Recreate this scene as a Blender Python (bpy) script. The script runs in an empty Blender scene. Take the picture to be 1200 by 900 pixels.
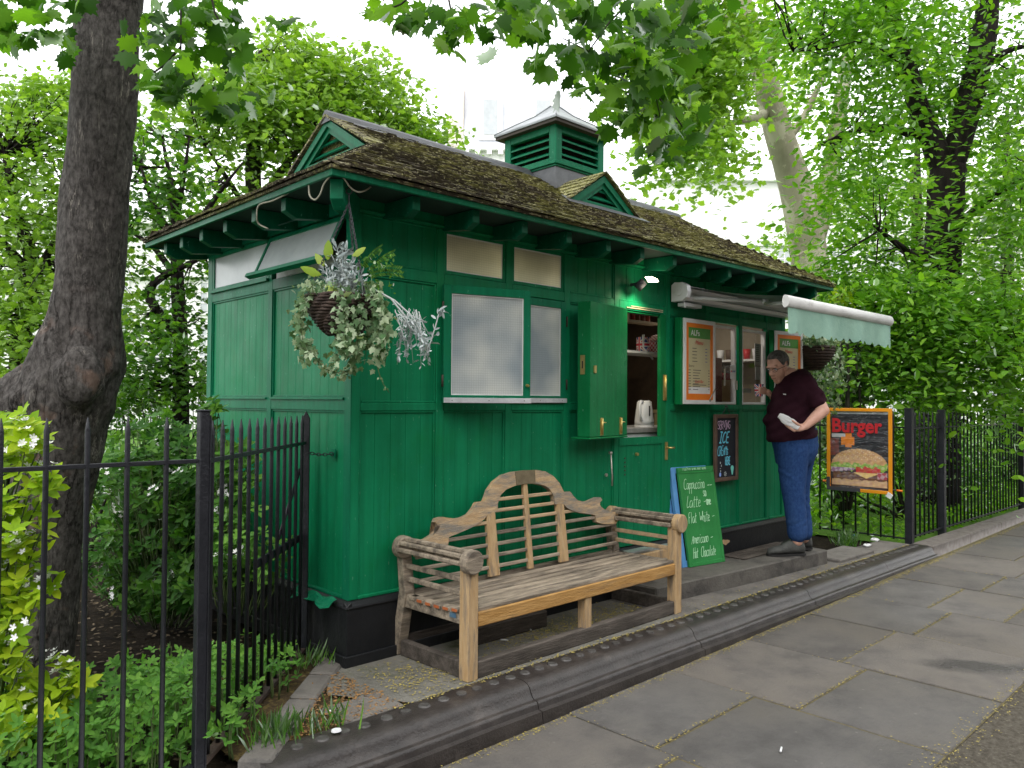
import bpy, bmesh, math, random
import numpy as np
from mathutils import Vector, Matrix
random.seed(7); rng=np.random.default_rng(7)
PI=math.pi
sc=bpy.context.scene; col=sc.collection
# ---------------------------------------------------------------- camera
CF=919.5; CP=np.array([-2.267,-3.632,1.40])
CR=np.array([0.7248731,-0.68884267,0.00740007]); CU=np.array([-0.02103959,-0.01140041,0.99971364]); CW=np.array([0.68856105,0.72482122,0.02275682])
def D(px,py,d): return Vector(CP+d*((px-600)/CF*CR-(py-450)/CF*CU+CW))
def atY(px,py,y):
    v=(px-600)/CF*CR-(py-450)/CF*CU+CW; return Vector(CP+v*((y-CP[1])/v[1]))
cam=bpy.data.cameras.new('camera'); co=bpy.data.objects.new('camera',cam); col.objects.link(co)
cam.sensor_width=36; cam.lens=CF/1200*36; cam.clip_end=400; cam.clip_start=.05
co.matrix_world=Matrix(((CR[0],CU[0],-CW[0],CP[0]),(CR[1],CU[1],-CW[1],CP[1]),(CR[2],CU[2],-CW[2],CP[2]),(0,0,0,1)))
sc.camera=co
# ---------------------------------------------------------------- materials
def N(nt,t,**k):
    n=nt.nodes.new(t)
    for a,b in k.items():
        if a in n.inputs: n.inputs[a].default_value=b
        else: setattr(n,a,b)
    return n
def c4(c): return (c[0],c[1],c[2],1)
def ramp(nt,a,b,p0=.35,p1=.65):
    r=N(nt,'ShaderNodeValToRGB'); e=r.color_ramp.elements
    e[0].position=p0;e[0].color=c4(a);e[1].position=p1;e[1].color=c4(b); return r
def pm(name,c1,c2=None,scale=4,rough=.6,bump=0,bscale=40,spec=.5,metal=0,stretch=(1,1,1),p=(.35,.65),c3=None,s3=1.5,p3=(.5,.6),coat=0,det=6,emit=None,es=1):
    m=bpy.data.materials.new(name); m.use_nodes=True; nt=m.node_tree; b=nt.nodes['Principled BSDF']; L=nt.links.new
    b.inputs['Roughness'].default_value=rough; b.inputs['Specular IOR Level'].default_value=spec; b.inputs['Metallic'].default_value=metal
    b.inputs['Coat Weight'].default_value=coat
    tc=N(nt,'ShaderNodeTexCoord'); mp=N(nt,'ShaderNodeMapping'); mp.inputs['Scale'].default_value=stretch
    L(tc.outputs['Object'],mp.inputs['Vector'])
    if c2 is None: b.inputs['Base Color'].default_value=c4(c1)
    else:
        n=N(nt,'ShaderNodeTexNoise',Scale=scale,Detail=det,Roughness=.65); L(mp.outputs[0],n.inputs['Vector'])
        r=ramp(nt,c1,c2,*p); L(n.outputs[0],r.inputs[0]); out=r.outputs[0]
        if c3:
            n3=N(nt,'ShaderNodeTexNoise',Scale=s3,Detail=8,Roughness=.7); L(mp.outputs[0],n3.inputs['Vector'])
            r3=ramp(nt,(0,0,0),(1,1,1),*p3); L(n3.outputs[0],r3.inputs[0])
            mx=N(nt,'ShaderNodeMix',data_type='RGBA'); L(r3.outputs[0],mx.inputs[0]); L(out,mx.inputs[6]); mx.inputs[7].default_value=c4(c3); out=mx.outputs[2]
        L(out,b.inputs['Base Color'])
    if bump:
        n=N(nt,'ShaderNodeTexNoise',Scale=bscale,Detail=6,Roughness=.7); L(mp.outputs[0],n.inputs['Vector'])
        bp=N(nt,'ShaderNodeBump',Strength=bump,Distance=.02); L(n.outputs[0],bp.inputs['Height']); L(bp.outputs[0],b.inputs['Normal'])
    if emit: b.inputs['Emission Color'].default_value=c4(emit); b.inputs['Emission Strength'].default_value=es
    return m
def leafmat(name,a,b,c,trans=.5,gloss=.12,tint=(1.6,1.7,.6)):
    # a,b,c: reflect colours picked by the per-leaf random attribute
    m=bpy.data.materials.new(name); m.use_nodes=True; nt=m.node_tree; nt.nodes.clear(); L=nt.links.new
    at=N(nt,'ShaderNodeAttribute',attribute_name='rnd'); r=N(nt,'ShaderNodeValToRGB'); e=r.color_ramp.elements
    e[0].position=0;e[0].color=c4(a);e[1].position=1;e[1].color=c4(c);x=e.new(.5);x.color=c4(b)
    L(at.outputs['Fac'],r.inputs[0])
    d=N(nt,'ShaderNodeBsdfDiffuse'); L(r.outputs[0],d.inputs[0])
    mu=N(nt,'ShaderNodeMix',data_type='RGBA',blend_type='MULTIPLY'); mu.inputs[0].default_value=1; L(r.outputs[0],mu.inputs[6]); mu.inputs[7].default_value=c4(tint)
    t=N(nt,'ShaderNodeBsdfTranslucent'); L(mu.outputs[2],t.inputs[0])
    s=N(nt,'ShaderNodeMixShader'); s.inputs[0].default_value=trans; L(d.outputs[0],s.inputs[1]); L(t.outputs[0],s.inputs[2])
    g=N(nt,'ShaderNodeBsdfGlossy',Roughness=.45); g.inputs[0].default_value=(.8,.85,.8,1)
    lw=N(nt,'ShaderNodeLayerWeight',Blend=.25); mm=N(nt,'ShaderNodeMath',operation='MULTIPLY'); L(lw.outputs['Fresnel'],mm.inputs[0]); mm.inputs[1].default_value=gloss*3
    s2=N(nt,'ShaderNodeMixShader'); L(mm.outputs[0],s2.inputs[0]); L(s.outputs[0],s2.inputs[1]); L(g.outputs[0],s2.inputs[2])
    o=N(nt,'ShaderNodeOutputMaterial'); L(s2.outputs[0],o.inputs[0]); return m
M={}
def paint(name,c1,c2,c3,rough=.38):
    m=pm(name,c1,c2,3,rough,.12,14,.13,c3=c3,s3=1.1,p3=(.52,.72)); nt=m.node_tree; b=nt.nodes['Principled BSDF']; L=nt.links.new
    tc=[n for n in nt.nodes if n.type=='TEX_COORD'][0]
    src=b.inputs['Base Color'].links[0].from_socket
    # vertical water-stain streaks and small chips
    mp=N(nt,'ShaderNodeMapping'); mp.inputs['Scale'].default_value=(30,30,1.6); L(tc.outputs['Object'],mp.inputs[0])
    n=N(nt,'ShaderNodeTexNoise',Scale=1,Detail=4); L(mp.outputs[0],n.inputs[0]); r=ramp(nt,(.72,.76,.74),(1.12,1.1,1.08),.3,.7); L(n.outputs[0],r.inputs[0])
    mu=N(nt,'ShaderNodeMix',data_type='RGBA',blend_type='MULTIPLY'); mu.inputs[0].default_value=.8; L(src,mu.inputs[6]); L(r.outputs[0],mu.inputs[7])
    n2=N(nt,'ShaderNodeTexNoise',Scale=70,Detail=3); mp2=N(nt,'ShaderNodeMapping'); mp2.inputs['Scale'].default_value=(1,1,.4); L(tc.outputs['Object'],mp2.inputs[0]); L(mp2.outputs[0],n2.inputs[0])
    r2=ramp(nt,(0,0,0),(.7,.7,.7),.70,.72); L(n2.outputs[0],r2.inputs[0])
    mx=N(nt,'ShaderNodeMix',data_type='RGBA'); L(r2.outputs[0],mx.inputs[0]); L(mu.outputs[2],mx.inputs[6]); mx.inputs[7].default_value=(.12,.3,.2,1)
    L(mx.outputs[2],b.inputs['Base Color'])
    n3=N(nt,'ShaderNodeTexNoise',Scale=5,Detail=5); L(tc.outputs['Object'],n3.inputs[0]); mr=N(nt,'ShaderNodeMapRange'); mr.inputs[3].default_value=rough-.1; mr.inputs[4].default_value=rough+.18; L(n3.outputs[0],mr.inputs[0]); L(mr.outputs[0],b.inputs['Roughness'])
    return m
M['green']=paint('green_paint',(.004,.165,.068),(.006,.20,.088),(.004,.18,.05))
M['green2']=paint('green_paint_fresh',(.004,.14,.042),(.008,.185,.062),(.006,.165,.042),.28)
M['trim']=paint('green_trim_paint',(.004,.138,.066),(.006,.16,.08),(.006,.155,.06))
M['dkgreen']=pm('dark_green_paint',(.006,.07,.04),(.008,.09,.05),4,.5,.1,20)
M['black']=pm('black_paint',(.007,.008,.010),(.016,.017,.019),3,.45,.25,18,.3,c3=(.045,.045,.04),s3=2.5,p3=(.6,.75))
M['iron']=pm('iron_paint',(.007,.008,.012),(.015,.016,.021),12,.38,.35,60,.35,c3=(.05,.03,.02),s3=9,p3=(.68,.74))
M['rust']=pm('rusty_iron',(.03,.022,.02),(.06,.035,.025),9,.7,.4,50)
M['lead']=pm('lead_sheet',(.06,.064,.072),(.11,.115,.125),6,.5,.2,20,c3=(.06,.06,.065),s3=3)
M['zinc']=pm('zinc_sheet',(.16,.175,.18),(.30,.32,.33),5,.42,.15,15,.5,.3)
M['white']=pm('white_paint',(.62,.62,.62),(.78,.78,.78),5,.4,.1,25,c3=(.4,.4,.38),s3=4,p3=(.6,.8))
M['alu']=pm('aluminium_strip',(.62,.64,.68),(.78,.8,.84),18,.35,.05,60,.5,.5)
M['brass']=pm('brass',(.5,.38,.12),(.65,.52,.22),20,.35,.1,60,.5,.8)
M['steel']=pm('steel',(.4,.38,.34),(.55,.53,.48),30,.4,.1,80,.5,.8)
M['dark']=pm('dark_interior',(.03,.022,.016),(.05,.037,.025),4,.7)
M['cream']=pm('cream_interior',(.3,.24,.15),(.4,.33,.2),4,.6)
def glass_frost(name,c1,c2,tr,rough=.3,em=0):
    m=bpy.data.materials.new(name); m.use_nodes=True; nt=m.node_tree; L=nt.links.new; b=nt.nodes['Principled BSDF']
    tc=N(nt,'ShaderNodeTexCoord'); n=N(nt,'ShaderNodeTexNoise',Scale=2.6,Detail=2); L(tc.outputs['Object'],n.inputs[0]); r=ramp(nt,c1,c2,.38,.62); L(n.outputs[0],r.inputs[0])
    sp=N(nt,'ShaderNodeSeparateXYZ'); L(tc.outputs['Object'],sp.inputs[0])
    add=None
    hs=[]
    for o in ('X','Z'):
        q=N(nt,'ShaderNodeMath',operation='MULTIPLY'); L(sp.outputs[o],q.inputs[0]); q.inputs[1].default_value=2*PI/.0145
        s=N(nt,'ShaderNodeMath',operation='SINE'); L(q.outputs[0],s.inputs[0])
        a=N(nt,'ShaderNodeMath',operation='GREATER_THAN'); L(s.outputs[0],a.inputs[0]); a.inputs[1].default_value=.86; hs.append(a)
    mx=N(nt,'ShaderNodeMath',operation='MAXIMUM'); L(hs[0].outputs[0],mx.inputs[0]); L(hs[1].outputs[0],mx.inputs[1])
    mc=N(nt,'ShaderNodeMix',data_type='RGBA',blend_type='MULTIPLY'); L(mx.outputs[0],mc.inputs[0]); L(r.outputs[0],mc.inputs[6]); mc.inputs[7].default_value=(.82,.82,.82,1)
    L(mc.outputs[2],b.inputs['Base Color']); b.inputs['Roughness'].default_value=rough
    nb=N(nt,'ShaderNodeTexNoise',Scale=110,Detail=2); L(tc.outputs['Object'],nb.inputs[0]); bp=N(nt,'ShaderNodeBump',Strength=.5,Distance=.004); L(nb.outputs[0],bp.inputs['Height']); L(bp.outputs[0],b.inputs['Normal'])
    t=N(nt,'ShaderNodeBsdfTranslucent'); L(mc.outputs[2],t.inputs[0]); s=N(nt,'ShaderNodeMixShader'); s.inputs[0].default_value=tr
    L(b.outputs[0],s.inputs[1]); L(t.outputs[0],s.inputs[2]); L(s.outputs[0],nt.nodes['Material Output'].inputs[0]); return m
M['frost']=glass_frost('wired_glass',(.36,.42,.46),(.72,.74,.70),.25)
M['frostw']=glass_frost('warm_wired_glass',(.62,.62,.5),(.85,.84,.70),.5)
M['greyglass']=pm('dusty_glass',(.36,.40,.40),(.46,.50,.50),3,.25,.05,30)
def clear():
    m=bpy.data.materials.new('clear_glass'); m.use_nodes=True; nt=m.node_tree; nt.nodes.clear()
    g=N(nt,'ShaderNodeBsdfGlossy',Roughness=.02); t=N(nt,'ShaderNodeBsdfTransparent'); lw=N(nt,'ShaderNodeFresnel',IOR=1.48); s=N(nt,'ShaderNodeMixShader'); o=N(nt,'ShaderNodeOutputMaterial')
    L=nt.links.new; L(lw.outputs[0],s.inputs[0]); L(t.outputs[0],s.inputs[1]); L(g.outputs[0],s.inputs[2]); L(s.outputs[0],o.inputs[0]); return m
M['clear']=clear()
def wood(name,a,b,c,g,rough=.75,stretch=(2,14,14),p3=(.42,.62)):
    return pm(name,a,b,3,rough,.5,9,.2,stretch=stretch,c3=c,s3=g,p3=p3)
GR=(.13,.115,.095)
M['wx']=wood('bench_wood_weathered',(.26,.215,.16),(.41,.34,.26),(.12,.10,.08),1.2)
M['wo']=wood('bench_wood_orange',(.36,.19,.055),(.48,.28,.10),(.2,.14,.085),1.0,p3=(.5,.66))
M['wb']=wood('bench_wood_buff',(.44,.30,.17),(.54,.40,.25),(.28,.22,.16),1.3,p3=(.48,.7))
M['wz']=wood('bench_wood_buff_upright',(.42,.27,.13),(.52,.37,.21),(.26,.2,.14),1.8,stretch=(14,14,2),p3=(.48,.62))
M['wg']=wood('old_timber',(.075,.065,.055),(.13,.11,.095),(.05,.042,.036),1.2)
M['end']=pm('red_end_grain',(.35,.08,.02),(.42,.13,.04),20,.7)
M['concrete']=pm('concrete',(.13,.125,.108),(.2,.19,.165),5,.85,.6,60,.2,c3=(.08,.09,.045),s3=2.2,p3=(.55,.7))
M['stone']=pm('grey_stone',(.12,.11,.10),(.19,.175,.155),6,.8,.5,50,.2,c3=(.09,.085,.08),s3=3)
M['kerb']=pm('dark_kerb',(.021,.017,.016),(.044,.037,.034),9,.33,.35,70,.5,c3=(.09,.077,.068),s3=5,p3=(.55,.75))
M['kerb2']=pm('granite_kerb',(.12,.105,.095),(.19,.17,.155),12,.8,.6,70,.2,c3=(.25,.23,.21),s3=3,p3=(.6,.75))
M['soil']=pm('soil',(.010,.008,.006),(.026,.02,.014),9,.95,1,30,.05,c3=(.05,.038,.022),s3=22,p3=(.58,.66))
M['soil2']=pm('soil_with_chaff',(.045,.033,.022),(.10,.07,.035),30,.95,1,60,.1,c3=(.16,.12,.045),s3=25,p3=(.52,.6))
M['lawn']=pm('lawn',(.06,.13,.02),(.10,.2,.03),2,.9,.6,60,.1)
M['asphalt']=pm('asphalt',(.075,.065,.052),(.14,.125,.10),40,.95,1,90,.1,c3=(.2,.18,.14),s3=60,p3=(.55,.68))
def bark(name,a,b,c,sc_=6,bs=1.0,stretch=(9,9,2.2)):
    return pm(name,a,b,sc_*.35,.9,bs,2.2,.15,stretch=stretch,c3=c,s3=1.2,p3=(.58,.7))
M['bark']=bark('grey_bark',(.03,.027,.026),(.085,.078,.075),(.13,.115,.10),4)
M['barkdk']=bark('dark_bark',(.012,.009,.009),(.032,.025,.025),(.04,.035,.03),4)
M['barkmid']=bark('branch_bark',(.02,.019,.015),(.05,.047,.035),(.07,.065,.05),4)
M['plane']=pm('plane_bark',(.20,.19,.13),(.33,.31,.22),1.6,.8,.3,6,.2,c3=(.42,.40,.30),s3=1.3,p3=(.52,.56),stretch=(1,1,.7))
M['lfA']=leafmat('sycamore_leaf',(.018,.06,.008),(.05,.145,.014),(.16,.33,.028),.6)
M['lfB']=leafmat('hazy_leaf',(.11,.21,.025),(.19,.33,.045),(.32,.48,.10),.55)
M['lfC']=leafmat('lime_leaf',(.055,.16,.012),(.12,.29,.020),(.26,.46,.045),.55)
M['lfP']=leafmat('plane_leaf',(.14,.27,.03),(.22,.38,.05),(.34,.5,.1),.55)
M['lfdk']=leafmat('shrub_leaf',(.02,.07,.012),(.05,.15,.022),(.13,.27,.045),.35)
M['lfweed']=leafmat('weed_leaf',(.05,.15,.025),(.10,.25,.04),(.18,.36,.06),.35)
M['lfchoi']=leafmat('yellow_green_leaf',(.13,.26,.012),(.26,.4,.015),(.42,.5,.03),.35)
M['lfivy']=leafmat('ivy_leaf',(.06,.13,.05),(.17,.26,.14),(.42,.50,.34),.2)
M['lfsilver']=leafmat('silver_leaf',(.28,.33,.33),(.40,.46,.46),(.55,.6,.6),.1,tint=(1,1,1))
M['lfauc']=leafmat('speckled_leaf',(.16,.27,.03),(.28,.38,.06),(.42,.5,.14),.3)
M['petal']=pm('white_petal',(.8,.8,.78),None,1,.6)
M['stem']=pm('green_stem',(.05,.09,.02),(.08,.12,.03),9,.8)
M['wicker']=pm('wicker',(.025,.014,.01),(.06,.035,.024),30,.7,.5,60)
M['skin']=pm('skin',(.62,.34,.25),(.68,.40,.31),14,.5,.1,60,.4)
M['skinr']=M['skin']
M['hair']=pm('grey_hair',(.04,.037,.035),(.17,.16,.15),45,.6,.6,90,.3)
M['shirt']=pm('maroon_cotton',(.026,.008,.014),(.040,.013,.022),8,.9,.5,9,.1)
M['jeans']=pm('blue_denim',(.014,.042,.135),(.026,.068,.19),60,.85,.3,60,.15,c3=(.045,.095,.22),s3=3,p3=(.5,.8),stretch=(1,1,.7))
M['shoe']=pm('grey_suede',(.045,.047,.045),(.075,.078,.072),20,.8,.4,60)
M['sole']=pm('black_rubber',(.012,.012,.012),None,1,.7)
M['paper']=pm('white_paper',(.7,.71,.72),(.8,.8,.8),6,.7,.6,18)
M['plastic']=pm('white_plastic',(.7,.71,.73),(.75,.76,.78),3,.3)
M['cloth']=pm('pale_green_canvas',(.19,.34,.27),(.25,.42,.33),6,.8,.2,40,c3=(.14,.27,.21),s3=3,p3=(.55,.75))
M['orange']=pm('orange_frame',(.8,.28,.01),(.85,.36,.02),4,.4)
M['orange2']=pm('deep_orange',(.75,.17,.01),(.8,.22,.015),4,.5)
M['menu']=pm('menu_paper',(.52,.46,.27),(.58,.52,.32),4,.4)
M['mgreen']=pm('menu_green',(.05,.24,.04),(.1,.3,.05),5,.5)
M['bgreen']=pm('board_green',(.015,.19,.04),(.025,.24,.055),5,.5,.1,20)
M['blue']=pm('blue_paint',(.08,.25,.55),(.12,.33,.65),6,.5)
M['slate']=pm('chalk_black',(.006,.008,.014),(.014,.018,.028),7,.6)
M['brown']=pm('brown_frame',(.075,.045,.032),(.13,.08,.055),9,.6,.2,30)
M['chalk']=pm('pale_green_chalk',(.42,.75,.45),(.5,.85,.55),90,.9)
M['chalkp']=pm('pink_chalk',(.62,.42,.6),(.7,.5,.68),90,.9)
M['chalkb']=pm('blue_chalk',(.12,.55,.75),(.2,.65,.8),90,.9)
M['chalkw']=pm('white_chalk',(.6,.68,.66),None,90,.9)
M['red']=pm('red_print',(.55,.02,.03),None,5,.5)
M['ink']=pm('dark_ink',(.05,.05,.06),None,5,.6)
M['inkb']=pm('blue_ink',(.08,.09,.3),None,5,.6)
M['chaff']=pm('yellow_chaff',(.24,.19,.05),(.36,.30,.08),60,.9)
M['litter']=pm('dead_leaf_litter',(.18,.09,.03),(.3,.17,.06),60,.9)
M['moss']=pm('moss',(.05,.08,.012),(.09,.12,.02),50,1,.8,80)
M['cable']=pm('pale_cable',(.4,.38,.3),None,1,.5)
M['stucco']=pm('white_stucco',(.78,.78,.77),(.82,.82,.81),3,.8)
M['bldgw']=pm('pale_window',(.42,.44,.47),(.5,.52,.55),2,.2)
M['slates']=pm('pale_slate',(.50,.51,.56),(.58,.59,.63),1,.6)
M['brickp']=pm('pale_brick',(.66,.58,.52),(.7,.63,.58),3,.8)
# ---------------------------------------------------------------- mesh builder
class MB:
    def __init__(s): s.v=[];s.f=[];s.m=[];s.sm=[]
    def add(s,vs,fs,mi=0,smooth=False):
        o=len(s.v); s.v+= [tuple(v) for v in vs]; s.f+=[tuple(i+o for i in f) for f in fs]; s.m+=[mi]*len(fs); s.sm+=[smooth]*len(fs)
    def box(s,a,b,mi=0,T=None,c=0):
        x0,y0,z0=[min(p,q) for p,q in zip(a,b)]; x1,y1,z1=[max(p,q) for p,q in zip(a,b)]
        vs=[(x0,y0,z0),(x1,y0,z0),(x1,y1,z0),(x0,y1,z0),(x0,y0,z1),(x1,y0,z1),(x1,y1,z1),(x0,y1,z1)]
        if T: vs=[T(*v) for v in vs]
        s.add(vs,[(0,3,2,1),(4,5,6,7),(0,1,5,4),(1,2,6,5),(2,3,7,6),(3,0,4,7)],mi)
    def prism(s,poly,a,b,mi=0,T=None):  # poly: list of 3D fn(t)->pts ; poly gives 2D, a/b extrusion via T(u,v,w)
        n=len(poly); vs=[T(p[0],p[1],a) for p in poly]+[T(p[0],p[1],b) for p in poly]
        s.add(vs,[tuple(range(n))[::-1],tuple(range(n,2*n))]+[(i,(i+1)%n,n+(i+1)%n,n+i) for i in range(n)],mi)
    def tube(s,pts,rs,n=8,mi=0,smooth=True,cap=True,jit=0,flat=1):
        pts=[Vector(p) for p in pts]
        if not hasattr(rs,'__len__'): rs=[rs]*len(pts)
        vs=[];up=Vector((.3,.2,1)).normalized(); prev=None
        for i,p in enumerate(pts):
            t=(pts[min(i+1,len(pts)-1)]-pts[max(i-1,0)]).normalized()
            if prev is None:
                a=t.orthogonal().normalized()
            else: a=(prev-t*prev.dot(t)).normalized()
            prev=a; b=t.cross(a)
            for k in range(n):
                an=2*PI*k/n; r=rs[i]*(1+ (random.uniform(-jit,jit) if jit else 0))
                vs.append(p+a*math.cos(an)*r+b*math.sin(an)*r*flat)
        fs=[(i*n+k,i*n+(k+1)%n,(i+1)*n+(k+1)%n,(i+1)*n+k) for i in range(len(pts)-1) for k in range(n)]
        if cap: fs+=[tuple(range(n))[::-1],tuple(range((len(pts)-1)*n,len(pts)*n))]
        s.add(vs,fs,mi,smooth)
    def disc(s,c,nrm,r,h,n=16,mi=0,r2=None):
        c=Vector(c);nrm=Vector(nrm).normalized(); s.tube([c,c+nrm*h],[r,r if r2 is None else r2],n,mi,False)
    def ball(s,c,r,mi=0,n=12,rings=8,R=None):
        r=(r,)*3 if not hasattr(r,'__len__') else r; vs=[];c=Vector(c)
        for i in range(rings+1):
            th=PI*i/rings
            for k in range(n):
                v=Vector((r[0]*math.sin(th)*math.cos(2*PI*k/n),r[1]*math.sin(th)*math.sin(2*PI*k/n),r[2]*math.cos(th)))
                if R: v=R@v
                vs.append(c+v)
        s.add(vs,[(i*n+k,(i+1)*n+k,(i+1)*n+(k+1)%n,i*n+(k+1)%n) for i in range(rings) for k in range(n)],mi,True)
    def loft(s,secs,n=20,mi=0,smooth=True,cap=True):
        # secs: (center, A vec, B vec) ellipses
        vs=[]
        for c,A,B in secs:
            c=Vector(c);A=Vector(A);B=Vector(B)
            for k in range(n):
                an=2*PI*k/n; vs.append(c+A*math.cos(an)+B*math.sin(an))
        fs=[(i*n+k,i*n+(k+1)%n,(i+1)*n+(k+1)%n,(i+1)*n+k) for i in range(len(secs)-1) for k in range(n)]
        if cap: fs+=[tuple(range(n))[::-1],tuple(range((len(secs)-1)*n,len(secs)*n))]
        s.add(vs,fs,mi,smooth)
    def build(s,name,mats,parent=None,bevel=0,recalc=True,label=None,kind=None,group=None,cat=None,loc=None):
        me=bpy.data.meshes.new(name); me.from_pydata(s.v,[],s.f)
        if not isinstance(mats,(list,tuple)): mats=[mats]
        for m in mats: me.materials.append(M[m] if isinstance(m,str) else m)
        me.polygons.foreach_set('material_index',s.m); me.polygons.foreach_set('use_smooth',s.sm)
        if recalc:
            bm=bmesh.new(); bm.from_mesh(me); bmesh.ops.recalc_face_normals(bm,faces=bm.faces)
            if bevel:
                es=[e for e in bm.edges if len(e.link_faces)==2 and e.calc_face_angle(0)>.6]
                bmesh.ops.bevel(bm,geom=es,offset=bevel,segments=1,affect='EDGES',clamp_overlap=True)
            bm.to_mesh(me); bm.free()
        me.update()
        return link(name,me,parent,label,kind,group,cat,loc)
def link(name,me,parent=None,label=None,kind=None,group=None,cat=None,loc=None):
    o=bpy.data.objects.new(name,me); col.objects.link(o)
    if parent: o.parent=parent
    if loc is not None: o.location=loc
    if label: o['label']=label
    if kind: o['kind']=kind
    if group: o['group']=group
    if cat: o['category']=cat
    return o
def thing(name,label,cat,loc=(0,0,0),rot=(0,0,0),group=None):
    o=bpy.data.objects.new(name,None); col.objects.link(o); o.location=loc; o.rotation_euler=rot; o.empty_display_size=.1
    o['label']=label;o['category']=cat
    if group:o['group']=group
    return o
def remesh(name,mb,vox,mat,parent,smooth=3,label=None):
    """one continuous skin over overlapping shapes"""
    o=mb.build('tmp',mat,recalc=True); md=o.modifiers.new('r','REMESH'); md.mode='VOXEL'; md.voxel_size=vox
    s=o.modifiers.new('s','SMOOTH'); s.iterations=smooth; s.factor=.5
    dg=bpy.context.evaluated_depsgraph_get(); dg.update(); me=bpy.data.meshes.new_from_object(o.evaluated_get(dg)); me.name=name
    bpy.data.objects.remove(o); me.materials.clear(); me.materials.append(M[mat]); me.polygons.foreach_set('use_smooth',[True]*len(me.polygons))
    return link(name,me,parent,label)
def displace(me,fn):
    n=len(me.vertices); co=np.empty(n*3,np.float32); no=np.empty(n*3,np.float32); me.vertices.foreach_get('co',co); me.vertex_normals.foreach_get('vector',no)
    co=co.reshape(-1,3);no=no.reshape(-1,3); d=np.array([fn(p) for p in co.tolist()],np.float32); me.vertices.foreach_set('co',(co+no*d[:,None]).ravel()); me.update()
# ---------------------------------------------------------------- leaves
def T_leaf(kind):
    if kind=='oval': v=[(0,0,0),(.22,.28,.05),(.2,.7,.03),(0,1,-.05),(-.2,.7,.03),(-.22,.28,.05)]; f=[(0,1,2,3),(0,3,4,5)]
    elif kind=='long': v=[(0,0,0),(.15,.35,.03),(.13,.72,.03),(0,1,-.06),(-.13,.72,.03),(-.15,.35,.03)]; f=[(0,1,2,3),(0,3,4,5)]
    elif kind=='wide': v=[(0,0,0),(.36,.2,.06),(.42,.6,.04),(.0,1,-.08),(-.42,.6,.04),(-.36,.2,.06)]; f=[(0,1,2,3),(0,3,4,5)]
    elif kind=='grass': v=[(-.03,0,0),(.03,0,0),(.02,.6,.08),(0,1,.0),(-.02,.6,.08)]; f=[(0,1,2,3,4)]
    elif kind=='maple':
        P=[(0,.02),(.16,-.10),(.20,.04),(.46,.02),(.38,.18),(.62,.30),(.48,.40),(.58,.62),(.34,.58),(.26,.66),(.22,.84),(.1,.8),(0,1.08)]
        v=[(x,y,-.25*x*x-.10*abs(y-.4)) for x,y in P]+[(-x,y,-.25*x*x-.10*abs(y-.4)) for x,y in P[-2:0:-1]]; n=len(P)
        v.append((0,.35,.03)); c=len(v)-1; L=len(v)-1
        f=[(c,i,(i+1)%L) for i in range(L)]
    elif kind=='ivy':
        P=[(0,.05),(.14,-.08),(.3,.0),(.26,.2),(.48,.42),(.26,.5),(.16,.72),(0,.98)]
        v=[(x,y,-.15*x) for x,y in P]+[(-x,y,-.15*x) for x,y in P[-2:0:-1]]; v.append((0,.3,.03)); c=len(v)-1; L=c
        f=[(c,i,(i+1)%L) for i in range(L)]
    elif kind=='laurel':
        h=[(0,0),(.10,.1),(.17,.26),(.23,.3),(.24,.5),(.21,.53),(.19,.72),(.11,.88),(0,1.03)]; v=[(x,y,-.35*x-.12*y*y) for x,y in h]+[(-x,y,-.35*x-.12*y*y) for x,y in h[-2:0:-1]]; n=len(h); v.append((0,.5,.0)); L=len(v)-1; f=[(L,i,(i+1)%L) for i in range(L)]
    elif kind=='petal': v=[(0,0,0),(.2,.3,.05),(.25,.7,.03),(0,1,.1),(-.25,.7,.03),(-.2,.3,.05)]; f=[(0,1,2,3,4,5)]
    return np.array(v,float),f
def leaves(name,shape,P,dirs,nrm,size,mats,parent,mi=None,rnd=None,**kw):
    """P base points, dirs leaf axis, nrm approx normal, size arrays -> one mesh"""
    tv,tf=T_leaf(shape); n=len(P); P=np.asarray(P,float); y=np.asarray(dirs,float); y/=np.linalg.norm(y,axis=1)[:,None]+1e-9
    z=np.asarray(nrm,float); z=z-(z*y).sum(1)[:,None]*y; z/=np.linalg.norm(z,axis=1)[:,None]+1e-9; x=np.cross(y,z)
    s=np.broadcast_to(np.asarray(size,float),(n,))[:,None]
    V=P[:,None,:]+s[:,:,None]*(tv[None,:,0:1]*x[:,None,:]+tv[None,:,1:2]*y[:,None,:]+tv[None,:,2:3]*z[:,None,:])
    k=len(tv); V=V.reshape(-1,3); me=bpy.data.meshes.new(name); me.vertices.add(len(V)); me.vertices.foreach_set('co',V.ravel().astype(np.float32))
    fl=[len(f) for f in tf]; fi=np.concatenate([np.array(f) for f in tf]); nl=len(fi)
    me.loops.add(nl*n); me.loops.foreach_set('vertex_index',(fi[None,:]+k*np.arange(n)[:,None]).ravel().astype(np.int32))
    me.polygons.add(len(tf)*n); st=np.concatenate([[0],np.cumsum(fl)[:-1]])
    me.polygons.foreach_set('loop_start',(st[None,:]+nl*np.arange(n)[:,None]).ravel().astype(np.int32))
    me.update(calc_edges=True); 
    a=me.attributes.new('rnd','FLOAT','POINT'); r=rng.random(n) if rnd is None else np.clip(rnd,0,1); a.data.foreach_set('value',np.repeat(r,k).astype(np.float32))
    if not isinstance(mats,(list,tuple)): mats=[mats]
    for m in mats: me.materials.append(M[m] if isinstance(m,str) else m)
    if mi is not None: me.polygons.foreach_set('material_index',np.repeat(mi,len(tf)).astype(np.int32))
    me.validate()
    return link(name,me,parent,**kw)
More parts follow.
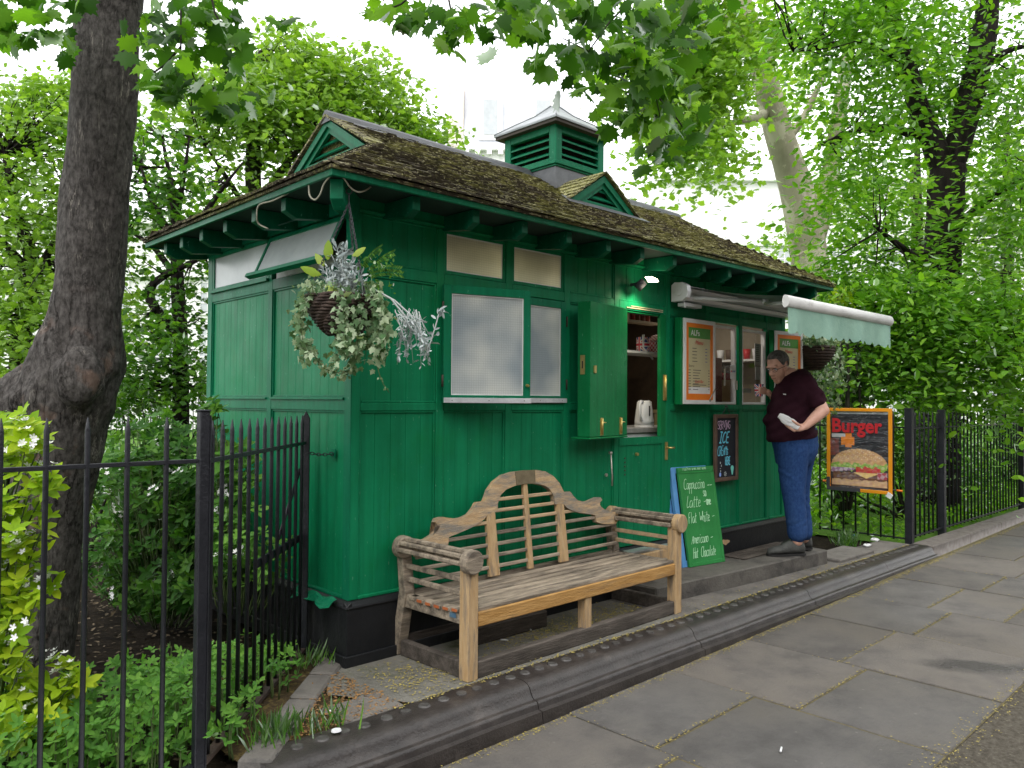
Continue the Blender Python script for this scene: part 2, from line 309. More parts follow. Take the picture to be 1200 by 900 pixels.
def randdir(n,up=.0,flat=1):
    v=rng.normal(size=(n,3)); v[:,2]=v[:,2]*flat+up; return v/np.linalg.norm(v,axis=1)[:,None]
def ell(n,c,r,shell=0.0):
    v=rng.normal(size=(n,3)); v/=np.linalg.norm(v,axis=1)[:,None]; u=rng.random(n)**(1/3); u=np.maximum(u,shell*rng.random(n)**.3) if shell else u
    return np.array(c)+v*u[:,None]*np.array(r)
def bend(p0,p1,n=5,sag=.0,j=.05):
    p0=Vector(p0);p1=Vector(p1);d=(p1-p0).length; out=[]
    o=Vector([random.uniform(-1,1)*j*d for _ in range(3)])
    for i in range(n):
        t=i/(n-1); out.append(p0.lerp(p1,t)+o*math.sin(PI*t)-Vector((0,0,sag*d*math.sin(PI*t)))+Vector([random.uniform(-1,1)*j*.25*d for _ in range(3)])*(0 if i in(0,n-1) else 1))
    return out
def rough_tube(mb,pts,rs,n=20,amp=.06,sub=5,mi=0,seed=0):
    """trunk with lumpy outline: Catmull-Rom through pts"""
    P=[Vector(p) for p in pts]; P=[P[0]*2-P[1]]+P+[P[-1]*2-P[-2]]; R=[rs[0]]+list(rs)+[rs[-1]]; cp=[];cr=[]
    for i in range(1,len(P)-2):
        for k in range(sub):
            t=k/sub; a,b,c,d=P[i-1],P[i],P[i+1],P[i+2]
            cp.append(.5*((2*b)+(c-a)*t+(2*a-5*b+4*c-d)*t*t+(3*b-a-3*c+d)*t**3)); cr.append(R[i]*(1-t)+R[i+1]*t)
    cp.append(P[-2]);cr.append(R[-2]); rr=random.Random(seed); ph=[(rr.uniform(0,6),rr.randint(2,6),rr.uniform(1,5)) for _ in range(6)]
    vs=[];prev=None
    for i,p in enumerate(cp):
        t=(cp[min(i+1,len(cp)-1)]-cp[max(i-1,0)]).normalized(); a=t.orthogonal().normalized() if prev is None else (prev-t*prev.dot(t)).normalized(); prev=a;b=t.cross(a)
        for k in range(n):
            an=2*PI*k/n; w=sum(math.sin(q[1]*an+q[0]+q[2]*i/sub) for q in ph)/6; r=cr[i]*(1+amp*w*1.6+rr.uniform(-amp,amp)*.25)
            vs.append(p+a*math.cos(an)*r+b*math.sin(an)*r)
    m=len(cp); mb.add(vs,[(i*n+k,i*n+(k+1)%n,(i+1)*n+(k+1)%n,(i+1)*n+k) for i in range(m-1) for k in range(n)]+[tuple(range(n))[::-1],tuple(range((m-1)*n,m*n))],mi,True)
    return cp
import time as _t; print('T_0',_t.process_time())
# ================================================================ SETTING
def pz(x): return -.175+.0145*min(max(x,-6),9.8)
def ground_grid(name,xs,ys,zf,mat,kind='structure',jit=0):
    mb=MB(); nx,ny=len(xs),len(ys); vs=[(x,y,zf(x,y)+(random.uniform(-jit,jit) if jit else 0)) for y in ys for x in xs]
    mb.add(vs,[(j*nx+i,j*nx+i+1,(j+1)*nx+i+1,(j+1)*nx+i) for j in range(ny-1) for i in range(nx-1)],0,True)
    return mb.build(name,mat,kind=kind,recalc=False)
# far ground sheet (the road side and the park)
def fz(x,y): return -.5
ground_grid('ground',[-150,-20,-6,0,6,10,20,160],[-150,-30,-7,-4,-2.5,-2.38],lambda x,y: pz(x)-.012,'asphalt')
def gz(x,y):
    w=.035*math.sin(x*2.3+y)*math.cos(y*1.9)
    return -.05+(w if (x<-.3 or y>2.3 or x>6.4) and y>-.6 else 0)-(.0 if y>-.6 else 0)
xs=[-150,-40,-15]+[-8+i*.35 for i in range(72)]+[22,40,160]; ys=[-.64,-.5]+[-.3+i*.3 for i in range(34)]+[14,25,60,160]
ground_grid('soil',[x for x in xs if x<=6.5],[y for y in ys if y<=9.5],gz,'soil')
mb=MB(); mb.add([(-150,9.4,-.02),(-150,160,0),(6.4,160,0),(6.4,9.4,-.02)],[(0,1,2,3)]); mb.add([(6.12,-.64,-.03),(160,-.64,-.03),(160,160,0),(6.12,160,0)],[(0,1,2,3)]); mb.add([(-150,3.9,.005),(-3.6,3.9,.005),(-1.4,9.4,-.015),(-150,9.4,-.015)],[(0,1,2,3)])
mb.build('lawn','lawn',kind='structure',recalc=False)
# pavement of individual flagstones
def slab_mat():
    m=pm('flagstone',(.094,.088,.083),(.148,.139,.130),3.2,.82,.7,60,.15,c3=(.125,.112,.095),s3=.8,p3=(.45,.7)); nt=m.node_tree; b=nt.nodes['Principled BSDF']; L=nt.links.new
    src=b.inputs['Base Color'].links[0].from_socket; at=N(nt,'ShaderNodeAttribute',attribute_name='tone')
    mu=N(nt,'ShaderNodeMix',data_type='RGBA',blend_type='MULTIPLY'); mu.inputs[0].default_value=1; L(src,mu.inputs[6]); L(at.outputs['Color'],mu.inputs[7])
    tc=[n for n in nt.nodes if n.type=='TEX_COORD'][0]
    # damp stain
    mp=N(nt,'ShaderNodeMapping',vector_type='TEXTURE'); L(tc.outputs['Object'],mp.inputs[0]); mp.inputs['Location'].default_value=(2.93,-2.16,0); mp.inputs['Rotation'].default_value=(0,0,math.radians(-50))
    nn=N(nt,'ShaderNodeTexNoise',Scale=3.5,Detail=5); L(tc.outputs['Object'],nn.inputs[0])
    ln=N(nt,'ShaderNodeVectorMath',operation='MULTIPLY'); L(mp.outputs[0],ln.inputs[0]); ln.inputs[1].default_value=(1.7,5.2,0)
    le=N(nt,'ShaderNodeVectorMath',operation='LENGTH'); L(ln.outputs[0],le.inputs[0])
    ad=N(nt,'ShaderNodeMath',operation='MULTIPLY_ADD'); L(nn.outputs[0],ad.inputs[0]); ad.inputs[1].default_value=1.6; L(le.outputs['Value'],ad.inputs[2])
    r=ramp(nt,(1,1,1),(0,0,0),.0,.55); mr=N(nt,'ShaderNodeMapRange'); mr.inputs[1].default_value=1.15; mr.inputs[2].default_value=1.9; L(ad.outputs[0],mr.inputs[0]); L(mr.outputs[0],r.inputs[0])
    mx=N(nt,'ShaderNodeMix',data_type='RGBA'); L(r.outputs[0],mx.inputs[0]); L(mu.outputs[2],mx.inputs[6]); mx.inputs[7].default_value=(.066,.060,.056,1)
    # small light chips / chewing gum
    v=N(nt,'ShaderNodeTexVoronoi',Scale=9); L(tc.outputs['Object'],v.inputs[0]); r4=ramp(nt,(1,1,1),(0,0,0),.05,.07); L(v.outputs['Distance'],r4.inputs[0])
    mx2=N(nt,'ShaderNodeMix',data_type='RGBA'); q=N(nt,'ShaderNodeMath',operation='MULTIPLY'); q.inputs[1].default_value=.3; L(r4.outputs[0],q.inputs[0]); L(q.outputs[0],mx2.inputs[0]); L(mx.outputs[2],mx2.inputs[6]); mx2.inputs[7].default_value=(.26,.25,.22,1)
    L(mx2.outputs[2],b.inputs['Base Color'])
    mr2=N(nt,'ShaderNodeMapRange'); mr2.inputs[3].default_value=.72; mr2.inputs[4].default_value=.25; L(r.outputs[0],mr2.inputs[0]); L(mr2.outputs[0],b.inputs['Roughness'])
    return m
M['flag']=slab_mat()
slabs=MB(); tones=[]
def slab(x0,x1,y0,y1):
    g=.004; r=random.uniform
    P=[(x0+g+r(0,.006),y0+g+r(0,.006)),(x1-g-r(0,.006),y0+g+r(0,.006)),(x1-g-r(0,.006),y1-g-r(0,.006)),(x0+g+r(0,.006),y1-g-r(0,.006))]
    dz=r(-.004,.004); b=.005; n=len(slabs.v)
    cx=(x0+x1)/2; cy=(y0+y1)/2
    top=[(x+(b if x<cx else -b),y+(b if y<cy else -b),pz(x)+dz) for x,y in P]; mid=[(x,y,pz(x)+dz-.005) for x,y in P]; bot=[(x,y,pz(x)-.03) for x,y in P]
    slabs.add(top+mid+bot,[(0,1,2,3)]+[(4+i,4+(i+1)%4,(i+1)%4,i) for i in range(4)]+[(8+i,8+(i+1)%4,4+(i+1)%4,4+i) for i in range(4)])
    t=r(.86,1.12); w=r(-.02,.03); tones.extend([(t*(1+w),t,t*(1-w),1)]*12)
cx=[-3.6,-2.75,-1.9,-1.05,-.2,.69,1.57,2.42,3.28,4.05,4.9,5.6,6.4,7.1,7.9,8.6,9.4,10.2,11,12,13,14,15,16,17,18,19,20]
jt={5:[-1.48],6:[-1.72],7:[-1.565],8:[-1.67],9:[-1.5,-2.0],10:[-1.62],4:[-1.6],3:[-1.5]}
for i in range(len(cx)-1):
    ys_=[-2.42]+sorted(jt.get(i,[-1.3-random.random()*.7]))+[-.94]
    for a,b in zip(ys_[:-1],ys_[1:]): slab(cx[i],cx[i+1],a,b)
o=slabs.build('pavement','flag',kind='structure',recalc=False); ca=o.data.color_attributes.new('tone','FLOAT_COLOR','POINT'); ca.data.foreach_set('color',np.array(tones,np.float32).ravel())
mb=MB(); mb.add([(-3.6,-2.42,pz(-3.6)-.0075),(9.8,-2.42,pz(9.8)-.0075),(9.8,-.9,pz(9.8)-.0075),(-3.6,-.9,pz(-3.6)-.0075)],[(0,1,2,3)]); mb.add([(9.8,-2.42,pz(10)-.0075),(20,-2.42,pz(10)-.0075),(20,-.8,pz(10)-.0075),(9.8,-.8,pz(10)-.0075)],[(0,1,2,3)])
mb.build('joint_sand',pm('joint',(.06,.05,.03),(.16,.13,.05),25,.95,.8,60),kind='structure',recalc=False)
# kerb with moulded nose and studs
mb=MB(); tiers=[([(-.655,-.3),(-.655,0),(-.783,0)],0),([(-.783,0),(-.806,-.003),(-.828,-.012),(-.842,-.026),(-.848,-.042)],1),([(-.848,-.042),(-.853,-.052),(-.862,-.066),(-.872,-.074)],1),([(-.872,-.074),(-.890,-.077)],0),([(-.890,-.077),(-.897,-.081),(-.9,-.09)],1),([(-.9,-.09),(-.905,-.112)],0),([(-.905,-.112),(-.93,-.117)],0),([(-.93,-.117),(-.95,-.26),(-.95,-.3)],0)]
xj=[-.86,.52,1.96,3.5,5.0,6.16]
for a,b in zip(xj[:-1],xj[1:]):
    seg=10; A=a+.003; B=b-.003
    for P_,sm_ in tiers:
        n=len(P_); vs=[]
        for q in range(seg+1):
            x=A+(B-A)*q/seg; vs+=[(x,y+.0015*math.sin(x*7),z+.0012*math.sin(x*5)) for y,z in P_]
        mb.add(vs,[(q*n+i,q*n+i+1,(q+1)*n+i+1,(q+1)*n+i) for q in range(seg) for i in range(n-1)],0,bool(sm_))
    full=[p for P_,_ in tiers for p in P_]; full=[p for k,p in enumerate(full) if k==0 or p!=full[k-1]]; n=len(full)
    mb.add([(x,y+.0015*math.sin(x*7),z+.0012*math.sin(x*5)) for x in (A,B) for y,z in full],[tuple(range(n)),tuple(range(n,2*n))])
x=-.79
while x<6.1:
    mb.disc((x+random.uniform(-.006,.006),-.722,-.002),(0,0,1),.029*random.uniform(.85,1.1),.008,14,1,.024); x+=.107
ko=mb.build('kerb',['kerb',pm('worn_stud',(.035,.032,.03),(.085,.08,.075),30,.5,.2,60)],kind='structure',recalc=False)
mb=MB()
def curb(x0,x1,yo,yi,zt): mb.box((x0+.004,yo,pz(x0)-.2),(x1-.004,yi,zt))
for a in np.arange(6.17,16,1.15): curb(a,a+1.15,-.845,-.64,.0)
for i in range(5):
    a0=PI/2-i*.3; x=16+i*.45; mb.box((x,-.845+.0*i+.12*i*i*.3,pz(x)-.2),(x+.44,-.64+.12*i*i*.3,0))
mb.build('granite_kerb','kerb2',kind='structure',bevel=.012)
# forecourt: concrete pad between hut and kerb, soil pocket at the corner, stone edging by the gate
mb=MB(); mb.add([(-.06,-.655,-.001),(2.1,-.655,-.001),(2.1,.1,-.001),(-.06,.1,-.001),(-.3,-.30,-.001)],[(0,1,2,3,4)])
mb.build('forecourt_concrete','concrete',kind='structure',recalc=False)
mb=MB()
for a,b,z in ((2.106,2.95,.0),(2.956,3.8,-.002),(3.806,4.7,.001),(4.706,5.5,-.001),(5.506,6.1,.0)): mb.box((a,-.655,-.1),(b,.1 if b<4.8 else -.35,z))
mb.build('forecourt_slabs','stone',kind='structure',bevel=.006)
mb=MB(); mb.box((-.42,-.655,-.1),(-.10,-.43,.004)); 
mb.build('broken_slab','stone',kind='structure',bevel=.012)
ground_grid('forecourt_soil',[-.9+i*.06 for i in range(16)],[-.655+i*.06 for i in range(17)],lambda x,y:-.012+.008*math.sin(x*17+y*9),'soil2',jit=.004)
mb=MB()
E0=Vector((-.93,-.70,0)); E1=Vector((-.01,.22,0)); dd=(E1-E0).normalized(); nn=Vector((dd.y,-dd.x,0))
for k in range(4):
    a=E0+(E1-E0)*(k/4+.008); b=E0+(E1-E0)*((k+1)/4-.008); w=.13+.02*random.random()
    mb.prism([(0,0),(1,0)],0,1,0,T=lambda u,v,w_:(0,0,0)) if False else None
    P=[a,b,b+nn*w,a+nn*w]; mb.add([(p.x,p.y,-.1) for p in P]+[(p.x,p.y,.012+random.uniform(-.006,.004)) for p in P],[(3,2,1,0),(4,5,6,7)]+[(i,(i+1)%4,4+(i+1)%4,4+i) for i in range(4)])
mb.build('stone_edging','stone',kind='structure',bevel=.01)
# fallen yellow chaff and leaf scraps
def scatter(name,mat,pts,size,kind='stuff',label=None):
    P=np.array(pts); n=len(P); d=randdir(n,0,.1); leaves(name,'oval',P,d,np.tile([0,0,1.],(n,1))+rng.normal(size=(n,3))*.3,size*rng.uniform(.5,1.4,n),mat,None,kind=kind,label=label)
pts=[]
for _ in range(4800):
    t=random.random()
    if t<.45: x=random.gauss(1.5,.5);y=random.gauss(-.34,.1)
    elif t<.58: x=random.uniform(-.05,.5);y=random.gauss(-.42,.14)
    elif t<.8: x=random.uniform(-.2,6);y=-.655-abs(random.gauss(0,.012))
    else: x=random.uniform(-.6,5);y=random.uniform(-.65,-.1)
    if -.65>y>-.70 or y>-.66: 
        if (-.05<x<2.1) and -.66<y<-.02: pts.append((x,y,.006))
        elif 2.1<x<6 and -.655<y<-.5: pts.append((x,y,.006))
        elif y<-.65: pts.append((x,y,.005))
scatter('yellow_chaff','chaff',pts,.013)
pts=[]
for _ in range(2600):
    x=random.uniform(-.9,9); y=-.957-abs(random.gauss(0,.022)); pts.append((x,y,pz(x)+.004))
for i in range(2,14):
    for _ in range(70): x=cx[i]+random.gauss(0,.010); y=random.uniform(-2.4,-.95); pts.append((x,y,pz(x)+.004)) if random.random()<.5+.5*math.sin(y*7+i) else None
for i,l in jt.items():
    for y0 in l:
        for _ in range(90): x=random.uniform(cx[i],cx[i+1]); pts.append((x,y0+random.gauss(0,.010),pz(x)+.004))
for _ in range(900): x=random.uniform(1.3,5); pts.append((x,-2.42+random.gauss(0,.04),pz(x)+.004))
scatter('pavement_chaff','chaff',pts,.011)
pts=[(random.uniform(-.85,-.1),random.uniform(-.65,.1),.004) for _ in range(2200)]
pts=[p for p in pts if p[1]<p[0]+.15]
scatter('leaf_litter','litter',pts,.016)
pts=[(random.uniform(-3.5,-.1),random.uniform(-.6,4),-.03) for _ in range(3500)]
scatter('garden_litter',pm('garden_litter',(.05,.035,.02),(.16,.12,.07),60,.9),pts,.035)
mb=MB()
for x,y,a in ((1.05,-1.9,.4),(-.42,-.52,.8),(.9,-.28,2.),(1.15,-.22,1.2)):
    z=(pz(x) if y<-.9 else 0)+.008; mb.tube([(x,y,z),(x+.045*math.cos(a),y+.045*math.sin(a),z)],.0045,8)
    mb.build('cigarette_end','paper',label={-1.9:'white cigarette end lying on the pavement flagstones',-.52:'white cigarette end on the soil at the kerb corner',-.28:'white cigarette end under the left half of the bench',-.22:'white cigarette end under the bench beside a leaf'}[y],cat='cigarette',group='cigarette ends dropped on the ground'); mb=MB()
mb=MB(); mb.disc((-.50,-.715,.01),(0,.1,1),.022,.008,14,0,.02); mb.build('bottle_cap','plastic',label='white bottle cap lying on a kerb stud near the corner',cat='bottle cap')
# ================================================================ SKY / LIGHT
w=bpy.data.worlds.new('World'); sc.world=w; w.use_nodes=True; nt=w.node_tree; bg=nt.nodes['Background']; L=nt.links.new
sky=N(nt,'ShaderNodeTexSky'); sky.sky_type='NISHITA'; sky.sun_disc=False; SE=math.radians(52); SR=math.radians(238)
sky.sun_elevation=SE; sky.sun_rotation=SR; sky.dust_density=5; sky.air_density=1
hs=N(nt,'ShaderNodeMix',data_type='RGBA'); hs.inputs[0].default_value=.90; L(sky.outputs[0],hs.inputs[6])
tc=N(nt,'ShaderNodeTexCoord'); nz=N(nt,'ShaderNodeTexNoise',Scale=2.5,Detail=5); L(tc.outputs['Generated'],nz.inputs[0]); rr_=ramp(nt,(12.6,12.9,13.2),(14.6,14.6,14.6),.3,.7); L(nz.outputs[0],rr_.inputs[0]); L(rr_.outputs[0],hs.inputs[7])
L(hs.outputs[2],bg.inputs[0]); bg.inputs[1].default_value=.14
sl=bpy.data.lights.new('sun','SUN'); sl.energy=.8; sl.angle=math.radians(25); sl.color=(1,.97,.92); so=bpy.data.objects.new('sun',sl); col.objects.link(so)
sd=Vector((math.sin(SR)*math.cos(SE),math.cos(SR)*math.cos(SE),math.sin(SE))); so.rotation_euler=sd.to_track_quat('Z','Y').to_euler()
sc.view_settings.view_transform='Standard'; sc.view_settings.look='None'; sc.view_settings.exposure=0.50; sc.view_settings.gamma=1
cy=sc.cycles; cy.max_bounces=8; cy.diffuse_bounces=3; cy.glossy_bounces=3; cy.transmission_bounces=6; cy.transparent_max_bounces=12; cy.caustics_reflective=False; cy.caustics_refractive=False
cy.use_denoising=True; cy.sample_clamp_indirect=6
# unseen terrace behind the viewer, added to block low light and darken the eaves
mb=MB()
for k in range(14):
    x=-70+k*10; h=15+2.5*math.sin(k*2.1); mb.box((x,-34,-.6),(x+9.98,-24,h))
    for fl in range(4):
        for c in range(3): mb.box((x+1+c*3,-24,1.2+fl*3.4),(x+2.3+c*3,-23.96,3.4+fl*3.4),1)
mb.build('unseen_terrace',[pm('london_brick',(.09,.07,.05),(.15,.12,.085),2,.9),pm('dark_pane',(.02,.025,.03),None,1,.15)],kind='structure')
# ================================================================ THE HUT
M['tail']=paint('green_paint_shaded',(.003,.085,.042),(.004,.105,.052),(.004,.095,.045))  # darker copy of the wall green, with the eaves' shade in the colour
HL,HW=4.78,1.905
hut=thing('green_hut','small green timber refreshment hut with mossy tiled roof and louvred turret','hut')
F=lambda u,o,z:(u,-o,z)        # front: u along, o outward
Ef=lambda u,o,z:(-o,u,z)       # end face
Rt=lambda u,o,z:(HL+o,u,z)
Bk=lambda u,o,z:(u,HW+o,z)
def boards(mb,T,u0,u1,z0,z1,o=-.015,pitch=.098,mi=0,g=.0045,dp=.004):
    n=max(1,round((u1-u0)/pitch)); w=(u1-u0)/n; P=[]
    for k in range(n):
        a=u0+k*w
        P+=[(a,o-dp if k else o),(a+g,o),(a+w-g*.4,o)]
    P.append((u1,o)); 
    vs=[T(u,oo,z0) for u,oo in P]+[T(u,oo,z1) for u,oo in P]; m=len(P)
    mb.add(vs,[(i,i+1,m+i+1,m+i) for i in range(m-1)],mi)
def frame(mb,T,u0,u1,z0,z1,o0,o1,w,mi=0,wb=None):
    wb=wb or w
    mb.box((u0,o0,z0),(u0+w,o1,z1),mi,T); mb.box((u1-w,o0,z0),(u1,o1,z1),mi,T)
    mb.box((u0+w,o0,z1-w),(u1-w,o1,z1),mi,T); mb.box((u0+w,o0,z0),(u1-w,o1,z0+wb),mi,T)
def bead(mb,T,u0,u1,z0,z1,o=.0,w=.012,mi=0): frame(mb,T,u0,u1,z0,z1,-.016,o-.006,w,mi)
# front wall boarding
st=[.60,1.155,1.70,2.24,2.88,3.445,3.97,4.45]; sw=.028
edges=[.055]+st+[HL-.06]
fr=MB()
for i in range(len(edges)-1):
    a=edges[i]+(sw if i else 0); b=edges[i+1]-(sw if i<len(edges)-2 else 0)
    if i!=4: boards(fr,F,a,b,.335,1.345)
    if i==0: boards(fr,F,a,b,1.39,2.09)
    if i in (3,): boards(fr,F,a,b,1.39,2.09)
    if i==5: boards(fr,F,a,b,1.39,2.09)
    if i==8: boards(fr,F,a,b,1.39,2.09)
    if i not in (1,2): boards(fr,F,a,b,2.155,2.42)
fr.build('front_boarding','green',hut)
mb=MB()
for s in st: mb.box((s-sw,-.03,.335),(s+sw,0,2.42),0,F)
mb.box((0,-.03,.335),(.055,.0,2.42),0,F); mb.box((HL-.06,-.03,.335),(HL,0,2.42),0,F)
for i in range(len(edges)-1):
    a=edges[i]+(sw if i else 0); b=edges[i+1]-(sw if i<len(edges)-2 else 0)
    if i!=4: mb.box((a,-.03,1.345),(b,-.001,1.39),0,F); bead(mb,F,a,b,.335,1.345)
    mb.box((a,-.03,2.09),(b,-.001,2.155),0,F)
    if i in(0,3,5,8): bead(mb,F,a,b,1.39,2.09)
    if i not in (1,2): bead(mb,F,a,b,2.155,2.42)
    mb.box((a,-.03,.335),(b,.004,.352),0,F) if i!=4 else None
mb.box((.0,-.03,2.42),(HL,.012,2.50),0,F); mb.box((.0,.012,2.425),(HL,.022,2.437),0,F)
mb.build('front_framing','green',hut,bevel=.003)
# end wall
mb=MB(); eu=[.07,.95,1.835]
for a,b in ((.07,.922),(.978,1.835)):
    boards(mb,Ef,a,b,.335,1.345,g=.003,dp=.002); boards(mb,Ef,a,b,1.42,2.085,g=.003,dp=.002)
mb.build('end_boarding','green',hut)
mb=MB(); mb.box((.001,-.03,.335),(.07,.0015,2.42),0,Ef); mb.box((1.835,-.03,.335),(HW,.0015,2.42),0,Ef); mb.box((.922,-.03,.335),(.978,.0015,2.15),0,Ef); mb.box((.935,-.03,2.15),(.965,.0015,2.42),0,Ef)
for a,b in ((.07,.922),(.978,1.835)):
    mb.box((a,-.03,1.345),(b,.0005,1.42),0,Ef); mb.box((a,-.03,2.085),(b,.0005,2.15),0,Ef); bead(mb,Ef,a,b,.335,1.345); bead(mb,Ef,a,b,1.42,2.085); mb.box((a,-.03,.335),(b,.006,.35),0,Ef)
    mb.box((a,0,1.405),(b,.012,1.417),0,Ef)
mb.box((0.001,-.03,2.42),(HW,.013,2.50),0,Ef); mb.box((0,.001,.335),(.055,.004,2.42),0,Ef)
mb.build('end_framing','trim',hut,bevel=.003)
# back and right walls
mb=MB(); boards(mb,Rt,0,HW,.335,2.5,0); boards(mb,Bk,0,HL,.335,2.5,0); mb.build('rear_boarding','green',hut)
# black plinth
mb=MB()
def plinth(T,a,b,c,d):
    mb.box((a,-.05,0),(b,.03,.30),0,T); mb.box((c,.0302,-.02),(d,.046,.055),0,T)
plinth(F,-.03,HL+.03,-.046,HL+.046); plinth(Ef,.0505,HW-.0505,-.03,HW+.03); plinth(Rt,.0505,HW-.0505,-.03,HW+.03); plinth(Bk,-.03,HL+.03,-.046,HL+.046)
lp=[(.0,.335),(.012,.334),(.036,.312),(.04,.30),(.0,.30)]
for T,a,b in ((F,-.036,HL+.036),(Ef,-.036,HW+.036)):
    mb.prism(lp,a,b,0,T=lambda o,z,u,T=T:T(u,o,z))
mb.build('plinth','black',hut,bevel=.003)
mb=MB()
for a,b,z,h in ((3.42,3.55,.205,.03),(3.60,3.74,.2,.045)):
    pts=[(a+(b-a)*(.5+.5*math.cos(t))+random.uniform(-.008,.008),z+h*.5*(1+math.sin(t))+random.uniform(-.006,.006)) for t in np.linspace(0,2*PI,13)[:-1]]
    mb.prism(pts,.0295,.0325,0,T=lambda u,z,o:F(u,o,z))
mb.build('bare_patch',pm('bare_wood',(.4,.26,.13),(.5,.34,.2),20,.8),hut)
# eave rafters
prf=[(-.02,2.49),(.275,2.488),(.275,2.415),(.205,2.382),(-.02,2.41)]
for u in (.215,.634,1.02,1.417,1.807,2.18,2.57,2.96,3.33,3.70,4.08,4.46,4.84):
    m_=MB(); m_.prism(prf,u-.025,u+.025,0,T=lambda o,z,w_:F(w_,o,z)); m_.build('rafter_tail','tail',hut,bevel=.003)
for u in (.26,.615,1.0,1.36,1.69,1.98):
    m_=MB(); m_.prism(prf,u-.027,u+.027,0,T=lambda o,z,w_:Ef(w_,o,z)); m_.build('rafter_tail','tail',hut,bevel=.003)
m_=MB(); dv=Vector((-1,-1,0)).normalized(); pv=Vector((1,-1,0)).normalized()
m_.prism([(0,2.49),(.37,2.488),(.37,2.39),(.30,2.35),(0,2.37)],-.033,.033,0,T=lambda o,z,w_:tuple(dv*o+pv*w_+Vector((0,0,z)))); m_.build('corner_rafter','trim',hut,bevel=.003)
# soffit + fascia
EO=.325; EZ=2.515
mb=MB(); mb.box((-EO+.01,-EO+.01,2.492),(HL+EO-.01,HW+EO-.01,2.505)); mb.build('soffit',pm('shaded_soffit_boards',(.004,.022,.014),(.007,.032,.02),5,.8),hut)  # dark boards taken near black: eave shadow put into the colour
mb=MB()
mb.box((-EO,-EO,2.482),(HL+EO,-EO+.018,EZ)); mb.box((-EO,-EO+.0185,2.482),(-EO+.018,HW+EO,EZ)); mb.box((HL+EO-.018,-EO+.0185,2.482),(HL+EO,HW+EO,EZ)); mb.box((-EO+.0185,HW+EO-.018,2.482),(HL+EO-.0185,HW+EO,EZ))
mb.build('fascia','trim',hut,bevel=.002)
# ---- roof
RY=HW/2; RZ=3.275; E_=.338; SLP=(RZ-2.535)/(RY+E_); gx=.44; gz0=2.535+SLP*(gx+E_)
def roof_mat():
    m=pm('mossy_tiles',(.06,.050,.038),(.12,.10,.075),9,.9,.7,50,.15); nt=m.node_tree; b=nt.nodes['Principled BSDF']; L=nt.links.new
    src=b.inputs['Base Color'].links[0].from_socket; tc=[n for n in nt.nodes if n.type=='TEX_COORD'][0]
    n1=N(nt,'ShaderNodeTexNoise',Scale=1.6,Detail=6); L(tc.outputs['Object'],n1.inputs[0]); n2=N(nt,'ShaderNodeTexNoise',Scale=38,Detail=4,Roughness=.7); mp=N(nt,'ShaderNodeMapping'); mp.inputs['Scale'].default_value=(.3,1,1); L(tc.outputs['Object'],mp.inputs[0]); L(mp.outputs[0],n2.inputs[0])
    sp=N(nt,'ShaderNodeSeparateXYZ'); L(tc.outputs['Object'],sp.inputs[0]); mr=N(nt,'ShaderNodeMapRange'); mr.inputs[1].default_value=-.3; mr.inputs[2].default_value=3.2; mr.inputs[3].default_value=-.085; mr.inputs[4].default_value=.06; L(sp.outputs[0],mr.inputs[0])
    a1=N(nt,'ShaderNodeMath',operation='MULTIPLY_ADD'); L(n1.outputs[0],a1.inputs[0]); a1.inputs[1].default_value=.75; L(mr.outputs[0],a1.inputs[2])
    a2=N(nt,'ShaderNodeMath',operation='MULTIPLY_ADD'); L(n2.outputs[0],a2.inputs[0]); a2.inputs[1].default_value=1.1; L(a1.outputs[0],a2.inputs[2])
    r=ramp(nt,(0,0,0),(1,1,1),.84,1.0); L(a2.outputs[0],r.inputs[0])
    mc=ramp(nt,(.12,.125,.035),(.34,.32,.14),.4,.65); L(n2.outputs[0],mc.inputs[0])
    mx=N(nt,'ShaderNodeMix',data_type='RGBA'); L(r.outputs[0],mx.inputs[0]); L(src,mx.inputs[6]); L(mc.outputs[0],mx.inputs[7])
    # pale lichen flecks
    n3=N(nt,'ShaderNodeTexNoise',Scale=85,Detail=2); L(mp.outputs[0],n3.inputs[0]); r3=ramp(nt,(0,0,0),(1,1,1),.595,.63); L(n3.outputs[0],r3.inputs[0])
    mx2=N(nt,'ShaderNodeMix',data_type='RGBA'); L(r3.outputs[0],mx2.inputs[0]); L(mx.outputs[2],mx2.inputs[6]); mx2.inputs[7].default_value=(.50,.47,.30,1)
    L(mx2.outputs[2],b.inputs['Base Color']); return m
M['roof']=roof_mat()
def slope(mb,O,U,V,lim,rows,L_,tw=.085,th=.012):
    """courses of small tiles; O origin, U along eave, V up slope (unit), lim(v)->(u0,u1)"""
    O=Vector(O);U=Vector(U);V=Vector(V).normalized();Nn=U.cross(V).normalized()
    if Nn.z<0: Nn=-Nn
    step=L_/rows
    for r in range(rows):
        v0=r*step-(.02 if r==0 else .004); v1=(r+1)*step+step*.6
        v1=min(v1,L_); a,b=lim(r*step+step*.5); u=a-random.random()*tw
        while u<b:
            w_=tw*random.uniform(.8,1.2); x0=max(u,a);x1=min(u+w_-.003,b); u+=w_
            if x1-x0<.012: continue
            l0=th+random.uniform(-.004,.005); dv=random.uniform(-.008,.006); sk=random.uniform(-.004,.004)
            c=[O+U*x0+V*(v0+dv)+Nn*(l0+.006),O+U*x1+V*(v0+dv+sk)+Nn*(l0+.006+random.uniform(-.002,.002)),O+U*x1+V*v1+Nn*.002,O+U*x0+V*v1+Nn*.002]
            d=[c[0]-Nn*.011,c[1]-Nn*.011,c[2]-Nn*.002,c[3]-Nn*.002]
            mb.add(c+d,[(0,1,2,3),(4,5,1,0),(5,6,2,1),(7,4,0,3)],0)
rf=MB()
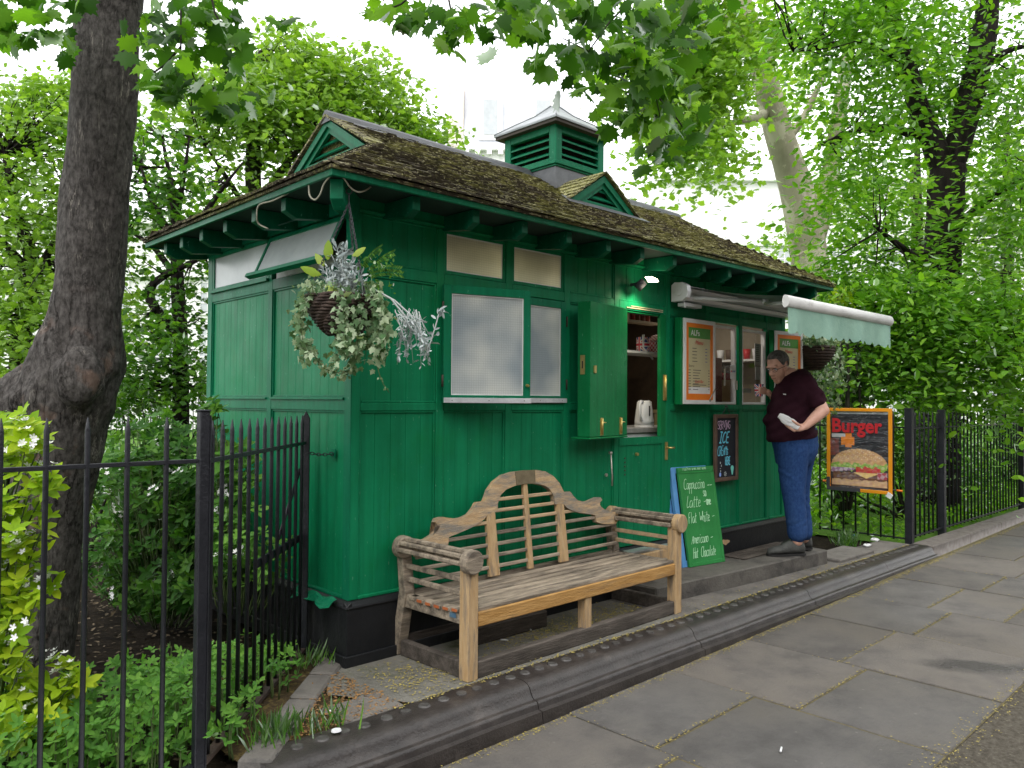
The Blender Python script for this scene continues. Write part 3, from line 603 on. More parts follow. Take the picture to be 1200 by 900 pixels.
Ls=math.hypot(RY+E_,RZ-2.535); hL=gx+E_; XL=HL+2*E_; HR=Ls*(gx+E_)/(RY+E_)
def limF(v):
    h=v*(RY+E_)/Ls
    return (min(h,hL)-.005, XL-min(h,hL)+.005)
Vf=Vector((0,RY+E_,RZ-2.535)); slope(rf,(-E_,-E_,2.535),(1,0,0),Vf,limF,27,Ls)
Vb=Vector((0,-(RY+E_),RZ-2.535)); slope(rf,(-E_,HW+E_,2.535),(1,0,0),Vb,limF,20,Ls,.15)
WY=HW+2*E_
def limE(v):
    h=v*(RY+E_)/Ls; return (h-.005,WY-h+.005)
Ve=Vector((RY+E_,0,RZ-2.535)); slope(rf,(-E_,-E_,2.535),(0,1,0),Ve,limE,17,HR)
Vr=Vector((-(RY+E_),0,RZ-2.535)); slope(rf,(HL+E_,-E_,2.535),(0,1,0),Vr,limE,14,HR,.12)
# solid roof deck just under the tiles
z0=2.53; q=.004
def dk(x,y,z): return (x,y,z-q)
A=[(-E_+.01,-E_+.01,z0),(HL+E_-.01,-E_+.01,z0),(HL+E_-.01,HW+E_-.01,z0),(-E_+.01,HW+E_-.01,z0)]; gy=gx
g0=(gx,gx,gz0-.008);g1=(gx,HW-gx,gz0-.008);g2=(HL-gx,gx,gz0-.008);g3=(HL-gx,HW-gx,gz0-.008);r0=(gx,RY,RZ-.008);r1=(HL-gx,RY,RZ-.008)
rf.add([dk(*p) for p in A+[g0,g1,g2,g3,r0,r1]],[(0,1,6,9,8,4),(2,3,5,8,9,7),(3,0,4,5),(1,2,7,6),(4,8,5),(6,7,9)],0)
# roof underside edge
rf.box((-E_,-E_,2.516),(HL+E_,-E_+.03,2.532)); rf.box((-E_,-E_+.031,2.516),(-E_+.03,HW+E_,2.532)); rf.box((HL+E_-.03,-E_+.031,2.516),(HL+E_,HW+E_,2.532))
rf.build('roof','roof',hut,recalc=False)
# hip tiles, ridge lead
def lead_cap(p0,p1,r=.035,seg=10):
    m_=MB(); p0=Vector(p0);p1=Vector(p1);d=(p1-p0).normalized(); s=Vector((d.y,-d.x,0)).normalized(); up=s.cross(d); up=up if up.z>0 else -up
    prof_=[(-.085,-.052),(-.045,-.018),(-.03,.012),(-.012,.03),(.012,.03),(.03,.012),(.045,-.018),(.085,-.052)]
    vs=[]; n=len(prof_)
    for k in range(seg+1):
        c=p0.lerp(p1,k/seg)+Vector((0,0,.003*math.sin(k*1.7))); vs+=[c+s*a+up*b for a,b in prof_]
    m_.add(vs,[(k*n+i,k*n+i+1,(k+1)*n+i+1,(k+1)*n+i) for k in range(seg) for i in range(n-1)]+[tuple(range(n)),tuple(range(seg*n,seg*n+n))],0,False); return m_
m_=lead_cap((gx-.07,RY,RZ+.012),(HL-gx+.05,RY,RZ+.012)); m_.build('ridge_capping','lead',hut,recalc=False)
# end gablet
def gablet(T,hw,zb,za,name='gablet'):
    """T(u,o,z): u across, o outward"""
    g=MB(); h=za-zb
    # bargeboards
    for s in (-1,1):
        def side(u): return s*u
        P=[(0,za),(hw,zb),(hw-.085,zb),(0,za-.085*h/hw)]
        g.prism([(side(a),b) for a,b in P],.0,.028,0,T=lambda u,z,o:T(u,o,z))
        P=[(0,za-.085*h/hw),(hw-.085,zb),(hw-.15,zb),(0,za-.15*h/hw)]
        g.prism([(side(a),b) for a,b in P],-.012,.012,0,T=lambda u,z,o:T(u,o,z))
    g.prism([(-hw+.15,zb),(hw-.15,zb),(hw-.19,zb+.03),(-hw+.19,zb+.03)],-.012,.014,0,T=lambda u,z,o:T(u,o,z))
    g.add([T(-hw+.1,-.045,zb),T(hw-.1,-.045,zb),T(0,-.045,za-.06)],[(0,1,2)],1)
    for k in range(2):
        z=zb+.07+k*.065; w_=max(.03,(za-z)/h*hw-.12)
        g.add([T(-w_,-.03,z+.03),T(w_,-.03,z+.03),T(w_,.008,z-.01),T(-w_,.008,z-.01)],[(0,1,2,3)],0)
        g.add([T(-w_,-.03,z+.022),T(w_,-.03,z+.022),T(w_,.008,z-.018),T(-w_,.008,z-.018)],[(0,1,2,3)],0)
    return g.build(name,['trim','dark'],hut)
gablet(lambda u,o,z:(gx-.03-o,RY+u,z),.47,gz0-.005,RZ-.01)
# gablet skirt lead + overhanging verge
m_=MB(); 
for s in (-1,1):
    a=Vector((gx-.075,RY,RZ+.0)); b=Vector((gx-.075,RY+s*.5,RZ-.5*SLP+.0)); up=Vector((0,0,.018))
    m_.add([a,b,b+Vector((.14,0,0)),a+Vector((.14,0,0))]+[p+up for p in (a,b,b+Vector((.14,0,0)),a+Vector((.14,0,0)))],[(0,1,2,3),(7,6,5,4),(0,1,5,4),(1,2,6,5),(3,0,4,7)])
m_.build('verge_tiles','roof',hut)
m_=MB(); m_.add([(gx-.06,RY-.50,gz0+.0),(gx-.06,RY+.50,gz0+.0),(gx-.13,RY+.46,gz0-.035),(gx-.13,RY-.46,gz0-.035)],[(0,1,2,3)]); m_.add([(gx-.02,RY-.50,gz0+.02),(gx-.02,RY+.50,gz0+.02),(gx-.061,RY+.5,gz0+.0),(gx-.061,RY-.5,gz0+.0)],[(0,1,2,3)]); m_.build('lead_apron','lead',hut,recalc=False)
# front dormer gablet
dx,dy=2.415,.30; dzb=2.535+SLP*(dy+E_)+.0; dza=dzb+.26; dh=.385
gablet(lambda u,o,z:(dx+u,dy-o,z),dh,dzb+.01,dza,'dormer_gablet')
m_=MB(); yr=(dza+.03-2.535)/SLP-E_
for s in (-1,1):
    a=Vector((dx,dy-.05,dza+.03)); b=Vector((dx+s*(dh+.055),dy-.05,dzb-.01)); c=Vector((dx,yr+.05,dza+.03)); 
    U_=(b-a).normalized(); Ln=(b-a).length; V_=Vector((0,1,0)); rows=6
    # tile courses running back to the main roof
    for r in range(rows):
        t0=1-r/rows; t1=1-(r+1.35)/rows; t1=max(t1,0); e0=a.lerp(b,t0);e1=a.lerp(b,t1); depth0=(yr-dy)*(1-t0)+.08; depth1=(yr-dy)*(1-t1)+.08
        nseg=7
        for k in range(nseg):
            f0=k/nseg;f1=(k+.95)/nseg; nn_=Vector((s*.55,0,.83)); lift=.014+random.uniform(-.003,.003)
            p=[e0+V_*depth0*f0+nn_*lift,e0+V_*depth0*f1+nn_*lift,e1+V_*depth1*f1+nn_*.003,e1+V_*depth1*f0+nn_*.003]
            m_.add(p+[x-nn_*.012 for x in p],[(0,1,2,3),(4,5,1,0),(4,0,3,7)])
    m_.add([a,b,b+Vector((0,.08,0)),c],[(0,1,2,3)])
m_.build('dormer_roof','roof',hut,recalc=False)
m_=MB()
def rz(y): return 2.535+SLP*(y+E_)
ya,yb=dy-.10,dy+.02; m_.add([(dx-dh-.09,ya,rz(ya)+.022),(dx+dh+.12,ya,rz(ya)+.022),(dx+dh+.06,yb,rz(yb)+.03),(dx-dh-.06,yb,rz(yb)+.03)],[(0,1,2,3)])
m_.add([(dx+dh+.02,dy-.06,rz(dy-.06)+.024),(dx+dh+.14,dy-.08,rz(dy-.08)+.02),(dx+dh+.03,dy+.14,rz(dy+.14)+.03),(dx+dh-.04,dy+.12,rz(dy+.12)+.04)],[(0,1,2,3)])
m_.build('lead_apron','lead',hut,recalc=False)
# cupola
cxx,ch=2.565,.30
cup=MB(); cz0,cz1=3.335,3.66
for sx in (-1,1):
    for sy in (-1,1): cup.box((cxx+sx*ch,RY+sy*ch,cz0),(cxx+sx*(ch-.075),RY+sy*(ch-.075),cz1))
for s in (-1,1):
    cup.box((cxx-ch+.075,RY+s*ch,cz1-.085),(cxx+ch-.075,RY+s*(ch-.04),cz1)); cup.box((cxx-ch+.075,RY+s*ch,cz0),(cxx+ch-.075,RY+s*(ch-.04),cz0+.03))
    cup.box((cxx+s*ch,RY-ch+.075,cz1-.085),(cxx+s*(ch-.04),RY+ch-.075,cz1)); cup.box((cxx+s*ch,RY-ch+.075,cz0),(cxx+s*(ch-.04),RY+ch-.075,cz0+.03))
cup.box((cxx-ch-.022,RY-ch-.022,cz0-.028),(cxx+ch+.022,RY+ch+.022,cz0-.002)); cup.box((cxx-ch-.01,RY-ch-.01,cz0-.045),(cxx+ch+.01,RY+ch+.01,cz0-.03))
co_=cup.build('turret_frame','trim',hut,bevel=.003)
lv=MB(); n=3
for k in range(n):
    z=cz0+.055+k*.06; w_=ch-.078
    for s in (-1,1):
        lv.add([(cxx-w_,RY+s*(ch-.002),z),(cxx+w_,RY+s*(ch-.002),z),(cxx+w_,RY+s*(ch-.07),z+.045),(cxx-w_,RY+s*(ch-.07),z+.045)]+[(cxx-w_,RY+s*(ch-.002),z+.012),(cxx+w_,RY+s*(ch-.002),z+.012),(cxx+w_,RY+s*(ch-.07),z+.057),(cxx-w_,RY+s*(ch-.07),z+.057)],[(0,1,2,3),(4,5,6,7),(0,1,5,4)])
        lv.add([(cxx+s*(ch-.002),RY-w_,z),(cxx+s*(ch-.002),RY+w_,z),(cxx+s*(ch-.07),RY+w_,z+.045),(cxx+s*(ch-.07),RY-w_,z+.045)]+[(cxx+s*(ch-.002),RY-w_,z+.012),(cxx+s*(ch-.002),RY+w_,z+.012),(cxx+s*(ch-.07),RY+w_,z+.057),(cxx+s*(ch-.07),RY-w_,z+.057)],[(0,1,2,3),(4,5,6,7),(0,1,5,4)])
lv.build('louvres','trim',hut)
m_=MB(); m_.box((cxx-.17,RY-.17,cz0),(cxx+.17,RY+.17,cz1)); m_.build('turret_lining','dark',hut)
m_=MB(); b_=ch+.0; m_.add([(cxx-b_,RY-b_,cz0-.045),(cxx+b_,RY-b_,cz0-.045),(cxx+b_,RY+b_,cz0-.045),(cxx-b_,RY+b_,cz0-.045),(cxx-b_-.03,RY-b_-.03,rz(RY-b_-.03)),(cxx+b_+.03,RY-b_-.03,rz(RY-b_-.03)),(cxx+b_+.03,RY+b_+.03,rz(RY-b_-.03)),(cxx-b_-.03,RY+b_+.03,rz(RY-b_-.03))],[(4,5,1,0),(5,6,2,1),(6,7,3,2),(7,4,0,3)]); m_.build('turret_flashing','lead',hut,recalc=False)
m_=MB(); e=ch+.065; secs=[(e,cz1+.010),(e-.01,cz1+.022),(.24,cz1+.10),(.12,cz1+.175),(.02,cz1+.27)]
vs=[];
for r,z in [(e,cz1-.004)]+secs: vs+=[(cxx-r,RY-r,z),(cxx+r,RY-r,z),(cxx+r,RY+r,z),(cxx-r,RY+r,z)]
m_.add(vs,[(i*4+k,i*4+(k+1)%4,i*4+4+(k+1)%4,i*4+4+k) for i in range(len(secs)) for k in range(4)]+[(3,2,1,0)]); 
for sx,sy in ((-1,-1),(1,-1),(1,1),(-1,1)): m_.tube([(cxx+sx*r,RY+sy*r,z+.004) for r,z in secs],.005,6)
m_.build('turret_roof','zinc',hut,recalc=False)
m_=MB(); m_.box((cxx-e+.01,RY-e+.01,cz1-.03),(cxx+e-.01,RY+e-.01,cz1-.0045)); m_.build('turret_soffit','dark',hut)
# ---- front windows
def pane(name,T,u0,u1,z0,z1,o,mat,par=hut,th=.004):
    m_=MB()
    if mat=='clear': m_.add([T(u0,o,z0),T(u1,o,z0),T(u1,o,z1),T(u0,o,z1)],[(0,1,2,3)]); return m_.build(name,mat,par,recalc=False)
    m_.box((u0,o-th,z0),(u1,o,z1),0,T); return m_.build(name,mat,par)
for u0,u1 in ((.628,1.127),(1.183,1.672)):
    m_=MB(); frame(m_,F,u0,u1,2.157,2.42,-.03,-.008,.022); w_=m_.build('transom_window','green',hut,bevel=.002); 
    pane('pane',F,u0+.022,u1-.022,2.179,2.398,-.018,'frostw',w_)
    m_=MB(); frame(m_,F,u0+.022,u1-.022,2.179,2.398,-.0175,-.014,.006); m_.build('putty','white',w_)
# interior void boxes (room)
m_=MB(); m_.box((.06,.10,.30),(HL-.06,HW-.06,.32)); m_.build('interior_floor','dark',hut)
m_=MB(); m_.box((.04,.06,2.44),(HL-.04,HW-.04,2.46)); m_.build('interior_ceiling','cream',hut)
m_=MB(); m_.box((.06,HW-.09,.32),(HL-.06,HW-.05,2.44)); m_.box((.05,.05,.32),(.07,HW-.09,2.44)); m_.box((HL-.07,.05,.32),(HL-.05,HW-.09,2.44)); m_.build('interior_wall',pm('brown_lining',(.05,.033,.02),(.09,.06,.035),5,.6),hut)
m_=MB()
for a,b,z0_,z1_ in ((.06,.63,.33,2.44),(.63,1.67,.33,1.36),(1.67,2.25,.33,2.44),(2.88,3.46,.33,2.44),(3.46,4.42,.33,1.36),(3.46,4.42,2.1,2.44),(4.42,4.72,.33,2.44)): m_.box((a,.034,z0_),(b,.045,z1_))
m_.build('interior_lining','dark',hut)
# lower right closed casement (behind) + opened left casement
def casement(T,u0,u1,z0,z1,o,par,name='casement_window',fw=.05,bottom=.05,glass='frost',mat='trim',th=.035):
    m_=MB(); frame(m_,T,u0,u1,z0,z1,o-th,o,fw,0,bottom); w_=m_.build(name,mat,par,bevel=.003)
    pane('pane',T,u0+fw-.004,u1-fw+.004,z0+bottom-.004,z1-fw+.004,o-.012,glass,w_)
    m_=MB(); frame(m_,T,u0+fw,u1-fw,z0+bottom,z1-fw,o-.011,o-.006,.006); m_.build('putty','white',w_)
    m_=MB(); m_.box((u0,o,z0+.004),(u1,o+.012,z0+.034),0,T); 
    for u in (u0+.05,(u0+u1)/2,u1-.05): m_.disc(T(u,o+.012,z0+.019),Vector(T(0,1,0))-Vector(T(0,0,0)),.004,.002,8,1)
    m_.build('metal_drip_strip',['alu','dark'],w_,bevel=.001); return w_
casement(F,1.16,1.685,1.392,2.085,.006,hut)
m_=MB(); m_.box((.628,.034,1.36),(1.16,.04,2.09)); m_.build('blind_backing',pm('pale_blind',(.3,.28,.22),(.36,.34,.27),3,.8),hut)
a_=math.radians(17); hx,hy=.602,-.012
def Tc(u,o,z):  # opened casement local: u from hinge, o outward normal
    return (hx+u*math.cos(a_)+o*(-math.sin(a_)) , hy-u*math.sin(a_)-o*math.cos(a_), z)
w_=casement(Tc,0,.575,1.388,2.085,.03,hut); w_.name='open_casement_window'
m_=MB(); m_.disc(Tc(.55,.03,1.50),Vector(Tc(0,1,0))-Vector(Tc(0,0,0)),.011,.018,12,0,.008); m_.build('knob','brass',w_)
for z in (1.52,1.95): m_=MB(); m_.tube([Tc(-.006,.028,z-.035),Tc(-.006,.028,z+.035)],.006,8); m_.build('hinge','dark',w_)
for z in (1.52,1.95): m_=MB(); m_.tube([F(1.69,.008,z-.035),F(1.69,.008,z+.035)],.006,8); m_.build('hinge','dark',hut)
# ---- end windows: fixed and bottom-opening hopper
m_=MB(); frame(m_,Ef,.975,1.835,2.152,2.42,-.02,.0,.03); w_=m_.build('end_window','trim',hut,bevel=.002); pane('pane',Ef,1.0,1.81,2.175,2.395,-.008,'greyglass',w_)
m_=MB(); m_.box((.965,.0,2.145),(1.84,.022,2.162),0,Ef); m_.build('sill','trim',w_)
hz,ho=2.405,.02; ha=math.radians(24)
def Th(u,o,z): # z measured down from the hinge (negative)
    return (-(ho+o*math.cos(ha)-z*math.sin(ha)),u,hz+z*math.cos(ha)+o*math.sin(ha))
m_=MB(); frame(m_,Th,.075,.93,-.275,0,-.02,0,.03); w_=m_.build('hopper_window','trim',hut,bevel=.002); pane('pane',Th,.1,.905,-.25,-.028,-.006,'greyglass',w_)
m_=MB(); m_.box((.06,-.002,-.295),(.945,.035,-.272),0,Th); m_.build('sill','trim',w_)
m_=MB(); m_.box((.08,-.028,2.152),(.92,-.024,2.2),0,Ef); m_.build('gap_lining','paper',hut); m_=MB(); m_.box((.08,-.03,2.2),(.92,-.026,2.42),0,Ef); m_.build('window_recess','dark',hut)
# ---- door: lower leaf and opened upper leaf
d0,d1=2.268,2.852
m_=MB(); m_.box((d0,-.03,1.085),(d1,.004,1.14),0,F); m_.box((d0,-.03,.34),(d0+.012,.002,1.085),0,F); m_.box((d1-.06,-.03,.34),(d1,.002,1.085),0,F); boards(m_,F,d0+.012,d1-.06,.34,1.085,-.004,.085)
dr=m_.build('door_lower_leaf','green',hut)
m_=MB(); m_.box((2.775,-.03,1.14),(2.852,.0,2.09),0,F); m_.box((2.268,-.05,1.14),(2.33,-.002,2.09),0,F); m_.box((2.33,-.05,2.075),(2.775,-.01,2.09),0,F); m_.build('hatch_jamb','green2',hut,bevel=.003)
m_=MB(); m_.box((2.35,.0,2.105),(2.80,.006,2.113),0,F);m_.box((2.40,.0,2.12),(2.80,.005,2.126),0,F); m_.build('wear_strip',pm('worn_wood',(.3,.3,.18),(.4,.4,.25),30,.7),hut)
# handle plate
m_=MB(); m_.box((2.835,.0,.955),(2.868,.007,1.095),0,F); m_.tube([F(2.85,.007,1.05),F(2.85,.045,1.05),F(2.895,.05,1.05)],.008,10); m_.build('door_handle','brass',dr)
m_=MB(); m_.disc(F(2.47,0,1.015),(0,-1,0),.012,.02,12); m_.build('knob','brass',dr)
m_=MB()
for k in range(5): m_.disc(F(2.335,0.002,.99-k*.03),(0,-1,0),.006,.004,10)
m_.build('screw_head','rust',dr)
m_=MB(); m_.box((2.81,.0,1.42),(2.835,.005,1.62),0,F); m_.tube([F(2.838,.008,1.42),F(2.838,.008,1.62)],.008,8)
m_.build('hinge','brass',hut)
m_=MB(); m_.tube([F(2.145,.01,1.04),F(2.15,.03,1.035)],.012,8); m_.tube([F(2.148,.022,1.035),F(2.165,.022,.87),F(2.165,.02,.80)],.006,8); m_.disc(F(2.12,.0,.88),(0,-1,0),.012,.01,10); m_.build('casement_stay','steel',hut)
# upper leaf folded back: solid leaf
UL=[Vector((2.262,-.080,0)),Vector((1.745,-.17,0))]; ud=(UL[1]-UL[0]); ul=ud.length; ud.normalize(); un=Vector((ud.y,-ud.x,0)); un=un if un.y<0 else -un
def Tu(u,o,z): p=UL[0]+ud*u+un*o; return (p.x,p.y,z)
m_=MB(); m_.box((0,-.10,1.165),(ul,0,2.085),0,Tu); m_.box((.0,-.145,1.15),(ul+.012,.006,1.163),0,Tu)
up_=m_.build('door_upper_leaf','green2',hut,bevel=.004)
for u in (.10,.37): 
    m_=MB(); m_.box((u-.018,.0,1.175),(u+.018,.006,1.295),0,Tu); m_.tube([Tu(u,.01,1.18),Tu(u,.01,1.29)],.006,8); m_.tube([Tu(u,.012,1.262),Tu(u-.03,.02,1.262)],.004,8); m_.build('bolt','brass',up_)
m_=MB(); m_.box((ul-.075,.0,1.60),(ul-.045,.008,1.65),0,Tu); m_.build('lock_case','brass',up_)
m_=MB(); m_.box((ul+.0005,-.075,1.59),(ul+.004,-.04,1.72),0,Tu); m_.box((ul+.0045,-.062,1.63),(ul+.006,-.053,1.68),1,Tu); m_.build('lock_plate',['brass','dark'],up_)
# ---- serving windows
def serve(u0,u1,z0,z1,name):
    m_=MB(); frame(m_,F,u0,u1,z0,z1,-.045,-.004,.022,0,.02); w_=m_.build(name,'white',hut,bevel=.003); pane('pane',F,u0+.02,u1-.02,z0+.018,z1-.02,-.03,'clear',w_); return w_
m_=MB(); m_.box((2.91,-.02,1.392),(3.417,-.012,2.088),0,F); m_.build('window_bay_panel','green',hut)
w1=serve(3.474,3.90,1.392,2.07,'serving_window'); w2=serve(3.998,4.42,1.392,2.065,'serving_window')
m_=MB(); m_.box((3.88,.0,1.52),(3.905,.008,1.60),0,F); m_.box((3.68,.008,1.55),(3.70,.012,1.7),0,F); m_.build('catch','steel',w1)
# folded-back shutter carrying a menu: leaf is a part, menu a poster
sh=MB(); sh.box((2.945,.012,1.388),(3.424,.072,2.078),0,F); s1=sh.build('folded_shutter','green2',hut,bevel=.003)
def Ta(u,o,z): # second shutter, hinged at right jamb, slightly off the wall
    an=math.radians(9); return (4.445+u*math.cos(an)-0*o,-.012-u*math.sin(an)-o*math.cos(an),z)
sh=MB(); sh.box((0,.0,1.388),(.43,.045,2.078),0,Ta); s2=sh.build('folded_shutter','green2',hut,bevel=.003)
import time as _t; print('T_1',_t.process_time())
# ================================================================ LETTERING
GL={ # single-stroke letters, pen up between strings
'C':['7,9 5,10 2,9 0,5 1,1 4,0 7,1'],'c':['5,5 3,6 1,5 0,3 1,0 3,0 5,1'],'a':['5,5 2,6 0,4 0,1 2,0 4,1 5,5 5,1 6,0'],'p':['0,-4 0,6 0,4 3,6 5,4 4,1 0,1'],
'u':['0,6 0,1 2,0 4,1 4,6 4,1 5,0'],'i':['1,6 1,0','1,8 1.3,8.4'],'n':['0,0 0,6 1,5 3,6 4,5 4,0'],'o':['2,6 0,5 0,1 2,0 4,1 4,5 2,6'],'L':['2,10 0,0 5,1'],'t':['2,9 1,1 2,0 3,0.5','0,6 4,6.4'],
'e':['0,3 4,3.4 3,6 1,5.5 0,3 1,0 4,1'],'F':['6,10 1,9.5 1,0','1,5 4,5.5'],'l':['1,10 1,0'],'W':['0,9 2,0 4,7 6,0 8,10'],'h':['0,10 0,0 0,4 2,6 4,4 4,0'],'H':['0,10 1,0','6,10 5,0','0,5 6,5.5'],'I':['2,10 2,0','0,10 4,10','0,0 4,0'],
'T':['3,10 3,0','0,10 6,10'],'E':['5,10 0,10 0,0 5,0','0,5 4,5'],'A':['0,0 3,10 6,0','1,4 5,4'],'m':['0,0 0,6 1,6 3,5 3,0 3,5 5,6 6,5 6,0'],'r':['0,0 0,6 1,5 3,6'],'S':['6,9 3,10 0,8 1,6 5,4 6,2 3,0 0,1'],'R':['0,0 0,10 5,9 5,6 0,5 6,0'],
'V':['0,10 3,0 6,10'],'N':['0,0 0,10 5,0 5,10'],'G':['6,9 3,10 0,7 0,3 3,0 6,2 6,5 4,5'],'M':['0,0 0,10 3,5 6,10 6,0'],'-':['0,4 5,4.5'],'/':['0,0 3,10'],'D':['0,0 0,10 4,9 5,5 4,1 0,0'],' ':[],'.':['0,0 .6,0'],'s':['4,5 2,6 0,5 1,3 4,2 3,0 0,0.5'],
'x':['0,0 4,6','0,6 4,0'],'d':['5,10 5,0 5,4 2,6 0,3 2,0 5,2'],'B':['0,0 0,10 4,9 4,6 0,5 5,4 5,1 0,0'],'g':['4,5 1,6 0,3 2,1 4,3 4,6 4,-3 1,-4'],'f':['4,9 2,9 1,7 1,0','0,5 3,5.4'],"'":['0,10 0,8']}
def strokes(mb,text,u,v,h,w,Tt,mi=0,sq=.62,gap=.28,slant=.0,rise=0,jit=.02,lift=.002):
    """chalk ribbons on the plane Tt(u,v,o)"""
    x=u
    for ch in text:
        g=GL.get(ch,[]); wd=3.0
        for s in g:
            P=[tuple(float(q) for q in p.split(',')) for p in s.split()]; wd=max(wd,max(p[0] for p in P))
            P=[(x+(p[0]*sq+p[1]*slant)/10*h+random.uniform(-jit,jit)*h, v+(x-u)*rise+p[1]/10*h+random.uniform(-jit,jit)*h) for p in P]
            if len(P)>2: # one smoothing pass
                Q=[P[0]]
                for a,b in zip(P[:-1],P[1:]): Q+=[(a[0]*.75+b[0]*.25,a[1]*.75+b[1]*.25),(a[0]*.25+b[0]*.75,a[1]*.25+b[1]*.75)]
                P=Q+[P[-1]]
            for a,b in zip(P[:-1],P[1:]):
                d=math.hypot(b[0]-a[0],b[1]-a[1])+1e-6; nx,ny=-(b[1]-a[1])/d*w/2,(b[0]-a[0])/d*w/2; ex,ey=(b[0]-a[0])/d*w*.3,(b[1]-a[1])/d*w*.3
                lift+=.000008
                mb.add([Tt(a[0]-nx-ex,a[1]-ny-ey,lift),Tt(b[0]-nx+ex,b[1]-ny+ey,lift),Tt(b[0]+nx+ex,b[1]+ny+ey,lift),Tt(a[0]+nx-ex,a[1]+ny-ey,lift)],[(0,1,2,3)],mi)
        x+=(wd*sq/10+gap*.5)*h if ch!=' ' else .4*h
    return x-u
def typed(name,text,size,Tt,u,v,mat,par,align='LEFT',off=0.0,lift=.002,shear=0,sx=1):
    cu=bpy.data.curves.new('t','FONT'); cu.body=text; cu.size=size; cu.align_x=align; cu.offset=off; cu.shear=shear; cu.resolution_u=3
    o=bpy.data.objects.new('t',cu); col.objects.link(o); dg=bpy.context.evaluated_depsgraph_get(); dg.update(); me=bpy.data.meshes.new_from_object(o.evaluated_get(dg)); bpy.data.objects.remove(o)
    for q in me.vertices: q.co=Vector(Tt(u+q.co.x*sx,v+q.co.y,lift))
    me.name=name; me.materials.clear(); me.materials.append(M[mat]); return link(name,me,par)
# ================================================================ MENU POSTERS
def menu(T,u0,u1,z0,z1,label,o0):
    t=thing('menu_poster',label,'menu poster',group='framed menus on the folded shutters')
    m_=MB(); frame(m_,T,u0,u1,z0,z1,o0,o0+.012,.032); m_.build('white_border','white',t)
    m_=MB(); frame(m_,T,u0+.032,u1-.032,z0+.032,z1-.032,o0,o0+.009,.034,0,.05); m_.build('orange_frame','orange2',t)
    a,b,c,d=u0+.05,u1-.066,z0+.085,z1-.066
    m_=MB(); m_.box((u0+.032,o0,c+.05),(b,o0+.005,d),0,T); m_.box((u0+.032,o0,c-.003),(b,o0+.0045,c+.05),1,T); sh_=m_.build('menu_sheet',['menu','white'],t)
    m_=MB(); m_.box((u0+.034,o0+.0052,d-.085),(b-.001,o0+.0065,d-.001),0,T); m_.build('header_band','mgreen',sh_)
    Tt=lambda u,v,o:T(u,o0+.0067+o,v)
    typed('heading','ALFs',.062,Tt,a+.05,d-.064,'white',sh_,off=.001)
    typed('heading','Menu',.050,Tt,(a+b)/2,d-.135,'red',sh_,'CENTER',shear=.25)
    m_=MB(); 
    for k in range(5):
        z=d-.17-k*.026; w_=.06+.03*random.random(); m_.box((a+.075,o0+.005,z),(a+.075+w_,o0+.0056,z+.005),0,T); m_.box((b-.075,o0+.005,z),(b-.045,o0+.0056,z+.005),1,T)
    for k in range(8):
        z=d-.345-k*.022; w_=.07+.05*random.random(); m_.box((a+.015,o0+.005,z),(a+.055,o0+.0056,z+.005),0,T); m_.box((a+.085,o0+.005,z),(a+.085+w_,o0+.0056,z+.005),0,T); m_.box((b-.03,o0+.005,z),(b-.012,o0+.0056,z+.005),0,T)
    m_.box((a+.08,o0+.005,c+.066),(b-.06,o0+.0056,c+.071),0,T)
    m_.build('menu_lines',['ink','inkb'],sh_)
    typed('heading','Extras',.03,Tt,a+.02,d-.318,'brown',sh_,shear=.25); typed('heading','Cold Bar',.034,Tt,(a+b)/2,c+.085,'red',sh_,'CENTER',shear=.25)
    return t
t=menu(lambda u,o,z:F(u,o,z),2.972,3.424,1.394,2.074,'white and orange framed price list on the folded shutter left of the serving windows',.073)
m_=MB(); m_.tube([F(3.33,.086,1.42),F(3.415,.09,1.52)],.004,6); m_.disc(F(3.34,.084,1.425),(0,-1,0),.012,.008,10); m_.build('casement_stay','steel',t)
menu(Ta,.012,.425,1.394,2.074,'white and orange framed price list behind the man in maroon, beside the awning',.046)
# ================================================================ CHALK BOARDS
t=thing('chalk_board','tall narrow black chalk board with brown frame advertising SERVING ICE','sign',loc=(3.488,-.022,.742),rot=(math.radians(0),0,math.radians(0)))
Tt=lambda u,v,o:(u,-o,v)
bw,bh=.365,.565
m_=MB(); 
Tb=lambda u,o,z:(u,-o,z)
m_.box((.01,.004,.01),(bw-.01,.014,bh-.01),0,Tb); pn=m_.build('chalk_panel','slate',t)
m_=MB(); frame(m_,Tb,0,bw,0,bh,.0,.026,.032); m_.build('frame','brown',t,bevel=.003)
Tt=lambda u,v,o:(u,-(.0145+o),v)
m_=MB(); strokes(m_,'SERVING',.05,.44,.070,.006,Tt,0,sq=.62,gap=.12); m_.build('lettering','chalkp',pn)
m_=MB(); strokes(m_,'ICE',.075,.325,.09,.013,Tt,0,sq=.75,gap=.3,slant=.25); strokes(m_,'CREAMs',.045,.215,.082,.007,Tt,0,sq=.5,gap=.1,slant=.1,rise=.05)
strokes(m_,'HERE',.165,.135,.068,.009,Tt,0,sq=.45,gap=.1); m_.build('lettering','chalkb',pn)
m_=MB(); 
for k,(x,y) in enumerate(((.085,.15),(.1,.125),(.085,.10),(.09,.08))): strokes(m_,'ox-s'[k],x,y,.022,.004,Tt,0,sq=1)
for k in range(8): 
    an=k*PI/4; m_.add([Tt(.165,.06,.003+k*1e-4),Tt(.165+.022*math.cos(an),.06+.022*math.sin(an),.003+k*1e-4),Tt(.165+.02*math.cos(an+.3),.06+.02*math.sin(an+.3),.003+k*1e-4)],[(0,1,2)])
m_.build('doodle','chalkw',pn)
m_=MB(); 
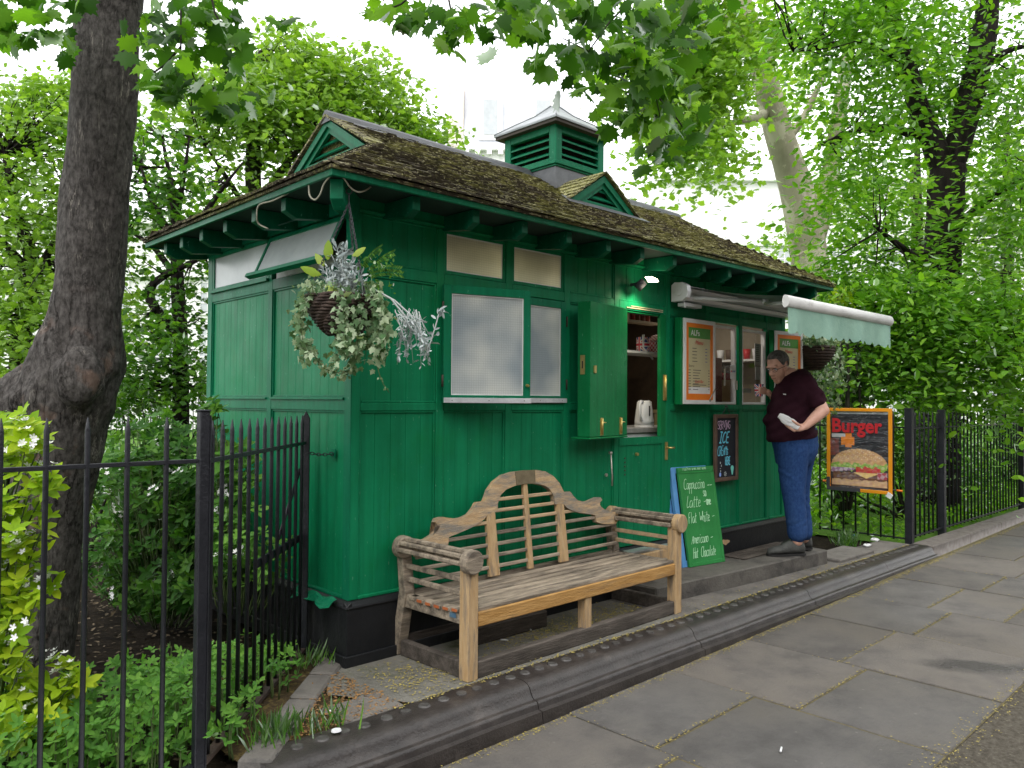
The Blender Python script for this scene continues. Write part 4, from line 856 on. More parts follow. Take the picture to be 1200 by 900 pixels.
m_.add([Tt(.275+.026*math.cos(q),.105+.022*math.sin(q),.003) for q in np.linspace(0,2*PI,13)[:-1]],[tuple(range(12))],0); m_.add([Tt(.252,.098,.0036),Tt(.298,.098,.0036),Tt(.282,.048,.0036),Tt(.268,.048,.0036)],[(0,1,2,3)],0)
m_.add([Tt(.085+.016*math.cos(q),.058+.018*math.sin(q),.003) for q in np.linspace(0,2*PI,11)[:-1]],[tuple(range(10))],1); m_.build('ice_cream_drawing',[pm('mint_chalk',(.2,.7,.6),None,1,.9),pm('periwinkle_chalk',(.25,.4,.85),None,1,.9)],pn)
m_=MB(); m_.tube([Tb(.12,.012,bh-.01),Tb(.19,.016,bh+.07),Tb(.26,.012,bh-.01)],.003,6); m_.disc(Tb(.19,.0,bh+.07),(0,-1,0),.006,.022,8); m_.build('hanging_cord','ink',t)
# green board leaning on the step, blue board behind it
B0=Vector((2.966,-.150,.122)); B1=Vector((3.385,-.205,.122)); bu=(B1-B0).normalized(); bwid=(B1-B0).length; lean=math.radians(9.5)
az=math.atan2(bu.y,bu.x)
t=thing('green_menu_board','green wooden chalk board with handwritten coffee list leaning on the step','sign',loc=B0,rot=(-lean,0,az))
BH=.775
m_=MB(); m_.box((0.012,.004,.012),(bwid-.012,.018,BH-.012)); pn=m_.build('chalk_panel','bgreen',t)
m_=MB(); frame(m_,lambda u,o,z:(u,-o,z),0,bwid,0,BH,-.026,.0,.03); m_.box((0,-.0,BH-.05),(bwid,.006,BH-.031)); m_.build('frame','bgreen',t,bevel=.003)
Tt=lambda u,v,o:(u,-(o-.0035),v)
m_=MB(); k_=dict(sq=.72,gap=.2,slant=.2,jit=.025)
strokes(m_,'Cappuccino',.04,.60,.085,.0046,Tt,sq=.50,gap=.09,slant=.12,rise=.0,jit=.02); strokes(m_,'--',.325,.60,.05,.006,Tt,sq=.9)
strokes(m_,'Latte -',.045,.455,.095,.0046,Tt,sq=.66,gap=.09,slant=.2); strokes(m_,'S/D',.26,.535,.045,.005,Tt,sq=.5,gap=.1); strokes(m_,'ome',.285,.465,.07,.007,Tt,sq=.5,gap=.05)
strokes(m_,'Flat White -',.045,.335,.085,.0046,Tt,sq=.52,gap=.09,slant=.12)
strokes(m_,'Americano -',.05,.175,.075,.0044,Tt,sq=.54,gap=.09,slant=.3)
strokes(m_,'Hot Chocolate',.05,.065,.08,.0044,Tt,sq=.44,gap=.09,slant=.2)
m_.build('lettering','chalk',pn)
m_=MB(); Tt2=lambda u,v,o:(u,-(o+.0005),v); strokes(m_,'rsaltee xrms mer asm',.05,BH-.024,.026,.003,Tt2,sq=.7,gap=.5); m_.build('lettering','chalk',pn)
t=thing('blue_menu_board','pale blue edged folding board standing behind the green chalk board','sign',loc=B0+Vector((-.052,.024,-.0)),rot=(-lean,0,az))
m_=MB(); frame(m_,lambda u,o,z:(u,-o,z),0,bwid,0,BH+.005,-.045,-.012,.05); frame(m_,lambda u,o,z:(u,-o,z),-.035,bwid-.04,.0,BH,-.085,-.055,.05); m_.build('frame','blue',t,bevel=.003)
m_=MB(); m_.box((.04,.02,.04),(bwid-.04,.03,BH-.04)); m_.box((.01,.062,.04),(bwid-.08,.07,BH-.04)); m_.build('chalk_panel','slate',t)
# ================================================================ STEP, timber, rail
st_=thing('doorstep','long grey concrete doorstep along the front of the hut','step')
m_=MB(); P=[(2.17,-.10),(2.21,-.355),(2.42,-.40),(3.65,-.50),(4.52,-.53),(4.62,-.06),(2.17,-.06)]
P=[(2.19,-.05),(2.22,-.37),(3.65,-.485),(4.52,-.53),(4.62,-.05)]
m_.prism(P,-.02,.12,0,T=lambda u,v,w_:(u,v,w_)); m_.build('step_block',pm('step_concrete',(.085,.078,.07),(.14,.13,.115),4,.85,.5,50,.2,c3=(.06,.056,.052),s3=1.6),st_,bevel=.01)
m_=MB()
for k in range(5): y=-.06-k*.045; m_.box((3.55,y-.038,.122),(4.50,y,.134))
m_.build('worn_slat','wg',st_,bevel=.004)
m_=MB(); m_.box((4.62,-.60,-.02),(5.35,-.30,.03)); m_.build('loose_paving_stone','stone',label='flat grey paving stone at the right end of the doorstep',cat='paving stone',bevel=.01)
m_=MB(); m_.prism([(-.45,-.46),(-.1,-.12),(-.1,-.28),(-.32,-.46)],0,.0) if False else None
# bits under/behind the bench: metal slotted rail and planks leaning on the plinth
m_=MB(); 
m_.box((.62,-.19,.10),(1.25,-.17,.165)); 
for k in range(14): m_.box((.635+k*.044,-.1925,.112),(.655+k*.044,-.1903,.15),1)
m_.build('metal_channel',[pm('galvanised',(.3,.3,.33),(.4,.4,.42),20,.4,.1,40,.5,.6),'dark'],label='galvanised slotted metal channel stored behind the bench legs',cat='metal channel')
m_=MB(); m_.box((.62,-.215,.0),(1.30,-.165,.099)); m_.build('timber_block','wg',label='dark timber block lying behind the bench under the metal channel',cat='timber block',bevel=.006)
m_=MB(); m_.tube([(1.95,-.06,.28),(2.75,-.10,.32)],.045,14,0,True); m_.tube([(1.95,-.06,.28),(1.94,-.06,.28)],.038,14,1); m_.tube([(2.0,-.115,.23),(2.72,-.15,.27)],.01,8,1)
# shelf of odds by bench right end
m_=MB(); m_.box((2.10,-.14,.125),(2.86,-.055,.30)); m_.build('timber_crate','wz',label='old wooden plank box standing on the step between bench and chalk board',cat='box',bevel=.004)
m_=MB(); m_.box((2.05,-.115,.302),(2.88,-.05,.318)); m_.box((2.05,-.13,.318),(2.5,-.06,.33)); m_.build('metal_sheet',pm('dull_sheet',(.25,.28,.28),(.4,.43,.42),9,.35,.1,20,.5,.4),label='dull metal sheets lying on the wooden box behind the bench arm',cat='metal sheet')
# ================================================================ BENCH
BX,BY,BT=.325,-.600,math.radians(1.3); BL,BD=1.841,.513
be=thing('park_bench','weathered teak bench with arched scrolled back and rolled arms','bench',loc=(BX,BY,0),rot=(0,0,BT))
def bp(name,mb,mat,bev=.004,par=None,label=None): return mb.build(name,mat,par or be,bevel=bev,label=label)
SH=.355; AH=.60
for i,(x,mt) in enumerate(((0,'wz'),(BL,'wz'))):
    m_=MB(); m_.prism([(-.035,0),(.035,0),(.034,AH-.02),(-.034,AH-.02)],-.035,.035,0,T=lambda u,z,w_,x=x:(x+u,w_,z)); bp('leg',m_,mt)
for x in (0,BL): # raked rear legs rising to the arm/back
    m_=MB(); m_.prism([(BD+.04,0),(BD+.105,0),(BD+.03,SH),(BD+.06,AH),(BD+.01,AH),(BD-.03,SH)],-.033,.033,0,T=lambda y,z,w_,x=x:(x+w_,y,z)); bp('leg',m_,'wx')
m_=MB(); m_.box((BL/2-.03,-.02,0.05),(BL/2+.03,.04,SH-.09)); bp('leg',m_,'wz')
m_=MB(); m_.box((BL/2-.03,BD,0.05),(BL/2+.03,BD+.05,SH-.09)); bp('leg',m_,'wx')
# arms: rolled scroll ends, slats
for x,sg in ((0,-1),(BL,1)):
    for y in (-.03,BD+.02):
        m_=MB(); m_.disc((x+sg*.012,y-.028,AH-.005),(0,1,0),.062,.056,22)
        bp('arm_scroll',m_,'wz' if sg>0 else 'wx',.006)
    m_=MB()
    for (dx_,dz_) in ((-.035,.028),(.0,.046),(.035,.028),(.047,-.006)): 
        xx=x+sg*.012+sg*dx_; m_.box((xx-.013,.0,AH-.005+dz_-.011),(xx+.013,BD,AH-.005+dz_+.011))
    m_.box((x+sg*-.045-.012,.0,AH-.03),(x+sg*-.045+.012,BD,AH-.002))
    bp('arm_slats',m_,'wx')
    for z in (SH+.055,SH+.125):
        m_=MB(); m_.box((x-.012,.03,z),(x+.012,BD,z+.026)); bp('side_rail',m_,'wx' if sg<0 else 'wb')
    m_=MB(); m_.box((x-.02,.035,SH-.085),(x+.02,BD-.0,SH-.012)); bp('side_apron',m_,'wx')
# seat
n=7
for k in range(n):
    y=-.02+k*.072; zc=SH-.010*math.sin(k/(n-1)*PI)-.002*k; m_=MB(); m_.box((-.03 if k>0 else .036,y,zc-.022),(BL+.03 if k>0 else BL-.036,y+.047,zc)); bp('seat_slat',m_,'wx')
    if k in(1,2,3,4,5): m_=MB(); m_.box((-.0335,y+.004,zc-.016),(-.0305,y+.043,zc-.002)); bp('end_grain',m_,'end',0)
m_=MB(); m_.box((.034,-.03,SH-.095),(BL-.034,-.002,SH-.02)); bp('seat_rail',m_,'wo',.005)
m_=MB(); m_.box((.034,BD-.02,SH-.07),(BL-.034,BD+.01,SH-.0)); bp('rear_rail',m_,'wx',.005)
m_=MB(); m_.box((-.0215,.075,SH-.06),(-.0205,.125,SH-.035)); bp('maker_plate',m_,pm('blue_plate',(.05,.12,.2),(.1,.17,.22),20,.5),0)
# ground frame
m_=MB(); m_.box((.04,-.025,0),(BL-.036,.02,.085)); bp('ground_beam',m_,'wg',.005)
m_=MB(); m_.box((.04,BD+.045,0),(BL-.036,BD+.09,.10)); bp('ground_beam',m_,'wg',.005)
for x in (0,BL): m_=MB(); m_.box((x-.02,.037,0),(x+.022,BD+.03,.085)); bp('ground_beam',m_,'wg',.005)
# back: arched crest board as one outline with thickness, leaned back
lb=math.radians(6.5); b0=BD-.075
def TB(u,v,o): # u along, v up from seat along the leaned plane, o towards viewer
    return (u, b0+v*math.sin(lb)-o*math.cos(lb), SH+v*math.cos(lb)+o*math.sin(lb))
C_=BL/2
hb=(.957-SH)/math.cos(lb)
OUT=[(0,.615),(.10,.612),(.19,.598),(.265,.562),(.318,.515),(.352,.458),(.36,.45),(.415,.45),(.425,.443),(.45,.415),(.49,.385),(.545,.372),(.60,.37),(.65,.380),(.70,.39),(.735,.386),(.75,.366),(.738,.36),(.722,.352),(.72,.335),(.735,.318),(.77,.298),(.82,.28),(BL/2-.03,.272)]
INN=[(BL/2-.03,.19),(.85,.19),(.80,.195),(.72,.205),(.67,.222),(.662,.25),(.66,.27),(.635,.276),(.59,.284),(.50,.302),(.43,.32),(.375,.345),(.345,.372),(.30,.378),(.262,.378),(.255,.43),(.225,.478),(.175,.507),(.10,.524),(0,.530)]
def crest(): return OUT,INN
hf,inn=crest(); m_=MB(); th=.038
def strip(sg):
    # triangulate the ribbon between outer and inner outline by resampling
    def res(P,n):
        L_=[0]
        for a,b in zip(P[:-1],P[1:]): L_.append(L_[-1]+math.hypot(a[0]-b[0],a[1]-b[1]))
        out=[]
        for k in range(n):
            s=L_[-1]*k/(n-1); j=max(i for i in range(len(L_)) if L_[i]<=s+1e-9); j=min(j,len(P)-2); t=(s-L_[j])/max(L_[j+1]-L_[j],1e-9); out.append((P[j][0]*(1-t)+P[j+1][0]*t,P[j][1]*(1-t)+P[j+1][1]*t))
        return out
    poly=hf+inn; return [(C_+sg*x,y) for x,y in poly]
for sg in (-1,1):
    P=strip(sg); bm=bmesh.new(); vs=[bm.verts.new(TB(x,y,0)) for x,y in P]; f=bm.faces.new(vs); bmesh.ops.triangulate(bm,faces=[f]); bm.verts.index_update(); tri=[tuple(v.index for v in q.verts) for q in bm.faces]; bm.free()
    n=len(P); m_.add([TB(x,y,0) for x,y in P]+[TB(x,y,-th) for x,y in P],tri+[tuple(n+i for i in q[::-1]) for q in tri]+[(i,(i+1)%n,n+(i+1)%n,n+i) for i in range(n-1)])
bk=bp('crest_board',m_,pm('crest_wood',(.44,.29,.15),(.55,.40,.24),3,.75,.5,9,.2,stretch=(3,14,14),c3=(.24,.215,.18),s3=1.6,p3=(.42,.6)),0)
m_=MB()
P=[(C_-.09,.612),(C_,.6145),(C_+.09,.612),(C_+.085,.527),(C_,.531),(C_-.085,.527)]
m_.prism(P,.001,.004,0,T=lambda u,v,o:TB(u,v,o)); bp('plaque',m_,pm('old_brass',(.15,.12,.07),(.22,.18,.11),20,.5,.1,40,.5,.4),0,bk)
for u,v1 in ((C_-.315,.385),(C_,.535),(C_+.315,.385)):
    m_=MB(); w_=.042 if u!=C_ else .022; m_.prism([(u-w_,0),(u+w_,0),(u+w_*.85,v1),(u-w_*.85,v1)],-.03,-.002,0,T=lambda a,b,o:TB(a,b,o)); bp('back_stile',m_,'wz')
for k in range(7):
    v=.045+k*.066; a,b={0:(.03,BL-.03),1:(.03,BL-.03),2:(.03,BL-.03),3:(.25,BL-.25),4:(.45,BL-.45),5:(C_-.262,C_+.262),6:(C_-.25,C_+.25)}[k]
    m_=MB(); m_.prism([(a,v),(b,v),(b,v+.022),(a,v+.022)],-.028,-.008,0,T=lambda u,w2,o:TB(u,w2,o)); bp('back_slat',m_,'wx' if k<4 else 'wb')
# ================================================================ AWNING
aw=thing('awning','retracted-arm awning with white cassette and pale green scalloped valance over the serving windows','awning')
def aws(u): return u
m_=MB(); ax0,ax1=2.90,4.76
prof_=[( .0,2.20),(.0,2.33),(.03,2.35),(.10,2.345),(.145,2.32),(.155,2.27),(.14,2.225),(.10,2.20)]
m_.prism(prof_,ax0,ax0+.05,0,T=lambda o,z,w_:F(w_,o+.012,z)); m_.disc(F(ax0-.0005,.085,2.272),(-1,0,0),.032,.004,16); m_.build('end_cap','plastic',aw,bevel=.012)
m_=MB(); m_.prism([(o,z) for o,z in [(.01,2.21),(.01,2.325),(.10,2.325),(.12,2.30),(.10,2.275),(.10,2.25),(.12,2.235),(.10,2.21)]],ax0+.05,ax1,0,T=lambda o,z,w_:F(w_,o+.012,z)); m_.build('cassette','plastic',aw)
fb=-.90; FB=[(2.955,2.145),(4.80,2.135)]
yo=.955
fx0,fx1=2.92,4.80; fzc=2.125
m_=MB(); n=14; sec=[(yo+.035*math.cos(q)*(1 if math.cos(q)>0 else .55),fzc+.045*math.sin(q)) for q in np.linspace(0,2*PI,n+1)[:-1]]
m_.prism(sec,fx0,fx1,0,T=lambda o,z,w_:F(w_,o,z)); fbar=m_.build('front_bar',pm('grubby_white',(.52,.52,.51),(.72,.72,.71),7,.45,.1,20,c3=(.3,.3,.28),s3=5,p3=(.55,.7),stretch=(.4,1,1)),aw)
for p in fbar.data.polygons: p.use_smooth=len(p.vertices)==4
# canvas sheet
m_=MB(); nx=20
vs=[];K=6
for j in range(K+1):
    t_=j/K
    for i in range(nx+1): u=ax0+.06+(fx1-.05-ax0-.06)*i/nx; vs.append(F(u,.10+(yo-.10)*t_,2.325+(fzc+.04-2.325)*t_-.02*math.sin(PI*t_)))
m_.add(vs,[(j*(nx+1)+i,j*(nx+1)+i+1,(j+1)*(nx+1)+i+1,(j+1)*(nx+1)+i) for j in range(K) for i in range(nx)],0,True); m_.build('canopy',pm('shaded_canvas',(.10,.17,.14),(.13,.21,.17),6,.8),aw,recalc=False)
# valance with scallops
m_=MB(); nx=180; vs=[]
for i in range(nx+1):
    u=fx0+.02+(fx1-fx0-.04)*i/nx; sc_=-.030*abs(math.sin(PI*(u-fx0)/.135+.4*math.sin(u*5)))+.004*math.sin(u*70); w1_=.010*math.sin(u*11)+.006*math.sin(u*23+1); zb=fzc-.205+sc_+.004*math.sin(u*5)
    for j in range(6): t_=j/5; vs.append(F(u,yo+.012+w1_*t_,(fzc-.035)*(1-t_)+zb*t_))
m_.add(vs,[(i*6+j,i*6+j+1,(i+1)*6+j+1,(i+1)*6+j) for i in range(nx) for j in range(5)],0,True); m_.build('valance','cloth',aw,recalc=False)
for x0_,s in ((ax0+.12,1),(ax1-.1,-1)):
    m_=MB(); el=(x0_+s*.42,.52,2.21); m_.tube([F(x0_,.10,2.235),F(el[0],el[1],el[2])],.017,8); m_.tube([F(el[0],el[1],el[2]-.02),F(x0_+s*.03,yo-.03,fzc)],.015,8); m_.ball(F(*el),.028); m_.build('folding_arm','plastic',aw)
m_=MB(); m_.tube([F(ax0+.06,.09,2.20),F(ax0+.06,.10,2.15)],.009,8); m_.box((ax0+.06,.03,2.165),(ax0+.30,.10,2.195),0,F); m_.build('bracket','plastic',aw,bevel=.004)
# ================================================================ WALL LAMP
la=thing('wall_lamp','small lit bulkhead spotlight above the hatch','lamp',loc=F(2.43,0,2.30))
m_=MB(); m_.tube([(-.03,0,-.02),(-.02,-.05,-.015),(0,-.08,.0)],.012,8); m_.tube([(-.035,-.06,-.05),(-.0,-.10,-.0)],[.035,.03],12); m_.build('lamp_bracket','ink',la)
m_=MB(); m_.loft([((.02,-.13,.03),(.03,0,0),(0,.03,0)),((.045,-.14,.018),(.042,0,0),(0,.035,0)),((.05,-.145,.0),(.045,0,0),(0,.04,0))],16); m_.build('bulb',pm('glowing_bulb',(1,.9,.7),None,1,.5,emit=(1,.86,.62),es=9),la)
pl=bpy.data.lights.new('lamp','SPOT'); pl.energy=9; pl.color=(1,.85,.6); pl.shadow_soft_size=.03; pl.spot_size=math.radians(120); pl.spot_blend=.8; po=bpy.data.objects.new('lamp_light',pl); col.objects.link(po); po.location=F(2.42,.17,2.262); po.rotation_euler=Vector((.12,-.5,1)).to_track_quat('Z','Y').to_euler()
pl=bpy.data.lights.new('ceiling_lamp','AREA'); pl.energy=16; pl.color=(1,.9,.68); pl.size=.5; pl.size_y=.1; po=bpy.data.objects.new('ceiling_light',pl); col.objects.link(po); po.location=(1.2,.75,2.41)
pl=bpy.data.lights.new('ceiling_lamp2','AREA'); pl.energy=5; pl.color=(1,.92,.8); pl.size=.4; po=bpy.data.objects.new('ceiling_light',pl); col.objects.link(po); po.location=(3.75,.45,2.41)
m_=MB(); m_.box((1.0,.6,2.425),(1.5,.9,2.438)); m_.build('ceiling_fitting','paper',hut)
# ================================================================ INSIDE THE HATCH
ct=thing('counter','white kitchen counter with grey top seen through the hatch','counter')
m_=MB(); m_.box((2.0,.12,1.165),(3.44,.62,1.205)); m_.build('worktop',pm('grey_worktop',(.22,.21,.2),(.3,.29,.28),12,.5),ct,bevel=.004); m_=MB(); m_.box((2.02,.14,.35),(3.42,.60,1.162)); m_.build('cupboard_front','white',ct)
m_=MB(); m_.box((3.5,.12,1.31),(4.4,.6,1.34)); m_.box((3.52,.2,.4),(4.38,.6,1.308)); m_.build('serving_counter',pm('buff_counter',(.25,.2,.1),(.32,.26,.15),6,.6),label='buff serving counter behind the serving windows',cat='counter')
k=thing('kettle','white plastic electric kettle on the counter inside the hatch','kettle',loc=(2.865,.22,1.206))
m_=MB(); m_.loft([((0,0,.018),(.078,0,0),(0,.078,0)),((0,0,.05),(.078,0,0),(0,.078,0)),((0,0,.13),(.068,0,0),(0,.068,0)),((0,0,.20),(.058,0,0),(0,.058,0)),((0,0,.212),(.045,0,0),(0,.045,0))],24); m_.build('body','plastic',k)
m_=MB(); m_.tube([(-.045,-.02,.20),(-.085,-.03,.205),(-.105,-.035,.17),(-.10,-.035,.09),(-.075,-.03,.05)],.012,10); m_.build('handle','plastic',k)
m_=MB(); m_.disc((0,0,0),(0,0,1),.08,.016,24); m_.build('base','plastic',k)
m_=MB(); m_.box((-.03,-.073,.09),(-.018,-.068,.17)); m_.build('water_gauge','ink',k)
m_=MB(); m_.prism([(.045,.19),(.08,.205),(.05,.16)],-.015,.015,0,T=lambda a,b,c:(a,c,b)); m_.build('spout','plastic',k)
shf=thing('wall_shelf','white shelf with bracket inside the hatch above the kettle','shelf'); m_=MB(); m_.box((2.3,.25,1.80),(3.4,.50,1.82)); m_.build('shelf_board','paper',shf)
m_=MB(); m_.tube([(3.1,.26,1.80),(3.3,.26,1.68)],.012,6); m_.build('shelf_bracket','white',shf)
def ujack(u,v): # union flag as material index 0 blue 1 white 2 red ; u,v in 0..1
    x=(u-.5)*2;y=(v-.5)*2
    if abs(x)<.12 or abs(y)<.16: return 2
    if abs(x)<.24 or abs(y)<.30: return 1
    d=abs(abs(x)-abs(y))
    if d<.09: return 2
    if d<.26: return 1
    return 0
FL=[pm('flag_blue',(.02,.035,.2),None,1,.5),pm('flag_white',(.75,.75,.76),None,1,.5),pm('flag_red',(.6,.03,.06),None,1,.5)]
def flagcup(name,r,h,loc,label,cat,rot=(0,0,0),reps=3,group=None,phase=0,r2=None,lid=False):
    t=thing(name,label,cat,loc=loc,rot=rot,group=group); m_=MB(); n,m=72,26; r2=r2 or r
    for j in range(m):
        for i in range(n):
            a0,a1=2*PI*i/n+phase,2*PI*(i+1)/n+phase; za,zb=h*j/m,h*(j+1)/m; ra,rb=r2+(r-r2)*j/m,r2+(r-r2)*(j+1)/m
            m_.add([(ra*math.cos(a0),ra*math.sin(a0),za),(ra*math.cos(a1),ra*math.sin(a1),za),(rb*math.cos(a1),rb*math.sin(a1),zb),(rb*math.cos(a0),rb*math.sin(a0),zb)],[(0,1,2,3)],ujack((i*reps/n)%1,(j+.5)/m))
    o=m_.build('cup_wall',FL,t,recalc=False)
    m_=MB(); m_.disc((0,0,h-.004),(0,0,1),r*.98,.003,24); m_.build('rim' if not lid else 'lid','ink' if lid else 'paper',t); return t
flagcup('flag_tin',.055,.125,(3.03,.36,1.821),'union flag patterned tin standing on the shelf inside the hatch','tin')
m_=MB(); m_.prism([(0,0),(.12,0),(.12,.16),(.06,.15),(0,.09)],0,.08,0,T=lambda a,b,c:(3.12+a,.3+c,1.821+b)); 
gm=bpy.data.materials.new('gingham'); gm.use_nodes=True; ck=N(gm.node_tree,'ShaderNodeTexChecker',Scale=55); ck.inputs[1].default_value=(.75,.7,.68,1); ck.inputs[2].default_value=(.45,.12,.1,1); tc_=N(gm.node_tree,'ShaderNodeTexCoord'); gm.node_tree.links.new(tc_.outputs['Object'],ck.inputs[0]); gm.node_tree.links.new(ck.outputs[0],gm.node_tree.nodes['Principled BSDF'].inputs['Base Color'])
m_.build('paper_carton',gm,label='red gingham paper carton beside the flag tin on the shelf',cat='carton')
m_=MB(); m_.tube([(2.955,.30,1.90),(2.955,.30,1.96)],.010,8); m_.tube([(2.955,.30,1.90),(2.95,.295,1.85),(3.05,.27,1.76)],.008,8); m_.build('white_pipe','plastic',label='bent white plastic pipe hanging in front of the shelf tin',cat='pipe')
rk=thing('drinks_rack','small dark rack of bottles high inside the hatch','rack'); m_=MB(); m_.box((2.95,.45,2.08),(3.4,.55,2.10)); m_.box((2.95,.45,2.28),(3.4,.55,2.30)); m_.box((2.95,.45,2.10),(2.96,.55,2.28)); m_.build('rack_frame','cream',rk)
for kx in range(5): m_=MB(); m_.tube([(3.0+kx*.07,.5,2.10),(3.0+kx*.07,.5,2.2),(3.0+kx*.07,.5,2.24)],[.022,.022,.01],10); m_.build('bottle',pm('bottle%d'%kx,(random.uniform(.1,.5),random.uniform(.03,.12),.03),None,1,.3),rk)
# back-wall oven, fridge shapes
ov=thing('oven','dark kitchen oven against the back wall inside the hatch','oven'); m_=MB(); m_.box((2.9,1.45,.4),(3.9,1.80,1.75)); m_.build('body','ink',ov,bevel=.01); m_=MB(); m_.box((3.0,1.44,1.25),(3.8,1.449,1.6)); m_.build('door','dark',ov); m_=MB()
for kx in range(4): m_.disc((3.05+.2*kx,1.449,1.67),(0,-1,0),.03,.02,12)
m_.build('knob','steel',ov)
m_=MB(); m_.box((2.9,1.5,1.78),(4.1,1.80,1.80)); m_.box((2.9,1.5,2.1),(4.1,1.8,2.12)); m_.build('storage_shelf',pm('shelf_grey',(.15,.13,.11),None,1,.6),label='grey storage shelves high on the back wall of the hut',cat='shelf')
# things behind serving windows
m_=MB(); m_.loft([((3.78,.22,1.86),(.09,0,0),(0,.03,0)),((3.78,.22,2.02),(.085,0,0),(0,.03,0))],12); m_.build('crisp_packet',pm('blue_packet',(.03,.09,.3),(.1,.2,.5),20,.3),label='blue snack packet hanging inside the left serving window',cat='packet') if False else None
m_=MB(); m_.box((3.54,.12,1.341),(3.86,.34,1.80)); m_.build('glass_counter_case',pm('red_case',(.16,.03,.035),(.25,.08,.08),5,.2),label='red fronted machine standing behind the left serving window',cat='machine')
m_=MB(); m_.box((3.50,.06,1.80),(3.58,.085,2.04)); m_.build('snack_packet',pm('blue_packet',(.03,.09,.3),(.35,.3,.2),30,.3),label='blue snack packet hanging inside the left serving window',cat='packet')
m_=MB(); m_.box((3.79,-.005,1.615),(3.875,-.0025,1.735)); n1=m_.build('notice','paper',label='small white notice with blue and red spots stuck on the left serving window',cat='notice')
m_=MB()
for i,(x,c_) in enumerate(((3.805,0),(3.833,1),(3.86,2))): m_.disc((x,-.0052,1.68),(0,-1,0),.009,.001,12,i)
m_.build('printed_spots',[FL[2],FL[0],'inkb'],n1)
m_=MB(); m_.box((4.27,.031,1.75),(4.38,.034,1.95)); m_.box((4.28,.031,1.62),(4.37,.034,1.74)); n2=m_.build('notice','paper',label='two white typed sheets taped inside the right serving window',cat='notice')
m_=MB()
for k in range(9): m_.box((4.285,.0302,1.93-k*.018),(4.285+random.uniform(.05,.08),.0308,1.934-k*.018))
m_.build('typed_lines','ink',n2)
m_=MB(); m_.box((4.05,.30,1.341),(4.40,.50,1.62)); m_.build('bread_box',pm('cardboard',(.3,.22,.12),(.38,.28,.16),6,.8),label='cardboard box behind the right serving window',cat='box')
m_=MB(); m_.box((4.02,.12,1.50),(4.36,.13,1.54)); m_.build('inner_shelf','zinc',label='grey metal rail across the inside of the right serving window',cat='rail')
m_=MB(); m_.box((4.695,.06,1.2),(4.702,1.2,2.4)); m_.build('end_lining',pm('cream_boards',(.24,.2,.14),(.34,.29,.21),4,.6),hut)
cm=thing('coffee_machine','red and steel coffee machine inside the left serving window','coffee machine'); m_=MB(); m_.box((4.38,.48,1.20),(4.66,.92,1.70)); m_.build('body',pm('red_enamel',(.22,.02,.03),(.32,.05,.06),5,.2),cm,bevel=.02); m_=MB(); m_.box((4.36,.50,1.72),(4.64,.90,1.76)); m_.tube([(4.36,.56,1.6),(4.30,.56,1.58),(4.30,.56,1.50)],.012,8); m_.tube([(4.36,.76,1.6),(4.30,.76,1.58),(4.30,.76,1.50)],.012,8); m_.build('fittings','alu',cm)
m_=MB(); m_.box((4.42,.10,1.80),(4.69,1.1,1.82)); m_.build('end_shelf','paper',label='white shelf of cups across the inside end wall behind the serving windows',cat='shelf')
for k in range(9):
    m_=MB(); m_.tube([(4.52,.16+k*.095,1.821),(4.52,.16+k*.095,1.92)],[.028,.036],14); m_.build('cup_stack',['paper','red','blue','brown'][k%4],label=['plain white','red','blue','brown'][k%4]+' paper cups stacked on the inner shelf',cat='cup',group='%s cup stacks on the inner shelf'%['white','red','blue','brown'][k%4])
#PART4
import time as _t; print('T_2',_t.process_time())
# ================================================================ MAN
CRv=Vector(CR);CWv=Vector(CW);UPv=Vector((0,0,1))
MD=6.74
def Q(px,py,dd=0): return D(px,py,MD+dd)
base=D(928,645,MD); base.z=.12
man=thing('person','man in maroon t-shirt and blue jeans standing at the serving window with a cup','person',loc=base)
def Lk(o): o.location=-base; return o
bd=MB()
def cap(mb,a,b,r0,r1,n=12):
    a=Vector(a);b=Vector(b); mb.tube([a,b],[r0,r1],n); mb.ball(a,r0,0,n,8); mb.ball(b,r1,0,n,8)
S_=1/136.4
hc=Q(911.5,429.5,-.02)
# head frame: facing image-left, a little towards the viewer, pitched down
fd=(-CRv*.76-CWv*.56).normalized(); fd=(fd*math.cos(math.radians(22))-UPv*math.sin(math.radians(22))).normalized()
ls=UPv.cross(fd).normalized(); hu=fd.cross(ls).normalized()
RH=Matrix((fd,ls,hu)).transposed()
def H(f,s,u): return hc+fd*f+ls*s+hu*u
bd.ball(H(-.012,0,.035),(.102,.078,.092),0,20,14,RH); bd.ball(H(.028,0,-.03),(.066,.062,.088),0,18,12,RH); bd.ball(H(.048,0,-.085),(.036,.038,.03),0,14,8,RH)
bd.ball(H(-.02,0,-.02),(.07,.07,.08),0,14,8,RH); bd.ball(H(.055,.032,-.035),(.03,.026,.03),0,10,6,RH); bd.ball(H(.055,-.032,-.035),(.03,.026,.03),0,10,6,RH)
cap(bd,H(.085,0,.012),H(.112,0,-.028),.010,.017,10); bd.ball(H(.1,.013,-.032),.012,0,8,6); bd.ball(H(.1,-.013,-.032),.012,0,8,6)
cap(bd,H(.082,.045,.026),H(.092,.012,.03),.011,.010,8); cap(bd,H(.082,-.045,.026),H(.092,-.012,.03),.011,.010,8)
cap(bd,H(.087,.02,-.066),H(.087,-.02,-.066),.009,.009,8); cap(bd,H(.083,.018,-.079),H(.083,-.018,-.079),.010,.010,8)
for s in (1,-1):
    bd.ball(H(-.006,s*.078,-.012),(.017,.008,.032),0,10,8,RH)
cap(bd,H(.0,0,-.105),H(.05,0,-.105),.05,.035,12)
nk=Q(932,441,0); cap(bd,H(-.035,0,-.06),nk,.062,.060,16)
